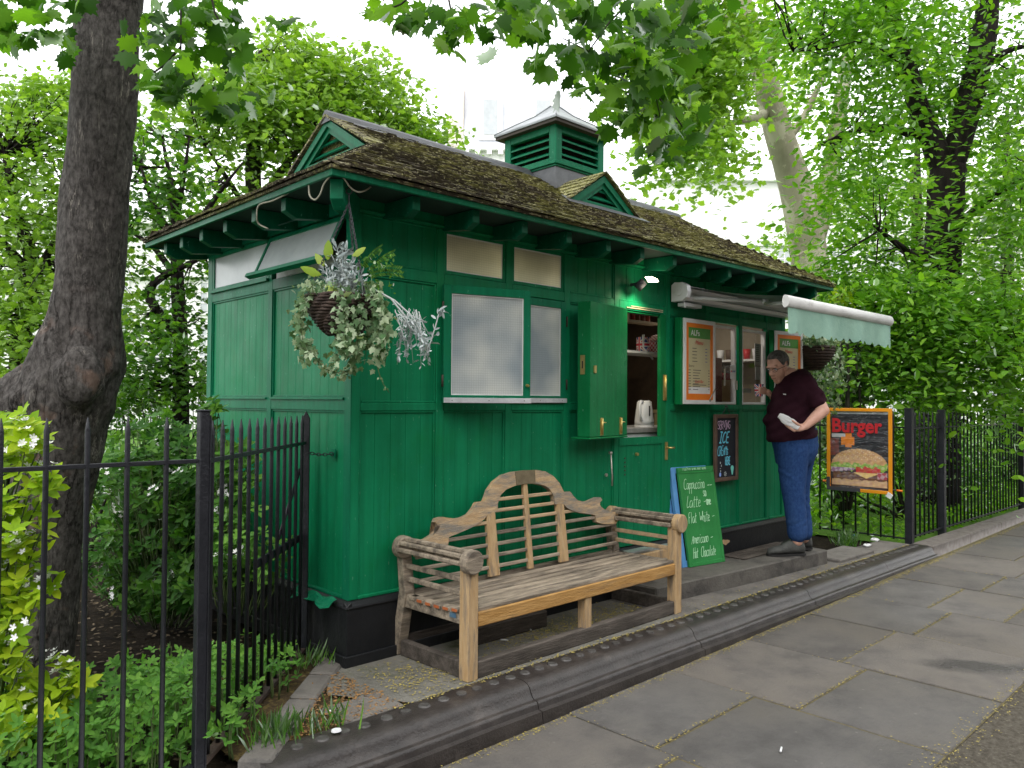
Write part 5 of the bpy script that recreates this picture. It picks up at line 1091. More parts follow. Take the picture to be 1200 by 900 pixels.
# torso under the shirt
for a,b,r in ((Q(932,443),Q(928,465),.06),(Q(928,465),Q(927,495),.12),(Q(927,495),Q(930,512),.10)): cap(bd,a,b,r,r if r>.07 else .12,16)
# arms
shN=Q(949,452,-.15); elN=Q(964.5,481,-.24); wrN=Q(944,499.5,-.30); haN=Q(934,502,-.31)
cap(bd,shN,elN,.062,.050,14); bd.ball(elN,.052); cap(bd,elN,elN.lerp(wrN,.45),.050,.047,14); cap(bd,elN.lerp(wrN,.45),wrN,.046,.031,14)
shF=Q(922,452,.16); elF=Q(919,478,.22); wrF=Q(905,464.5,.10); haF=Q(899,459.5,.07)
cap(bd,shF,elF,.062,.048,14); cap(bd,elF,elF.lerp(wrF,.4),.048,.043,14); cap(bd,elF.lerp(wrF,.4),wrF,.043,.03,14)
def hand(wr,ha,tips,thumb,rad=.0105):
    d=(ha-wr).normalized(); bd.tube([wr,wr.lerp(ha,.55),ha],[.029,.036,.036],14,flat=.62); bd.ball(ha,(.034,.034,.026))
    for i,(k0,k1,k2) in enumerate(tips):
        r=rad*(.85 if i==3 else 1); cap(bd,ha,k0,r*1.3,r*1.1,8); cap(bd,k0,k1,r*1.08,r,8); cap(bd,k1,k2,r,r*.82,8)
    t0=wr.lerp(ha,.45); cap(bd,t0,thumb[0],.017,.0125,8); cap(bd,thumb[0],thumb[1],.0125,.010,8)
tips=[]
for i,(ox,oy) in enumerate(((-1.5,-2.2),(-1.0,.0),(.2,2.1),(1.6,3.8))):
    L_=[1.0,1.1,1.0,.8][i]; k0=Q(930+ox*.6,501.5+oy,-.325); k1=Q(930+ox-4.6*L_,499.6+oy,-.335); k2=Q(930+ox-8.2*L_,497.6+oy*.95,-.315); tips.append((k0,k1,k2))
hand(wrN,haN,tips,(Q(934,496.5,-.35),Q(928.5,493.2,-.35)))
tips=[]
for i in range(4):
    oy=-3.2+i*2.1; k0=Q(895.6,458.0+oy,.03); k1=Q(890.5,457.6+oy,-.005); k2=Q(887,457.9+oy,.022); tips.append((k0,k1,k2))
hand(wrF,haF,tips,(Q(896,455,.11),Q(891,453.2,.13)))
# legs under the jeans
for (h,k,a,rs) in ((Q(930,512,-.08),Q(930,566,-.10),Q(934,634,-.10),(.095,.065,.048)),(Q(932,512,.10),Q(935,566,.12),Q(942,630,.10),(.095,.065,.048))):
    cap(bd,h,k,rs[0],rs[1],14); cap(bd,k,a,rs[1],rs[2],14)
body=remesh('body',bd,.0062,'skin',man,2); Lk(body)
# hair cap, glasses, eyes
hb_=MB()
def hp(az_,el_,r=1.0):
    a,b=math.radians(az_),math.radians(el_); return H(-.016+.108*r*math.cos(b)*math.cos(a),.084*r*math.cos(b)*math.sin(a),.036+.100*r*math.sin(b))
rows=[];NA=40
for j in range(13):
    row=[]
    for i in range(NA):
        az_=360*i/NA; aa=abs((az_+180)%360-180); low= 34 if aa<42 else (34-(aa-42)/24*46 if aa<66 else (-12 if aa<80 else (2 if aa<104 else -30-(aa-104)*.25)))
        el_=90-(90-low)*j/12; row.append(hp(az_,el_,1.0+.035*math.sin(PI*min(j/12,1))*(1 if aa>40 else 1.3)+random.uniform(-.014,.022)))
    rows.append(row)
vs=[p for r in rows for p in r]; hb_.add(vs,[(j*NA+i,j*NA+(i+1)%NA,(j+1)*NA+(i+1)%NA,(j+1)*NA+i) for j in range(12) for i in range(NA)],0,True)
Lk(hb_.build('hair','hair',man,recalc=False))
g=MB()
for s in (1,-1):
    c=H(.099,s*.031,.002); pts=[c+ls*(.024*math.cos(q))+hu*(.015*math.sin(q))-fd*(.006*abs(math.cos(q))*(1 if s*math.cos(q)>0 else 0)) for q in np.linspace(0,2*PI,17)]; g.tube(pts,.0020,6)
    g.tube([H(.094,s*.055,.006),H(.03,s*.083,.008),H(-.015,s*.086,.004)],.0022,6)
g.tube([H(.101,.008,.006),H(.101,-.008,.006)],.002,6); Lk(g.build('glasses','ink',man))
e_=MB()
for s in (1,-1): e_.ball(H(.0795,s*.031,.004),(.012,.014,.010),0,10,8,RH); e_.ball(H(.0895,s*.031,.001),(.004,.006,.005),1,8,6,RH); 
Lk(e_.build('eye',['paper','ink'],man))
m_=MB(); m_.tube([H(.0925,.021,-.0725),H(.0965,0,-.073),H(.0925,-.021,-.0725)],.0016,6); Lk(m_.build('mouth',pm('lip',(.28,.09,.07),None,1,.5),man))
# t-shirt: lofted shell
ts=MB(); F_=(-CRv*.9-CWv*.43).normalized(); G_=UPv.cross(F_).normalized()
def sec(y,xl,xr,dep,tilt=0,yd=0): # ellipse between left/right outline pixels
    c=Q((xl+xr)/2,y,yd); return (c,CRv*((xr-xl)/2*S_)+UPv*tilt,CWv*dep)
# slightly rotated chest so both shoulders read
ts.loft([sec(434.5,923,943,.085,.02),sec(439.5,917,949.5,.15,.015),sec(449,911,956,.195),sec(459,907,958,.20),sec(470,903,957,.19),sec(481,899.5,955,.19),sec(491,899,954,.195),sec(501,899,954,.19),sec(508,898.5,957,.19,.015),sec(514.5,900.5,957.5,.185,.03)],36)
cap(ts,Q(946,448,-.13),Q(957.5,470,-.205),.072,.073,18); ts.tube([Q(955,463,-.19),Q(959.5,473.5,-.218)],[.074,.071],18)
cap(ts,Q(925,449,.14),Q(918,466,.20),.075,.07,18)
ts.ball(Q(913.5,493,-.02),(.10,.15,.10)); 
shirt=remesh('t_shirt',ts,.0085,'shirt',man,5)
# cloth folds
me=shirt.data; me.update()
def fold(p):
    hgt=p[2]; a=p[0]*CR[0]+p[1]*CR[1]; return (.006*math.sin(30*hgt+26*a+3*math.sin(9*a)+2*math.sin(17*hgt))*max(.15,math.sin(6*hgt+5*a))+.003*math.sin(70*hgt-45*a))*(.4+(1.0 if 1.05<hgt<1.45 else .5))
displace(me,fold)
Lk(shirt)
m_=MB(); c=Q(919.3,462.3,-.2); 
lg=MB(); pL=Q(917.8,462.2,-.205);pR=Q(920.6,462.7,-.205); lg.prism([(0,0),(.022,-.003),(.022,.006),(0,.008)],0,.006,0,T=lambda a,b,c_:tuple(Q(918,462.4,-.207)+CRv*a+UPv*b+CWv*c_)); Lk(lg.build('chest_emblem','paper',man))
# jeans
jn=MB()
jn.loft([sec(505,901,956,.165,.03),sec(513,903,957.5,.175),sec(522,906,958,.175),sec(530,908,957,.17),sec(538,909,953,.16),sec(544,910,950,.14)],30)
def leg(P):
    for (a,ra),(b,rb) in zip(P[:-1],P[1:]): cap(jn,a,b,ra,rb,16)
leg([(Q(929,527,-.085),.135),(Q(929,552,-.09),.118),(Q(929.5,572,-.10),.100),(Q(931.5,592,-.10),.090),(Q(933.5,612,-.10),.086),(Q(934.5,625,-.10),.082)])
leg([(Q(938,527,.09),.135),(Q(936,552,.09),.108),(Q(935,572,.10),.10),(Q(937,592,.10),.085),(Q(940,612,.10),.08),(Q(941.5,624,.10),.078)])
jeans=remesh('jeans',jn,.009,'jeans',man,4)
me=jeans.data
def crease(p):
    z=p[2]; a=p[0]*CR[0]+p[1]*CR[1]; k=.45 if z<.42 else (.3 if z<.8 else .3)
    return k*(.007*(math.sin(34*z+46*a+3*math.sin(9*a+z*11)+2*math.sin(z*23))*max(0,math.sin(z*9+a*8+1)))+.003*math.sin(60*z-58*a+2*math.sin(z*31)))
displace(me,crease); Lk(jeans)
m_=MB(); m_.loft([(Q(929,507.5),CRv*.193+UPv*.012,CWv*.163),(Q(929.2,511),CRv*.196+UPv*.012,CWv*.168)],30); Lk(m_.build('belt','ink',man))
m_=MB(); m_.prism([(0,0),(.11,.01),(.105,-.12),(.055,-.145),(.005,-.125)],0,.004,0,T=lambda a,b,c_:tuple(Q(941,523,-.215+.0)+CRv*a*.9+UPv*b+CWv*(c_+.32*a*a*6))); 
# shoes
def shoe(toe,heel,w,dd):
    ax=(heel-toe); L_=ax.length; ax.normalize(); sd_=ax.cross(UPv).normalized(); z0=.12
    up=MB(); t=Vector((toe.x,toe.y,z0)); 
    up.loft([(t+ax*L_*f+UPv*(h/2+.014),sd_*w*ww,UPv*h/2) for f,h,ww in ((.0,.02,.3),(.05,.05,.7),(.18,.062,.98),(.35,.072,1.0),(.5,.095,.92),(.62,.115,.80),(.8,.12,.80),(.95,.11,.72),(1.0,.08,.45))],18)
    so_=MB(); pts=[(f,ww) for f,ww in ((-.01,.3),(.05,.72),(.18,1.0),(.35,1.03),(.6,.85),(.85,.82),(1.0,.6),(1.01,.2))]; P=[t+ax*L_*f+sd_*w*ww for f,ww in pts]+[t+ax*L_*f-sd_*w*ww for f,ww in pts[::-1]]
    so_.add([p+UPv*.001 for p in P]+[p+UPv*.018 for p in P],[tuple(range(16)),tuple(range(16,32))]+[(i,(i+1)%16,16+(i+1)%16,16+i) for i in range(16)])
    a=up.build('shoe','shoe',man); Lk(a); b=so_.build('sole','sole',a)
shoe(Q(899.5,645,-.14),Q(942,644,-.08),.055,0); shoe(Q(915,640,.14),Q(951,639,.12),.055,0)
cpt=flagcup('paper_cup',.040,.105,Q(889.3,464.5,.03),'paper cup with union flag pattern in the man\'s raised right hand','cup',reps=2,phase=2.4,r2=.031,lid=True)
m_=MB(); A=Q(912.8,486.5,-.345); B=Q(936,501.5,-.335); ax=(B-A).normalized(); n_=ax.cross(CWv).normalized()
random.seed(3); vs=[];NS=9;NK=16
for j in range(NS):
    t_=j/(NS-1); wv=.009+.027*math.sin(PI*min(t_*.8+.1,1))**.8
    for k in range(NK): q=2*PI*k/NK; rr=wv*(1+random.uniform(-.16,.16)); vs.append(A.lerp(B,t_)+n_*math.cos(q)*rr+CWv*math.sin(q)*rr*.45)
m_.add(vs,[(j*NK+k,j*NK+(k+1)%NK,(j+1)*NK+(k+1)%NK,(j+1)*NK+k) for j in range(NS-1) for k in range(NK)]+[tuple(range(NK))[::-1],tuple(range((NS-1)*NK,NS*NK))])
m_.build('paper_bag','paper',label='crumpled white paper bag held in the man\'s left hand',cat='bag')
# ================================================================ RAILINGS
def spear(mb,x,y,z0,z1,r,lean=0):
    r*=1.08
    mb.tube([(x,y,z0),(x,y,z1-.045),(x,y,z1)],[r,r,.002],10,0,True)
fe=thing('iron_railing','black iron spear railing in the left foreground before the tree','railing',loc=(-1.062,-.665,0),group='black iron railings')
m_=MB(); m_.box((-.019,-.019,-.1),(.019,.019,1.355)); m_.box((-.023,-.023,1.355),(.023,.023,1.362)); m_.box((.0195,-.019,-.1),(.026,.026,1.34)); m_.build('post','iron',fe,bevel=.003)
m_=MB(); m_.box((-2.2,-.008,1.160),(-.0225,.008,1.176)); m_.build('rail','iron',fe,bevel=.002)
m_=MB(); m_.box((-2.2,-.012,.02),(-.0225,.012,.032)); m_.build('rail','iron',fe)
for k,x in enumerate([-.135,-.27,-.40,-.525,-.655,-.785,-.915,-1.045,-1.18]): m_=MB(); spear(m_,x,0,-.06,1.335,.0085); m_.build('spear_bar','iron',fe)
G0=Vector((-1.062,-.665,0)); G1=Vector((-.075,.345,0)); gd=(G1-G0); gl=gd.length; gaz=math.atan2(gd.y,gd.x)
ga=thing('iron_gate','black iron spear railing panel running back to the green end wall','railing',loc=G0,rot=(0,0,gaz),group='black iron railings')
m_=MB(); m_.box((.03,-.008,1.155),(gl-.02,.008,1.172)); m_.build('rail','iron',ga)
m_=MB(); m_.box((.03,-.02,.012),(gl-.02,.02,.03)); m_.build('rail','rust',ga)
nb=13
for k in range(nb):
    m_=MB(); t_=(k+.85)/(nb+.6); spear(m_,t_*gl,0,.02,1.318,.0085); m_.build('spear_bar','iron',ga)
m_=MB(); m_.prism([(-.022,0),(.022,0),(.022,1.30),(0,1.34),(-.022,1.30)],-.006,.006,0,T=lambda a,b,c:(gl+c,a,b)); m_.build('end_post','iron',ga,bevel=.002)
m_=MB(); m_.tube([(gl*.70,.015,.70),(gl*.96,.015,1.02)],.010,6,flat=.4); m_.box((gl*.45,.012,.62),(gl*.99,.02,.66)); m_.build('brace','iron',ga)
# chain to the wall
m_=MB(); a=Vector((-.075,.36,1.115)); b=Vector((-.012,.16,1.11))
for k in range(9):
    c=a.lerp(b,(k+.5)/9)-Vector((0,0,.012*math.sin(PI*(k+.5)/9))); d_=(b-a).normalized(); s_=d_.cross(UPv) if k%2 else UPv
    m_.tube([c+d_*.015*math.cos(q)+s_*.008*math.sin(q) for q in np.linspace(0,2*PI,11)],.0028,5)
m_.build('chain','iron',label='short rusty chain tying the railing end to the green wall',cat='chain')
m_=MB(); m_.box((.15,.0,1.085),(.19,.006,1.135),0,Ef); m_.tube([Ef(.17,.006,1.11),Ef(.17,.014,1.11)],.008,8); m_.build('chain_plate','trim',hut)
# green metal flashing tongue at the corner
m_=MB(); vs=[]; 
for i in range(9):
    t_=i/8; y=.06+.42*t_; 
    for j in range(4): vs.append((-.036-.05*j/3*(1+.5*math.sin(t_*9)),y,.338-.012*j+.01*math.sin(t_*14+j)-(.03*max(0,t_-.75)*4*j/3)))
m_.add(vs,[(i*4+j,i*4+j+1,(i+1)*4+j+1,(i+1)*4+j) for i in range(8) for j in range(3)],0,False); m_.build('bent_flashing','trim',hut,recalc=False)
# fence behind the burger sign
fb_=thing('iron_railing','black iron railing behind the burger poster, right of the hut','railing',loc=(6.18,-.62,0),group='black iron railings')
m_=MB(); m_.box((-.035,-.035,-.1),(.035,.035,1.36)); m_.box((-.04,-.04,1.36),(.04,.04,1.368)); m_.build('post','iron',fb_,bevel=.004)
m_=MB(); m_.box((-.008,.035,.03),(.008,1.75,.045)); m_.build('rail','iron',fb_)
m_=MB(); m_.box((-.008,.035,1.16),(.008,1.75,1.175)); m_.build('rail','iron',fb_)
for k in range(13): m_=MB(); spear(m_,0,.155+k*.13,.02,1.335,.009); m_.build('spear_bar','iron',fb_)
# long railing beside the pavement
fr_=thing('iron_railing','long black iron spear railing beside the pavement on the right','railing',loc=(6.18,-.62,0),group='black iron railings')
m_=MB(); m_.box((.04,-.008,1.15),(9.3,.008,1.165)); m_.build('rail','iron',fr_)
m_=MB(); m_.box((.04,-.012,.045),(9.3,.012,.06)); m_.build('rail','iron',fr_)
for x in (.95,4.1,7.2): m_=MB(); m_.box((x-.035,-.035,-.1),(x+.035,.035,1.35)); m_.build('post','iron',fr_,bevel=.004)
x=.16
while x<9.3:
    if min(abs(x-q) for q in (.95,4.1,7.2))>.05: m_=MB(); spear(m_,x,0,.03,1.33,.009); m_.build('spear_bar','iron',fr_)
    x+=.128
# far railing in front of the white house, seen left of the hut
ff=thing('iron_railing','distant black railing seen between the trees left of the hut','railing',loc=D(170,470,25),group='black iron railings')
m_=MB(); 
bz=-D(170,470,25).z
for k in range(70):
    m_.box((-2+k*.16,-k*.02,bz),(-1.975+k*.16,-k*.02+.025,bz+1.75))
m_.build('bars','iron',ff); m_=MB(); m_.prism([(-2,0),(9.2,-1.4),(9.2,-1.36),(-2,.04)],bz+1.55,bz+1.6,0,T=lambda a,b,c:(a,b,c)); m_.build('rail','iron',ff)
# ================================================================ BURGER SIGN
bs=thing('burger_sign','orange framed Burger poster with a hamburger picture, tied to the railing','sign',loc=(6.13,.205,.475))
W_,H_=.68,.885
def Tg(u,o,z): return (-o,-u,z)
m_=MB(); frame(m_,Tg,0,W_,0,H_,.0,.022,.034); m_.build('frame','orange',bs,bevel=.002)
def pic(u,t):
    n=math.sin(u*47+t*31)*math.sin(u*23-t*57)
    c=(.022,.022,.03)
    if t<.035: c=(.55,.57,.6)  # pale top strip: a highlight painted into the print colours
    if .03<u<.34 and .295<t<.345: c=(.5,.5,.52)
    if u<.16 and .36<t<.58: c=(.16+.05*n,.05,.05)
    if (abs(u-.325)<.055 and .29<t<.47) or (abs(t-.39)<.05 and abs(u-.31)<.11): c=(.75,.22,.02)
    # bun crown
    dx=(u-.5)/.475; dy=(.70-t)/.215
    if t<.70 and dx*dx+dy*dy<1:
        c=(.62+.06*n,.36+.05*n,.17)
        if dy>.35 and math.sin(u*95)*math.sin(t*120+u*40)>.78: c=(.8,.68,.45)
    wv=.012*math.sin(u*38)+.008*math.sin(u*71)
    if .675+wv<t<.76+wv and .01<u<.97: c=(.2+.1*n,.38+.12*n,.06) if n>-.2 else (.45,.55,.15)
    if .72+wv<t<.80 and .45<u<.86: c=(.55,.05+.04*n,.03)
    if .735<t<.80-.1*u and .02<u<.42: c=(.36,.2,.36) if n>0 else (.6,.5,.58)
    if .79+wv*.6<t<.885 and .05<u<.97: c=(.14+.05*n,.055+.03*n,.03)
    if .79<t<.86-abs(u-.62)*.33 and .34<u<.88: c=(.85,.58,.22)
    if .775<t<.86 and .8<u<.97: c=(.5,.3,.33) if n>0 else (.4,.05,.08)
    if .882+wv*.4<t<.965 and .03<u<.97: c=(.66+.06*n,.42+.06*n,.24)
    return c
m_=MB(); nx,ny=110,144; u0,u1,v0,v1=.03,W_-.03,.03,H_-.03; vs=[];cols_=[]
for j in range(ny+1):
    for i in range(nx+1):
        u=i/nx;t_=j/ny; vs.append(Tg(u0+(u1-u0)*u,.006+.0022*math.sin(17*u+9*t_*2+3*math.sin(u*9))+.001*math.sin(60*(u+t_)),v1-(v1-v0)*t_)); cols_.append(pic(u,t_))
m_.add(vs,[(j*(nx+1)+i,j*(nx+1)+i+1,(j+1)*(nx+1)+i+1,(j+1)*(nx+1)+i) for j in range(ny) for i in range(nx)],0,True)
pmx=bpy.data.materials.new('poster_print'); pmx.use_nodes=True; nt=pmx.node_tree; b=nt.nodes['Principled BSDF']; at=N(nt,'ShaderNodeAttribute',attribute_name='pic'); nt.links.new(at.outputs['Color'],b.inputs['Base Color']); b.inputs['Roughness'].default_value=.5; b.inputs['Coat Weight'].default_value=1; b.inputs['Coat Roughness'].default_value=.12
tc_=N(nt,'ShaderNodeTexCoord'); mp=N(nt,'ShaderNodeMapping'); mp.inputs['Rotation'].default_value=(math.radians(38),0,0); mp.inputs['Scale'].default_value=(1,2.2,11); nz=N(nt,'ShaderNodeTexNoise',Scale=1.5,Detail=3,Distortion=.6); bp_=N(nt,'ShaderNodeBump',Strength=1,Distance=.3)
nt.links.new(tc_.outputs['Object'],mp.inputs[0]); nt.links.new(mp.outputs[0],nz.inputs[0]); nt.links.new(nz.outputs[0],bp_.inputs['Height']); nt.links.new(bp_.outputs[0],b.inputs['Coat Normal'])
po_=m_.build('poster',pmx,bs,recalc=False); ca=po_.data.color_attributes.new('pic','FLOAT_COLOR','POINT')
ca.data.foreach_set('color',np.array([(*c,1) for c in cols_],np.float32).ravel())
typed('lettering','Burger',.205,lambda u,v,o:Tg(u,.0105+o,v),.048,H_-.255,'red',po_,off=.006,sx=.93,lift=.0)
m_=MB(); m_.box((0,.0225,.0),(.36,.026,.04),0,Tg); m_.box((-.002,.0225,.04),(.036,.026,.14),0,Tg); m_.build('black_tape','ink',bs)
m_=MB(); m_.tube([Tg(-.055,-.015,.088),Tg(W_+.085,-.015,.045)],.007,8); m_.tube([Tg(-.06,-.015,.088),Tg(-.02,-.015,.087)],.012,8,1); m_.tube([Tg(W_+.035,-.015,.048),Tg(W_+.09,-.015,.045)],.011,8,1); m_.build('fixing_strap',['ink','orange2'],bs)
m_=MB(); m_.prism([(W_-.06,-.02),(W_-.01,-.045),(W_+.015,.0),(W_-.035,.03)],.0265,.03,0,T=lambda a,b,o:Tg(a,o,b)); m_.build('paper_tag','paper',bs)
for i,(x,y,c_,l_) in enumerate(((6.02,-.34,'paper','white crumpled wrapper on the ground below the burger sign'),(5.62,-.42,'paper','torn white scrap beside the right end of the step'),(6.05,-.1,'blue','small blue scrap on the ground below the burger sign'))):
    m_=MB(); m_.ball((x,y,.012),(.05,.035,.018),0,9,5); 
    for k in range(len(m_.v)): v=m_.v[k]; m_.v[k]=(v[0]+random.uniform(-.01,.01),v[1]+random.uniform(-.01,.01),max(.002,v[2]+random.uniform(-.008,.008)))
    m_.build('litter_scrap',c_,label=l_,cat='litter',group='litter by the railing')
# ================================================================ HANGING BASKET
BC=D(402,349,3.86); HK=D(409,231,3.90)
hbk=thing('hanging_basket','wicker hanging basket of ivy and silver foliage at the hut corner','hanging basket',loc=BC)
def Lb(o): o.location=-BC; return o
m_=MB(); rb=.172
for j in range(15):
    t_=j/14; r=rb*math.cos(t_*1.35)**.72 if t_<1 else .03; r=max(r,.02); z=-.19*t_**.95
    pts=[]
    for k in range(49):
        q=2*PI*k/48; rr=r+(.006 if (k+j)%4<2 else -.004); pts.append(BC+Vector((rr*math.cos(q),rr*math.sin(q),z+.003*math.sin(q*5+j))))
    m_.tube(pts,.0075,6,0,True,False)
for k in range(16):
    q=2*PI*k/16; m_.tube([BC+Vector((max(rb*math.cos(t_*1.35)**.72,.02)*math.cos(q),max(rb*math.cos(t_*1.35)**.72,.02)*math.sin(q),-.19*t_)) for t_ in (0,.25,.5,.75,.95)],.005,5)
Lb(m_.build('wicker_bowl','wicker',hbk))
m_=MB(); m_.loft([(BC+Vector((0,0,z)),Vector((r,0,0)),Vector((0,r,0))) for z,r in ((.0,rb-.012),(-.08,rb*.85),(-.17,.05))],20); Lb(m_.build('basket_liner','soil',hbk))
for q in (.6,2.7,4.8):
    m_=MB(); a=BC+Vector((rb*math.cos(q),rb*math.sin(q),0)); b=HK-Vector((0,0,.03)); nL=34
    for k in range(nL):
        c=a.lerp(b,(k+.5)/nL); d_=(b-a).normalized(); s_=d_.cross(Vector((1,0,0)) if k%2 else Vector((0,1,0))).normalized(); m_.tube([c+d_*.012*math.cos(w2)+s_*.005*math.sin(w2) for w2 in np.linspace(0,2*PI,9)],.0018,4)
    Lb(m_.build('chain','ink',hbk))
m_=MB(); m_.tube([HK+Vector((0,0,.03))+CRv*.015*math.cos(q)+UPv*.015*math.sin(q) for q in np.linspace(0,2*PI,15)],.0035,6); m_.tube([HK-Vector((0,0,.03)),HK+Vector((0,0,.018))],.003,6); m_.tube([HK+Vector((0,0,.045)),HK+Vector((0,0,.075))],.004,6); Lb(m_.build('hook','ink',hbk))
def Bp(px,py,dd=0): return np.array(D(px,py,3.86+dd))
# trailing ivy strands (pixel paths at the basket's distance, spread in depth)
P=[];Dr=[];Nn_=[];Sz=[];stems=MB()
def strand(path,dd,n,spread=.018,size=.034,leafs=True):
    pts=[Bp(x,y,dd+random.uniform(-.01,.01)) for x,y in path]; stems.tube([Vector(p) for p in pts],.0016,4)
    seg=np.array(pts)
    for _ in range(n):
        t_=random.random()*(len(seg)-1); i=min(int(t_),len(seg)-2); p=seg[i]*(1-(t_-i))+seg[i+1]*(t_-i)+rng.normal(size=3)*spread
        P.append(p); d_=rng.normal(size=3)*.6+np.array([0,0,-.8]); Dr.append(d_); Nn_.append(rng.normal(size=3)*.45-CW*.9+np.array([0,0,.4])); Sz.append(size*random.uniform(.6,1.25))
for i in range(6): strand([(372+random.uniform(-10,8),335),(356+random.uniform(-6,6),355),(349+random.uniform(-5,5),375),(352+random.uniform(-6,8),400),(362+random.uniform(-5,10),420)],random.uniform(-.15,.1),34)
for i in range(3): strand([(352,395),(366,415),(380,432),(400,438),(415,430)],random.uniform(-.05,.05),28,.014,.026)
for i in range(3): strand([(388,425),(396,436),(410,434),(418,424)],random.uniform(-.05,.05),20,.014,.024)
for i in range(13): x=random.uniform(396,452); strand([(x-4,342),(x,365),(x+random.uniform(-8,8),390),(x+random.uniform(-10,6),random.uniform(405,428))],random.uniform(-.19,-.02),46,.018,.037)
for i in range(5): x=random.uniform(440,462); strand([(x-8,345),(x,375),(x+3,400),(x-2,425)],random.uniform(-.1,.15),26,.014,.022)
strand([(441,425),(445,440),(449,450),(456,460)],-.1,9,.004,.014)
for i in range(30): x=random.uniform(360,450); strand([(x,345),(x+random.uniform(-6,6),330)],random.uniform(-.16,.16),10,.02,.026)
n=len(P); rn=rng.random(n); Lb(leaves('ivy','ivy',P,Dr,Nn_,np.array(Sz),'lfivy',hbk,rnd=rn))
Lb(stems.build('stems','stem',hbk,recalc=False))
# silver foliage
P=[];Dr=[];Nn_=[];Sz=[];stems=MB()
def silver(path,dd,n,size=.036,r=.0028,spread=.006):
    pts=[Bp(x,y,dd+random.uniform(-.01,.01)) for x,y in path]; stems.tube([Vector(p) for p in pts],[r]*(len(pts)-1)+[r*.5],5)
    seg=np.array(pts)
    for _ in range(n):
        t_=(random.random()**.7)*(len(seg)-1); i=min(int(t_),len(seg)-2); p=seg[i]*(1-(t_-i))+seg[i+1]*(t_-i)+rng.normal(size=3)*spread
        ax=seg[i+1]-seg[i]; ax/=np.linalg.norm(ax); P.append(p); Dr.append(ax*.5+rng.normal(size=3)*.7); Nn_.append(rng.normal(size=3)-CW*.6); Sz.append(size*random.uniform(.6,1.3))
for (x1,y1) in ((393,283),(405,290),(398,300),(412,305),(388,298),(420,312),(401,287)):
    silver([(402+random.uniform(-8,8),342),(400+random.uniform(-6,6),320),(x1,y1)],random.uniform(-.1,.02),30,.044)
for i in range(14): x=random.uniform(385,432); silver([(x,345),(x+random.uniform(-8,8),random.uniform(312,330))],random.uniform(-.16,0),26,.032)
silver([(440,340),(462,352),(482,370),(500,378)],-.08,4,.02,.005); silver([(436,338),(458,350),(476,372),(482,392)],-.1,4,.02,.005)
silver([(497,420),(505,400),(511,380),(516,362)],-.12,14,.055,.0035)
silver([(516,362),(519,364)],-.12,8,.038,.003)
for i in range(30):
    x=random.uniform(465,512); x0=random.uniform(462,492); silver([(x0,random.uniform(360,378)),(x0+(x-x0)*.6,random.uniform(375,395)),(x,random.uniform(390,430))],random.uniform(-.16,.0),9,.030,.002)
n=len(P); Lb(leaves('silver_foliage','long',P,Dr,Nn_,np.array(Sz),'lfsilver',hbk)); Lb(stems.build('silver_stems',pm('silver_stem',(.4,.43,.42),None,1,.8),hbk,recalc=False))
# speckled laurel and small bright leaves
P=[Bp(377,322,-.1),Bp(384,305,-.05),Bp(386,330,-.12),Bp(412,300,-.06),Bp(390,338,-.12),Bp(380,312,0)]; Dr=[Bp(355,312,-.16)-Bp(377,322,-.1),Bp(384,285,-.05)-Bp(384,308,-.05),Bp(384,340,-.2)-Bp(386,315,-.1),Bp(428,288,-.1)-Bp(412,300,-.06),Bp(400,350,-.2)-Bp(388,330,-.12),Bp(368,300,0)-Bp(380,318,0)]
Nn_=[-CW+np.array([0,0,.5])]*6; Lb(leaves('speckled_leaves','laurel',P,Dr,Nn_,np.array([.105,.10,.085,.085,.08,.08]),'lfauc',hbk))
P=np.array([Bp(random.uniform(420,462),random.uniform(300,345),random.uniform(-.08,.12)) for _ in range(110)]); Lb(leaves('green_sprigs','oval',P,randdir(110,.3),randdir(110,.8),.026*rng.uniform(.6,1.3,110),'lfweed',hbk))
P=[];Dr=[];
for (a,b) in (((430,318),(460,296)),((430,318),(468,316)),((425,310),(445,290)),((434,322),(470,322))):
    for k in range(16):
        t_=k/15; p=Bp(a[0]+(b[0]-a[0])*t_,a[1]+(b[1]-a[1])*t_-3*math.sin(PI*t_),0); 
        for s in (-1,1): P.append(p); Dr.append(CR*.6+s*CU*.7)
Lb(leaves('fern','long',P,Dr,[-CW]*len(P),.024,'lfdk',hbk))
# second dark basket at the far end of the hut
b2=D(952,408,7.6); h2=thing('hanging_basket','dark ivy filled hanging basket under the awning at the far end of the hut','hanging basket',loc=b2)
m_=MB(); 
for j in range(9):
    t_=j/8; r=.2*math.cos(t_*1.2); m_.tube([Vector((r*math.cos(q),r*math.sin(q),-.2*t_)) for q in np.linspace(0,2*PI,25)],.016,6,0,True,False)
m_.loft([(Vector((0,0,-.0)),Vector((.19,0,0)),Vector((0,.19,0))),(Vector((0,0,-.2)),Vector((.07,0,0)),Vector((0,.07,0)))],16); m_.build('wicker_bowl','wicker',h2)
m_=MB(); 
for q in (0,2.1,4.2): m_.tube([(.2*math.cos(q),.2*math.sin(q),0),(0,0,.45)],.004,5)
m_.build('chain','ink',h2)
n=900; P=np.concatenate([ell(450,(.0,0,.05),(.27,.27,.12)),ell(450,(.16,-.05,-.25),(.2,.2,.42))]); leaves('ivy','ivy',P,randdir(n,-.6),randdir(n,.4)-CW*.6,.045*rng.uniform(.6,1.3,n),'lfivy',h2)
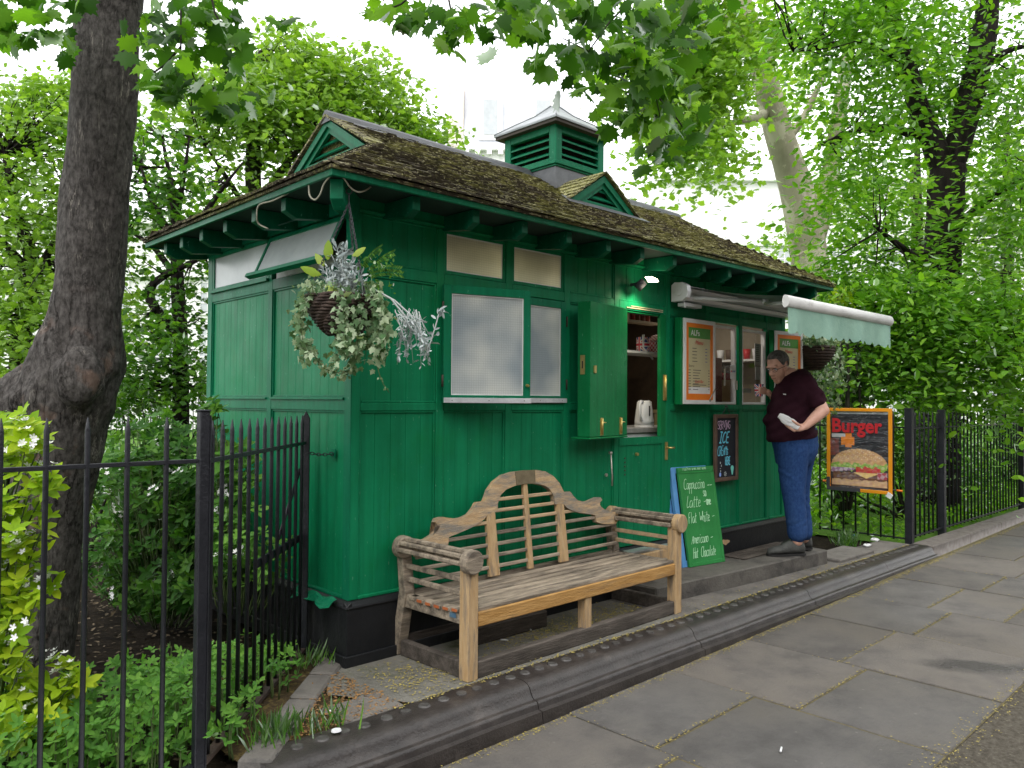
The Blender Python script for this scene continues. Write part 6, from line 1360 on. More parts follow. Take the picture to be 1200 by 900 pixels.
# eave cable loops
m_=MB(); 
def cab(pts,y=None):
    rough_tube(m_,pts,[.0045]*len(pts),6,0.0,6)
c0=D(391,203,3.80)
cab([D(390,203,3.79),D(380,215,3.84),D(375,228,3.86),D(369,234,3.9),D(363,229,3.92),D(362,216,3.95),D(362,214,3.96)])
cab([D(392,203,3.79),D(402,208,3.83),D(411,220,3.88),D(420,225,3.92),D(430,222,3.97),D(440,214,4.05)])
cab([D(338,226,4.12),D(320,235,4.2),D(304,240,4.28),D(301,252,4.3),D(303,262,4.33),D(314,268,4.3)])
m_.build('eave_cable','cable',hut)
m_=MB(); cab([D(x,y,4.55) for x,y in ((314,268),(345,258),(370,250),(400,242))]); m_.build('eave_cable','dkgreen',hut)
for k in range(0): pass
import time as _t; print('T_3',_t.process_time())
# ================================================================ TREES
def gpt(px,py,d,z=-.05):
    p=D(px,py,d); p.z=z; return p
def crown(name,par,clumps,kind,size,mat,limbs,twigmat,lw=.5,cl=(.35,.12),per=26,droop=-.25,twig=.5,base=None,tw=.006,up=.9):
    """clumps: (px,py,depth,rx px,ry px,rdepth m,n clusters)"""
    P=[];Dd=[];Nn=[];tb=MB(); LP=np.array([tuple(p) for l in limbs for p in l])
    rn=[]
    for (px,py,d,rx,ry,rd,n) in clumps:
        f=d/CF
        for _ in range(n):
            v=rng.normal(size=3); v/=np.linalg.norm(v); v*=rng.random()**(1/2.4)
            c=np.array(D(px+v[0]*rx,py+v[1]*ry,d+v[2]*rd)); tone=rng.random()
            m=max(4,int(per*rng.uniform(.6,1.4))); q=rng.normal(size=(m,3))*np.array([cl[0],cl[0],cl[1]]); tilt=rng.normal()*.25
            q[:,2]+=q[:,0]*tilt-.35*(q[:,0]**2+q[:,1]**2)/max(cl[0],.01)
            P.append(c+q); dd=q.copy(); dd[:,2]=0; dd/=np.linalg.norm(dd,axis=1)[:,None]+1e-6; dd+=rng.normal(size=(m,3))*.45; dd[:,2]+=droop; Dd.append(dd)
            nn_=rng.normal(size=(m,3))*.5; nn_[:,2]+=up; Nn.append(nn_); rn.append(np.clip(tone*.6+rng.random(m)*.4,0,1))
            if len(LP) and rng.random()<twig:
                k=np.argmin(np.linalg.norm(LP-c,axis=1)); a=LP[k]; dist=np.linalg.norm(a-c)
                t0=.0 if dist<1.6 else 1-1.6/dist
                pts=bend(a+(c-a)*t0,c,5,.04,.07); tb.tube(pts,[tw*2.6,tw*2,tw*1.5,tw,tw*.5],4)
    P=np.concatenate(P);Dd=np.concatenate(Dd);Nn=np.concatenate(Nn);rn=np.concatenate(rn)
    off=np.array(base) if base is not None else np.zeros(3)
    o=leaves(name,kind,P-off,Dd,Nn,size*rng.uniform(.5,1.4,len(P)),mat,par,rnd=rn)
    if tb.v:
        t=tb.build('twigs',twigmat,par,recalc=False); t.location=-Vector(off)
    return o
def tree(label,base,trunk,limbs,clumps,kind,size,mat,bk,group=None,name='tree',amp=.06,n=20,**kw):
    t=thing(name,label,'tree',loc=base,group=group); m_=MB()
    allp=[]
    pts=rough_tube(m_,[p for p,r in trunk],[r for p,r in trunk],n,amp,6,seed=len(label)); allp.append(pts)
    o=m_.build('trunk',bk,t); o.location=-Vector(base)
    m_=MB()
    for l in limbs:
        pts=rough_tube(m_,[p for p,r in l],[r for p,r in l],12,amp,5,seed=int(l[0][1]*9999)); allp.append(pts)
    if limbs: o=m_.build('limbs',bk,t); o.location=-Vector(base)
    if clumps: crown('crown',t,clumps,kind,size,mat,allp,bk,base=base,**kw)
    return t
# foreground sycamore
td=3.9; base=gpt(40,830,td)
T=lambda x,y,r,d=td:(D(x,y,d),r*td/CF)
syc=thing('tree','large grey barked tree with a swollen burr on its trunk in the left foreground','tree',loc=base)
m_=MB()
rough_tube(m_,[T(44,900,48)[0],T(44,800,42)[0],T(52,700,39)[0],T(58,620,46)[0],T(66,540,56)[0],T(76,470,66)[0],T(90,425,60)[0],T(98,385,50)[0],T(104,320,44)[0],T(110,240,42)[0],T(118,160,41)[0],T(122,80,40)[0],T(127,0,40)[0],T(131,-90,42)[0],T(140,-180,36)[0],T(150,-300,30)[0]],[q*td/CF*.88 for q in (48,42,39,45,53,62,56,48,43,42,41,40,40,42,36,30)],40,.05,7,seed=4)
rough_tube(m_,[T(80,440,40)[0],T(40,470,44,3.95)[0],T(-10,520,50,4.0)[0],T(-60,620,52,4.05)[0],T(-80,760,55,4.1)[0],T(-90,900,60,4.1)[0]],[q*td/CF for q in (34,44,52,54,56,64)],26,.07,6,seed=9)
m_.ball(D(110,425,3.87),(.125,.12,.14),0,14,10); m_.ball(D(40,470,3.8),(.15,.12,.12),0,12,8); m_.ball(D(95,440,3.72),(.11,.09,.13),0,12,8)
o=remesh('trunk',m_,.016,'bark',None,1)
me=o.data; me.update()
from mathutils import noise as mn
def barkd(q):
    p=Vector(q); k=mn.fractal(Vector((p.x*9,p.y*9,p.z*3.2)),1,2,4); k2=mn.fractal(Vector((p.x*3,p.y*3,p.z*2)),1,2,3); bur=math.exp(-((p.z-1.55)/.35)**2)
    rg=abs(mn.noise(Vector((p.x*13+5,p.y*13,p.z*2.6)))); return k*.006*(1+2.5*bur)+k2*.016*(1+bur)-max(0,.06-rg)*(.05+.12*bur)
displace(me,barkd)
def barkmat():
    m=pm('sycamore_bark',(.050,.045,.042),(.135,.124,.116),3.2,.9,0,5,.15,stretch=(15,15,9),p=(.38,.62),det=12); nt=m.node_tree; b=nt.nodes['Principled BSDF']; L=nt.links.new
    src=b.inputs['Base Color'].links[0].from_socket; tc=[n for n in nt.nodes if n.type=='TEX_COORD'][0]
    def warp(sc_,am):
        mp=N(nt,'ShaderNodeMapping'); mp.inputs['Scale'].default_value=sc_; L(tc.outputs['Object'],mp.inputs[0]); nz=N(nt,'ShaderNodeTexNoise',Scale=1.3,Detail=5,Roughness=.7); L(mp.outputs[0],nz.inputs[0])
        ad=N(nt,'ShaderNodeVectorMath',operation='MULTIPLY_ADD'); L(nz.outputs[1],ad.inputs[0]); ad.inputs[1].default_value=(am,)*3; L(mp.outputs[0],ad.inputs[2]); return ad
    w1=warp((15,15,3.2),1.2); v=N(nt,'ShaderNodeTexVoronoi',feature='DISTANCE_TO_EDGE',Scale=1.0); L(w1.outputs[0],v.inputs[0]); r=ramp(nt,(.25,.23,.22),(1,1,1),.0,.045); L(v.outputs[0],r.inputs[0])
    g=N(nt,'ShaderNodeTexNoise',Scale=3,Detail=2); L(tc.outputs['Object'],g.inputs[0]); gr=ramp(nt,(0,0,0),(1,1,1),.45,.6); L(g.outputs[0],gr.inputs[0])
    mu=N(nt,'ShaderNodeMix',data_type='RGBA',blend_type='MULTIPLY'); L(gr.outputs[0],mu.inputs[0]); L(src,mu.inputs[6]); L(r.outputs[0],mu.inputs[7])
    w2=warp((7,7,1.1),1.8); v2=N(nt,'ShaderNodeTexVoronoi',feature='DISTANCE_TO_EDGE',Scale=1.0); L(w2.outputs[0],v2.inputs[0]); r2=ramp(nt,(1,1,1),(0,0,0),.006,.02); L(v2.outputs[0],r2.inputs[0])
    g2=N(nt,'ShaderNodeTexNoise',Scale=5,Detail=3); L(tc.outputs['Object'],g2.inputs[0]); gr2=ramp(nt,(0,0,0),(.75,.75,.75),.52,.6); L(g2.outputs[0],gr2.inputs[0]); q=N(nt,'ShaderNodeMath',operation='MULTIPLY'); L(r2.outputs[0],q.inputs[0]); L(gr2.outputs[0],q.inputs[1])
    mx=N(nt,'ShaderNodeMix',data_type='RGBA'); L(q.outputs[0],mx.inputs[0]); L(mu.outputs[2],mx.inputs[6]); mx.inputs[7].default_value=(.34,.31,.27,1)
    g3=N(nt,'ShaderNodeTexNoise',Scale=7,Detail=5); L(tc.outputs['Object'],g3.inputs[0]); r3=ramp(nt,(0,0,0),(.5,.5,.5),.58,.66); L(g3.outputs[0],r3.inputs[0]); sp=N(nt,'ShaderNodeSeparateXYZ'); L(tc.outputs['Object'],sp.inputs[0]); mr=N(nt,'ShaderNodeMapRange'); mr.inputs[1].default_value=1.95; mr.inputs[2].default_value=1.6; L(sp.outputs[2],mr.inputs[0]); q3=N(nt,'ShaderNodeMath',operation='MULTIPLY'); L(r3.outputs[0],q3.inputs[0]); L(mr.outputs[0],q3.inputs[1])
    mx3=N(nt,'ShaderNodeMix',data_type='RGBA'); L(q3.outputs[0],mx3.inputs[0]); L(mx.outputs[2],mx3.inputs[6]); mx3.inputs[7].default_value=(.26,.17,.13,1); L(mx3.outputs[2],b.inputs['Base Color'])
    mp=N(nt,'ShaderNodeMapping'); mp.inputs['Scale'].default_value=(55,55,28); L(tc.outputs['Object'],mp.inputs[0]); n1=N(nt,'ShaderNodeTexNoise',Scale=1,Detail=9,Roughness=.75); L(mp.outputs[0],n1.inputs[0])
    b1=N(nt,'ShaderNodeBump',Strength=1,Distance=.022); L(n1.outputs[0],b1.inputs['Height']); b2=N(nt,'ShaderNodeBump',Strength=.8,Distance=.014); L(mu.inputs[7].links[0].from_socket,b2.inputs['Height']); L(b1.outputs[0],b2.inputs['Normal']); L(b2.outputs[0],b.inputs['Normal']); return m
o.data.materials.clear(); o.data.materials.append(barkmat()); o.parent=syc; o.location=-base
m_=MB(); lim=[]
for l in ([(150,-250,26,3.9),(260,-230,20,3.8),(420,-170,15,3.8),(600,-110,11,4.0),(720,-50,8,4.3),(800,-10,4,4.5)],[(140,-160,18,3.9),(190,-140,12,3.6),(250,-90,8,3.5),(300,-30,4,3.5)],[(130,-200,20,3.9),(60,-190,14,3.6),(0,-120,8,3.4),(-30,-40,4,3.3)],[(600,-110,9,4.0),(560,-50,6,4.0),(500,-20,3,3.9)],[(150,-300,26,3.9),(420,-420,16,5),(800,-380,10,6.5),(1000,-300,6,7.5)]):
    lim.append(rough_tube(m_,[D(x,y,d) for x,y,r,d in l],[r*d/CF for x,y,r,d in l],10,.04,5,seed=l[0][0]+l[1][0]))
tw=[[(205,-60,3.5),(212,0,3.5),(212,60,3.5),(232,100,3.5),(233,135,3.5)],[(232,98,3.5),(244,103,3.5),(258,104,3.5)],[(212,55,3.5),(195,75,3.5),(180,85,3.5)],[(240,-40,3.6),(252,15,3.6),(270,50,3.6),(288,72,3.6)],[(720,-50,4.2),(741,20,4.2),(745,70,4.2),(768,110,4.2),(776,150,4.2),(782,158,4.2)],[(741,0,4.2),(715,25,4.2),(690,60,4.1),(660,45,4.1)],[(770,-20,4.4),(800,40,4.4),(815,80,4.4)],[(745,60,4.2),(725,100,4.2),(712,125,4.2)],[(600,-110,4),(585,-30,4),(560,0,4)],[(768,110,4.2),(790,135,4.2),(808,160,4.2)],[(500,-20,3.9),(470,5,3.9),(445,15,3.9)],[(520,-30,3.9),(530,20,3.9),(532,40,3.9)],[(640,-80,4),(650,-10,4),(625,25,4)]]
for l in tw: m_.tube([D(*p) for p in l],[.006,.005,.004,.003,.0025,.002][:len(l)],5)
o=m_.build('limbs','barkmid',syc,recalc=False); o.location=-base
P=[];Dd=[];Nn=[];Sz=[];rn=[]
def mleaf(px,py,d,s,n,rx,ry,rd):
    for _ in range(n):
        x=random.gauss(0,.5);y=random.gauss(0,.5)
        P.append(D(px+x*rx,py+y*ry,d+random.uniform(-rd,rd))); dv=rng.normal(size=3)*.55+np.array([0,0,-.55]); Dd.append(dv); nv=rng.normal(size=3)*.6+np.array([0,0,.6])-CW*.45; Nn.append(nv); Sz.append(s*random.uniform(.7,1.25)); rn.append(random.random())
for a in [(600,10,4.0,.105,16,40,20,.3),(660,25,4.0,.105,40,60,45,.4),(720,45,4.2,.11,60,70,70,.4),(770,40,4.4,.105,70,60,70,.5),(700,95,4.2,.10,30,55,40,.3),(760,110,4.2,.105,46,45,50,.3),(800,140,4.2,.10,24,35,40,.3),(780,175,4.2,.10,12,28,16,.2),(640,70,4.1,.09,9,38,22,.2),(715,140,4.2,.10,8,20,14,.2),(690,0,4.1,.10,36,120,22,.4),(800,20,4.5,.10,46,60,40,.4),
          (455,8,3.9,.085,14,40,16,.2),(500,15,3.9,.085,20,50,24,.2),(535,30,3.9,.09,16,30,25,.2),(532,44,3.9,.10,3,8,6,.05),(585,18,4.0,.09,14,30,22,.2),
          (190,30,3.6,.09,26,40,35,.3),(235,25,3.6,.09,44,50,40,.3),(275,30,3.7,.09,34,45,40,.3),(215,75,3.5,.09,20,40,30,.2),(245,105,3.5,.085,18,36,22,.2),(285,115,3.6,.08,12,28,24,.2),(190,100,3.5,.08,12,28,22,.2),(170,55,3.6,.08,12,22,40,.2),(265,130,3.5,.085,8,25,14,.1),
          (25,15,3.4,.085,26,40,24,.2),(15,40,3.4,.085,10,30,14,.2),(45,40,3.4,.08,6,14,10,.1),(75,42,3.4,.075,4,8,12,.1),(78,62,3.4,.075,3,6,8,.1),(88,5,3.5,.08,5,10,10,.1)]: mleaf(*a)
# canopy overhead, above the frame
for _ in range(900):
    px=random.uniform(-250,1050); py=random.uniform(-520,-60); 
    mleaf(px,py,random.uniform(3.6,6.5),.11,1,30,20,.3)
o=leaves('crown','maple',np.array([tuple(p-base) for p in P]),Dd,Nn,np.array(Sz),'lfA',syc,rnd=np.array(rn))
# trees of the garden behind
def W(x,y,d,r): return (D(x,y,d),r)
tree('tall slender tree with hazy bright foliage directly behind the left end of the roof',gpt(300,520,11),[(gpt(300,520,11),.16),W(298,400,11,.14),W(297,250,11,.12),W(297,180,11,.10),W(300,110,11,.06),W(305,60,11,.03)],
 [[W(297,250,11,.07),W(330,200,10.8,.05),W(370,150,10.7,.02)],[W(297,200,11,.06),W(325,160,11,.04),W(355,110,11,.02)],[W(297,230,11,.05),W(340,240,11.2,.035),W(400,190,11.4,.015)],[W(297,260,11,.05),W(270,215,10.8,.035),W(240,170,10.6,.015)],[W(298,160,11,.05),W(280,120,11,.03),W(260,80,11,.012)]],
 [(330,105,11,110,62,1.2,190),(400,120,11.3,95,65,1.0,120),(455,150,11.5,65,50,.8,75),(255,120,10.6,80,60,1,60),(300,200,10.8,110,70,1.2,40),(390,190,11.4,80,50,1,60),(500,165,11.6,45,30,.5,30),(260,250,10.5,70,60,1,16),(345,60,11,60,36,.8,46),(420,80,11.2,45,30,.6,26)],'maple',.076,'lfB','barkmid',group='trees in the garden behind the hut',cl=(.24,.055),per=27,tw=.006)
tree('small many branched tree standing between the big trunk and the hut',gpt(212,520,9),[(gpt(212,520,9),.10),W(212,420,9,.085),W(208,330,9,.07),W(206,270,9,.055),W(200,215,9,.03),W(190,160,9,.015)],
 [[W(208,300,9,.05),W(240,250,8.9,.035),W(265,215,8.8,.02),W(285,190,8.8,.008)],[W(207,285,9,.045),W(180,240,9.1,.03),W(165,195,9.2,.012)],[W(206,260,9,.04),W(215,210,8.9,.025),W(222,160,8.9,.01)],[W(210,330,9,.045),W(180,290,9,.03),W(150,270,9,.015)],[W(212,400,9,.06),W(175,340,8.9,.05),W(240,300,8.7,.02)]],
 [(200,215,9,80,60,.9,40),(240,270,8.8,60,50,.8,26),(160,260,9,45,60,.8,24),(215,340,8.8,45,40,.8,26),(190,400,8.6,55,40,.8,52),(225,430,8.6,26,36,.5,18),(160,160,9.2,60,40,.7,30),(160,440,8.4,30,30,.5,24)],'maple',.062,'lfA','barkdk',group='trees in the garden behind the hut',cl=(.19,.05),per=19,tw=.006)
tree('dense green tree at the far left edge behind the big trunk',gpt(20,520,10),[(gpt(20,520,10),.14),W(25,400,10,.12),W(40,320,10,.10),W(20,250,10,.06),W(5,180,10,.03)],
 [[W(40,330,10,.07),W(60,290,9.9,.04),W(90,240,9.8,.02)],[W(35,320,10,.06),W(10,290,10,.04),W(-30,250,10,.02)]],
 [(30,150,10.3,85,65,1,120),(110,160,10.6,50,45,.8,50),(20,260,10,85,80,1,120),(30,370,9.6,85,75,1,150),(120,300,9.8,60,100,.9,60),(140,400,9.4,50,60,.9,44),(60,105,10.6,70,28,.6,45),(-60,300,10,80,150,1,90)],'maple',.070,'lfB','barkdk',group='trees in the garden behind the hut',cl=(.20,.06),per=20,tw=.006)
# big dark-trunked tree on the right
tree('tall dark trunked forked tree rising behind the right hand railing',gpt(1100,560,11),[(gpt(1098,560,11),.30),W(1100,470,11,.27),W(1102,380,11,.25),W(1105,290,11,.235),W(1108,230,11,.24),W(1112,195,11,.23)],
 [[W(1110,205,11,.18),W(1092,165,11,.15),W(1075,120,10.9,.13),W(1060,70,10.8,.12),W(1042,10,10.7,.11),W(1020,-60,10.6,.09),W(1000,-160,10.5,.06)],[W(1112,200,11,.19),W(1128,150,11,.17),W(1143,90,11.1,.17),W(1155,30,11.2,.16),W(1160,-40,11.2,.14),W(1170,-160,11.3,.09)],[W(1105,300,11,.08),W(1050,340,10.4,.05),W(990,390,9.8,.02)],[W(1107,280,11,.07),W(1150,240,10.6,.05),W(1210,200,10,.03)],[W(1090,160,11,.07),W(1020,150,10.6,.05),W(960,170,10,.02)],[W(1060,70,10.8,.06),W(1000,50,10.4,.04),W(930,60,10,.02)],[W(1100,400,11,.06),W(1160,420,10,.04),W(1200,410,9.5,.02)],[W(1143,90,11.1,.06),W(1180,60,11,.04),W(1230,50,11,.02)],[W(1104,330,11,.08),W(1070,300,10.2,.05),W(1030,270,9.5,.02)]],
 [(1080,60,11.6,95,80,1.0,120),(1000,30,10.2,75,50,1.3,100),(1020,140,10.3,45,70,1.2,60),(1198,110,10.8,34,110,1.2,75),(1018,235,10,42,60,1.1,65),(1182,262,10.2,36,55,1.0,60),(1095,120,11.8,60,80,.6,60),(1010,330,10.2,75,50,.8,120),(1100,350,9.5,90,50,1.0,140),(1180,380,9.4,60,60,.9,95),(1050,410,9.8,75,45,.6,125),(1140,440,9.6,60,40,.6,70),(1000,430,9.9,30,30,.4,20),(1130,-60,10.5,160,60,1.6,90),(960,-60,10,150,50,1.4,80),(1190,200,10,30,60,.8,40)],'oval',.105,'lfC','barkdk',amp=.05,cl=(.36,.045),per=27,droop=-.15,tw=.006,twig=.16)
tree('pale mottled plane tree curving up behind the right end of the roof',gpt(958,520,18),[(gpt(960,520,18),.56),W(960,420,18,.48),W(952,330,18,.42),W(945,280,18,.41),W(934,225,18,.37),W(917,170,18,.33),W(903,120,18,.29),W(890,70,18,.28),W(872,10,18,.22),W(850,-60,18,.15)],
 [[W(905,130,18,.12),W(880,140,17.6,.10),W(862,143,17.3,.08),W(845,152,17,.05)],[W(915,175,18,.10),W(940,140,18,.08),W(965,90,18,.05)],[W(948,300,18.2,.28),W(970,220,18.6,.22),W(985,120,19,.18),W(1000,20,19,.12)],[W(890,70,18,.1),W(850,20,17,.06),W(800,0,16,.04)]],
 [(835,60,15.5,40,70,1.3,130),(805,130,15,40,55,1,100),(790,60,15,50,60,1,110),(785,170,15,26,30,.7,24),(905,285,17,35,30,1.0,10),(845,180,16,30,35,.8,20),(985,200,18.8,30,90,.8,46),(900,40,16,50,35,1,44),(930,110,18.8,40,60,.6,24),(840,-60,15,120,50,1.3,100)],'maple',.12,'lfP','plane',amp=.03,cl=(.34,.12),per=21,tw=.009,twig=.4)
for i,(x,d,lab) in enumerate(((1180,20,'distant tree filling the gap at the right edge of the view'),(760,24,'distant tree beyond the roof turret'),(1075,19,'distant tree glimpsed between the plane tree and the dark trunk'))):
    top=(120,290,140)[i]
    tree(lab,gpt(x,520,d),[(gpt(x,520,d),.2),W(x,350,d,.17),W(x,top+60,d,.08),W(x,top,d,.03)],[],[(x,top+90,d,70,90,1.5,(110,30,70)[i]),(x-10,top+220,d,80,80,1.5,(130,30,60)[i])],'maple',.13,'lfB','barkmid',group='distant garden trees',cl=(.4,.2),per=14,twig=.2)
# ================================================================ SHRUBS
def whorls(name,label,cat,base,C,n,size,kind,mat,k=5,updir=None,flowers=0,stemmat='stem',root=None,spread=.0,leafnorm=.55,kind_=None,fs=.02):
    t=thing(name,label,cat,loc=base); P=[];Dd=[];Nn=[];st_=MB(); FP=[];FD=[];FN=[]; rn=[];Sz=[]
    for c in C:
        ax=np.array([0,0,.9])-CW*.45+rng.normal(size=3)*.45; ax/=np.linalg.norm(ax); a=np.cross(ax,[.3,.8,.1]); a/=np.linalg.norm(a); b=np.cross(ax,a); ph=random.random()*6; tone=random.random()
        kk=k+random.randint(-1,1)
        for i in range(kk):
            q=ph+2*PI*i/kk; d_=a*math.cos(q)+b*math.sin(q)+ax*random.uniform(.1,.55); P.append(c+ax*random.uniform(-.01,.01)); Dd.append(d_); Nn.append(ax); rn.append(np.clip(tone*.7+random.random()*.3,0,1)); Sz.append(size*random.uniform(.7,1.2))
        if root is not None and random.random()<.35:
            r=root(c); st_.tube(bend(r,c,4,.0,.06),[.005,.004,.003,.002],4)
        if random.random()<flowers:
            for _ in range(random.randint(4,8)):
                fc=c+ax*.03+rng.normal(size=3)*.022
                for i in range(5): q=i*2*PI/5; FP.append(fc); FD.append(a*math.cos(q)+b*math.sin(q)+ax*.3); FN.append(ax+rng.normal(size=3)*.2)
    o=np.array(base); leaves('foliage',kind,np.array(P)-o,Dd,Nn,np.array(Sz),mat,t,rnd=np.array(rn))
    if st_.v: s=st_.build('stems',stemmat,t,recalc=False); s.location=-Vector(base)
    if FP: leaves('flowers','petal',np.array(FP)-o,FD,FN,fs,'petal',t)
    return t
def cl(px,py,d,rx,ry,rd,n): 
    out=[]
    for _ in range(n):
        v=rng.normal(size=3); v/=np.linalg.norm(v); v*=rng.random()**.45; out.append(np.array(D(px+v[0]*rx,py+v[1]*ry,d+v[2]*rd)))
    return out
bs_=gpt(-20,900,3.1)
C=cl(12,520,3.05,42,45,.18,60)+cl(8,620,3.0,52,60,.2,95)+cl(30,700,3.0,38,40,.15,40)+cl(0,760,2.95,40,60,.15,50)+cl(20,850,2.9,60,40,.15,50)+cl(70,800,3.0,55,28,.1,26)+cl(-60,650,3,60,150,.3,80)+cl(55,560,2.95,22,25,.06,10)
whorls('shrub','yellow green shrub with white blossom growing at the left edge behind the railing','shrub',bs_,C,0,.062,'oval','lfchoi',5,flowers=.13,root=lambda c:np.array([c[0]*.5+bs_[0]*.5,c[1]*.5+bs_[1]*.5,max(c[2]-.3,-.03)]),fs=.016)
b_=gpt(190,760,5.0)
C=cl(170,560,5.2,60,65,.45,330)+cl(215,600,4.9,45,80,.4,300)+cl(150,650,5.2,55,60,.4,230)+cl(190,700,5.0,60,30,.3,120)+cl(200,510,5.4,50,32,.4,90)+cl(215,680,4.7,45,40,.3,110)
C=[c for c in C if c[0]<-.15]
whorls('shrub','dark green shrub with white flowers behind the railing right of the trunk','shrub',b_,C,0,.062,'oval','lfdk',5,flowers=.035,root=lambda c:np.array([c[0]*.6+b_[0]*.4,c[1]*.6+b_[1]*.4,max(c[2]*.6-.1,-.04)]),fs=.017)
b_=gpt(275,740,4.55)
C=cl(270,560,4.5,36,60,.18,140)+cl(262,640,4.4,30,50,.2,110)+cl(300,640,4.3,40,50,.15,60)+cl(245,490,4.5,14,22,.1,16)+cl(250,480,4.4,8,16,.08,8)
C=[c for c in C if c[0]<-.12]
whorls('shrub','leafy shrub growing against the green end wall behind the railing','shrub',b_,C,0,.058,'oval','lfweed',5,flowers=.04,root=lambda c:np.array([c[0]*.6+b_[0]*.4,c[1]*.6+b_[1]*.4,max(c[2]*.6-.1,-.04)]),fs=.017)
# weeds under the railing
C=[]
while len(C)<1700:
    x=random.uniform(-2.3,-.12);y=random.uniform(-.62,.5)
    side=(x-G0.x)*gd.y-(y-G0.y)*gd.x
    if side>.0-.05 and x>-1.06: continue
    h=random.random()**1.3*(.26 if x<-.5 else .14)*(1 if y<.1 else .5); 
    if y>.05 and random.random()<.55: continue
    C.append(np.array([x,y,.01+h]))
for _ in range(50): t_=random.random(); p=G0+(G1-G0)*t_*.8; C.append(np.array([p.x+random.uniform(0,.09),p.y-random.uniform(0,.07),random.uniform(.03,.16)]))
wd=whorls('weeds','low bright green weeds spreading under the left railing','weeds',(-1.1,-.3,0),C,0,.037,'oval','lfweed',5,root=lambda c:np.array([c[0],c[1],-.03])); wd['kind']='stuff'
P=[];Dd=[]
for cx_,cy_,n,h in ((-.72,-.60,120,.10),(5.55,-.25,160,.14),(5.8,-.15,140,.12),(-.15,.12,50,.08),(-.5,-.64,40,.06)):
    for _ in range(n): P.append((cx_+random.gauss(0,.06),cy_+random.gauss(0,.045),0)); Dd.append((random.gauss(0,.35),random.gauss(0,.35),1))
leaves('grass_tuft','grass',P,Dd,randdir(len(P),0,.2),.11*rng.uniform(.5,1.3,len(P)),'lfweed',None,kind='stuff',label='tufts of long grass by the kerb and the step')
# bright ground cover on the right
n=26000; X_=rng.uniform(5.0,17,n); Y_=rng.uniform(-.55,7,n)**1.0; ok=((X_>6.25)&(Y_>-.55))|((X_>5.1)&(Y_>.1)); X_=X_[ok];Y_=Y_[ok]; n=len(X_)
Hh=(.06+.22*np.abs(np.sin(X_*1.7+Y_*2.3))*rng.random(n))*np.clip((Y_+.6)*1.2,.25,1.2); P=np.stack([X_,Y_,Hh-.03],1)
leaves('ground_cover','oval',P,randdir(n,.25,.5),randdir(n,.9),.075*rng.uniform(.5,1.3,n),'lfC',None,kind='stuff',label='bright green ground cover behind the right hand railings')
n=60000; X_=np.concatenate([rng.uniform(-12,-1.5,n//2),rng.uniform(-3,5,n//2)]); Y_=np.concatenate([rng.uniform(3.5,16,n//2),rng.uniform(6,18,n//2)]); P=np.stack([X_,Y_,np.zeros(n)-.03],1)
leaves('meadow_grass','grass',P,randdir(n,1.2),randdir(n,0,.2),.16*rng.uniform(.5,1.3,n),'lfC',None,kind='stuff',label='long lawn grass behind the big tree')
def bush(label,base,C,per,size,kind,mat,clr=.12,group=None,name='shrub',cat='shrub'):
    t=thing(name,label,cat,loc=base,group=group); C=np.array(C); P=(C[:,None,:]+rng.normal(size=(len(C),per,3))*clr).reshape(-1,3); n=len(P); tone=np.repeat(rng.random(len(C)),per)*.6+rng.random(n)*.4
    leaves('foliage',kind,P-np.array(base),randdir(n,-.1),randdir(n,.6),size*rng.uniform(.6,1.3,n),mat,t,rnd=tone); m_=MB()
    for k in range(7): c=C[rng.integers(len(C))]; m_.tube(bend(Vector((0,0,-.05)),Vector(c)-Vector(base),6,0,.06),[.03,.025,.02,.015,.01,.005],6)
    m_.build('stems','barkmid',t,recalc=False); return t
bush('variegated pale ivy covered shrub behind the man at the far corner of the hut',gpt(985,560,9.9),cl(985,440,9.9,38,55,.4,110)+cl(1015,420,9.9,30,40,.4,40)+cl(975,500,9.8,28,40,.3,60),16,.075,'ivy','lfivy',.10)
bush('dark evergreen hedge behind the far end of the right railing',gpt(1180,590,14),cl(1180,520,13.5,70,62,1,150)+cl(1240,500,14,60,90,1,90)+cl(1110,560,12,60,40,.6,70),22,.075,'oval','lfdk',.16,name='hedge',cat='hedge')
bush('mid green bush between the burger sign and the dark tree trunk',gpt(1060,600,10),cl(1060,540,10,60,40,.8,80)+cl(1010,520,9.6,50,30,.6,50)+cl(970,560,9.4,20,40,.3,30),20,.07,'oval','lfA',.14)
bush('yellow leaved shrub tip showing just above the awning',gpt(990,560,9.4),cl(986,350,9.3,11,8,.1,12)+cl(986,368,9.3,9,10,.1,8),8,.09,'long','lfchoi',.05)
bush('low dark shrubs below the small tree beyond the left lawn',gpt(185,520,9),cl(165,470,9.5,60,18,.8,60)+cl(230,460,9,26,26,.5,24)+cl(60,500,10,70,30,.8,60),18,.07,'oval','lfA',.14)
bush('shrub in deep shade behind the big trunk, left of the dark flowering shrub',gpt(100,620,6.5),cl(120,560,6.6,40,40,.4,70)+cl(20,560,6.6,60,60,.5,90),18,.06,'oval','lfdk',.11)
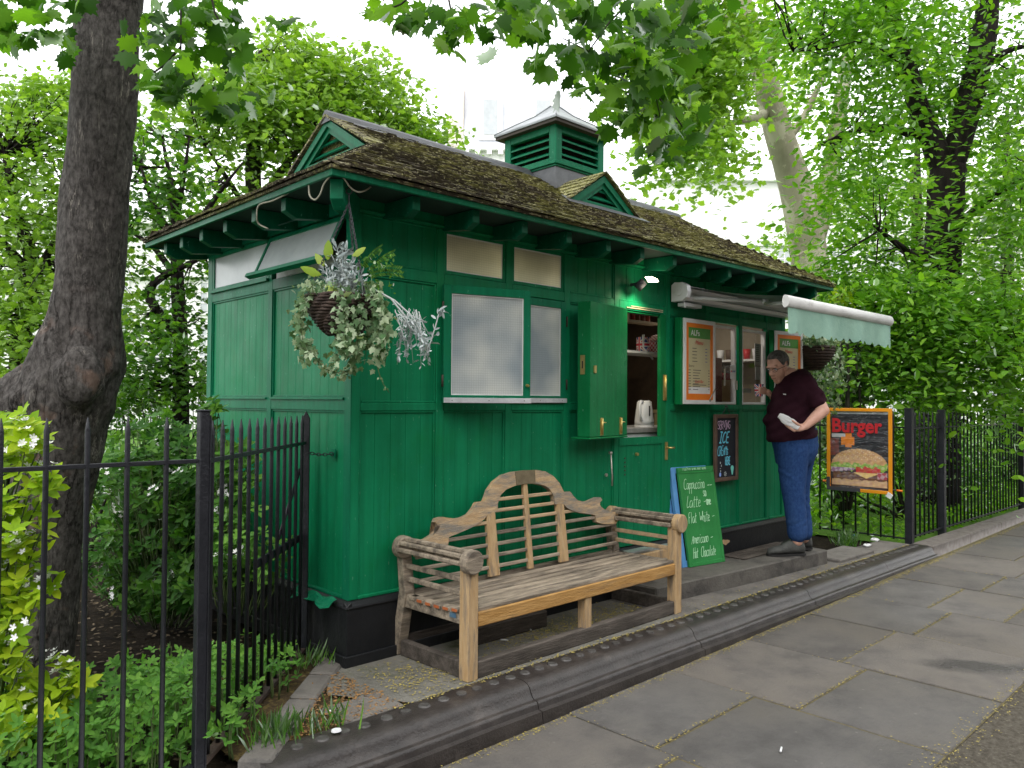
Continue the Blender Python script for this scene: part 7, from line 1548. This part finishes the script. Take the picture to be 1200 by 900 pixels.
# ================================================================ BUILDINGS (far, pale)
def facade(name,label,O,U,V,w,h,d,cols_,rows_,mat,win=(1.0,1.7),slate=0,dent=False):
    """O bottom-left front corner, U along, V depth dir"""
    t=thing(name,label,'building',loc=O,group=None); U=Vector(U).normalized(); V=Vector(V).normalized()
    Tl=lambda u,o,z: tuple(U*u-V*o+Vector((0,0,z)))
    m_=MB(); m_.box((0,-d,0),(w,0,h),0,Tl); m_.box((-.3,0,h-.5),(w+.3,.5,h-.1),0,Tl); m_.box((-.3,0,h*.72),(w+.3,.25,h*.72+.3),0,Tl)
    if dent:
        for k in range(int(w/.9)): m_.box((k*.9+.1,.25,h-.85),(k*.9+.5,.5,h-.5),0,Tl)
    m_.build('wall',mat,t)
    if slate:
        m_=MB(); m_.prism([(-d,h),(0-.2,h),(-1.6,h+slate),(-d+1.6,h+slate)],0,w,0,T=lambda o,z,u:Tl(u,o,z)); m_.build('mansard_roof','slates',t)
        for k in range(max(2,int(w/4.2))):
            u=1.2+k*4.2; m_=MB(); m_.box((u,-3,h+.5),(u+1.9,-.15,h+slate-.8),0,Tl); m_.build('dormer','stucco',t); m_=MB(); m_.box((u+.4,-.14,h+.9),(u+1.5,-.10,h+slate-1.3),0,Tl); m_.build('window','bldgw',t)
        m_=MB(); m_.box((-1.3,-4,h-1),(-.02,-.5,h+slate+.2),0,Tl); m_.build('chimney','brickp',t)
    for i in range(cols_):
        for j in range(rows_):
            u=w*(i+.5)/cols_-win[0]/2; z=h*.72*(j+.35)/rows_ if not slate else h*.85*(j+.3)/rows_
            m_=MB(); m_.box((u,.0,z),(u+win[0],.04,z+win[1]),0,Tl); w_=m_.build('window','bldgw',t)
            m_=MB(); frame(m_,Tl,u-.08,u+win[0]+.08,z-.08,z+win[1]+.08,.0,.09,.08)
            for q in (1,2): m_.box((u+win[0]*q/3-.03,.04,z),(u+win[0]*q/3+.03,.07,z+win[1]),0,Tl)
            for q in (1,2,3): m_.box((u,.04,z+win[1]*q/4-.03),(u+win[0],.068,z+win[1]*q/4+.03),0,Tl)
            m_.build('glazing_bars','stucco',w_)
    return t
def bld(px0,px1,pytop,dist,**k):
    a=gpt(px0,480,dist,-.5); b=gpt(px1,480,dist,-.5); top=D((px0+px1)/2,pytop,dist).z; return a,(b-a),top+.5
a,u,h=bld(540,680,168,62); facade('town_house','pale stone town house with slate mansard roof rising behind the roof ridge',a,u,Vector((-u.y,u.x,0)),u.length,h,10,5,4,'stucco',(1.2,2.0),slate=5,dent=True)
a,u,h=bld(770,1260,205,60); facade('town_house','long white stucco town house behind the plane tree',a,u,Vector((-u.y,u.x,0)),u.length,h,10,8,4,'stucco',(1.5,2.6))
a,u,h=bld(-60,330,250,36); facade('town_house','white stucco house glimpsed through the trees left of the hut',a,u,Vector((-u.y,u.x,0)),u.length,h,8,7,3,'stucco',(1.0,1.9))
print('objects',len(bpy.data.objects),'polys',sum(len(m.polygons) for m in bpy.data.meshes))
import time as _t; print('T_4',_t.process_time())
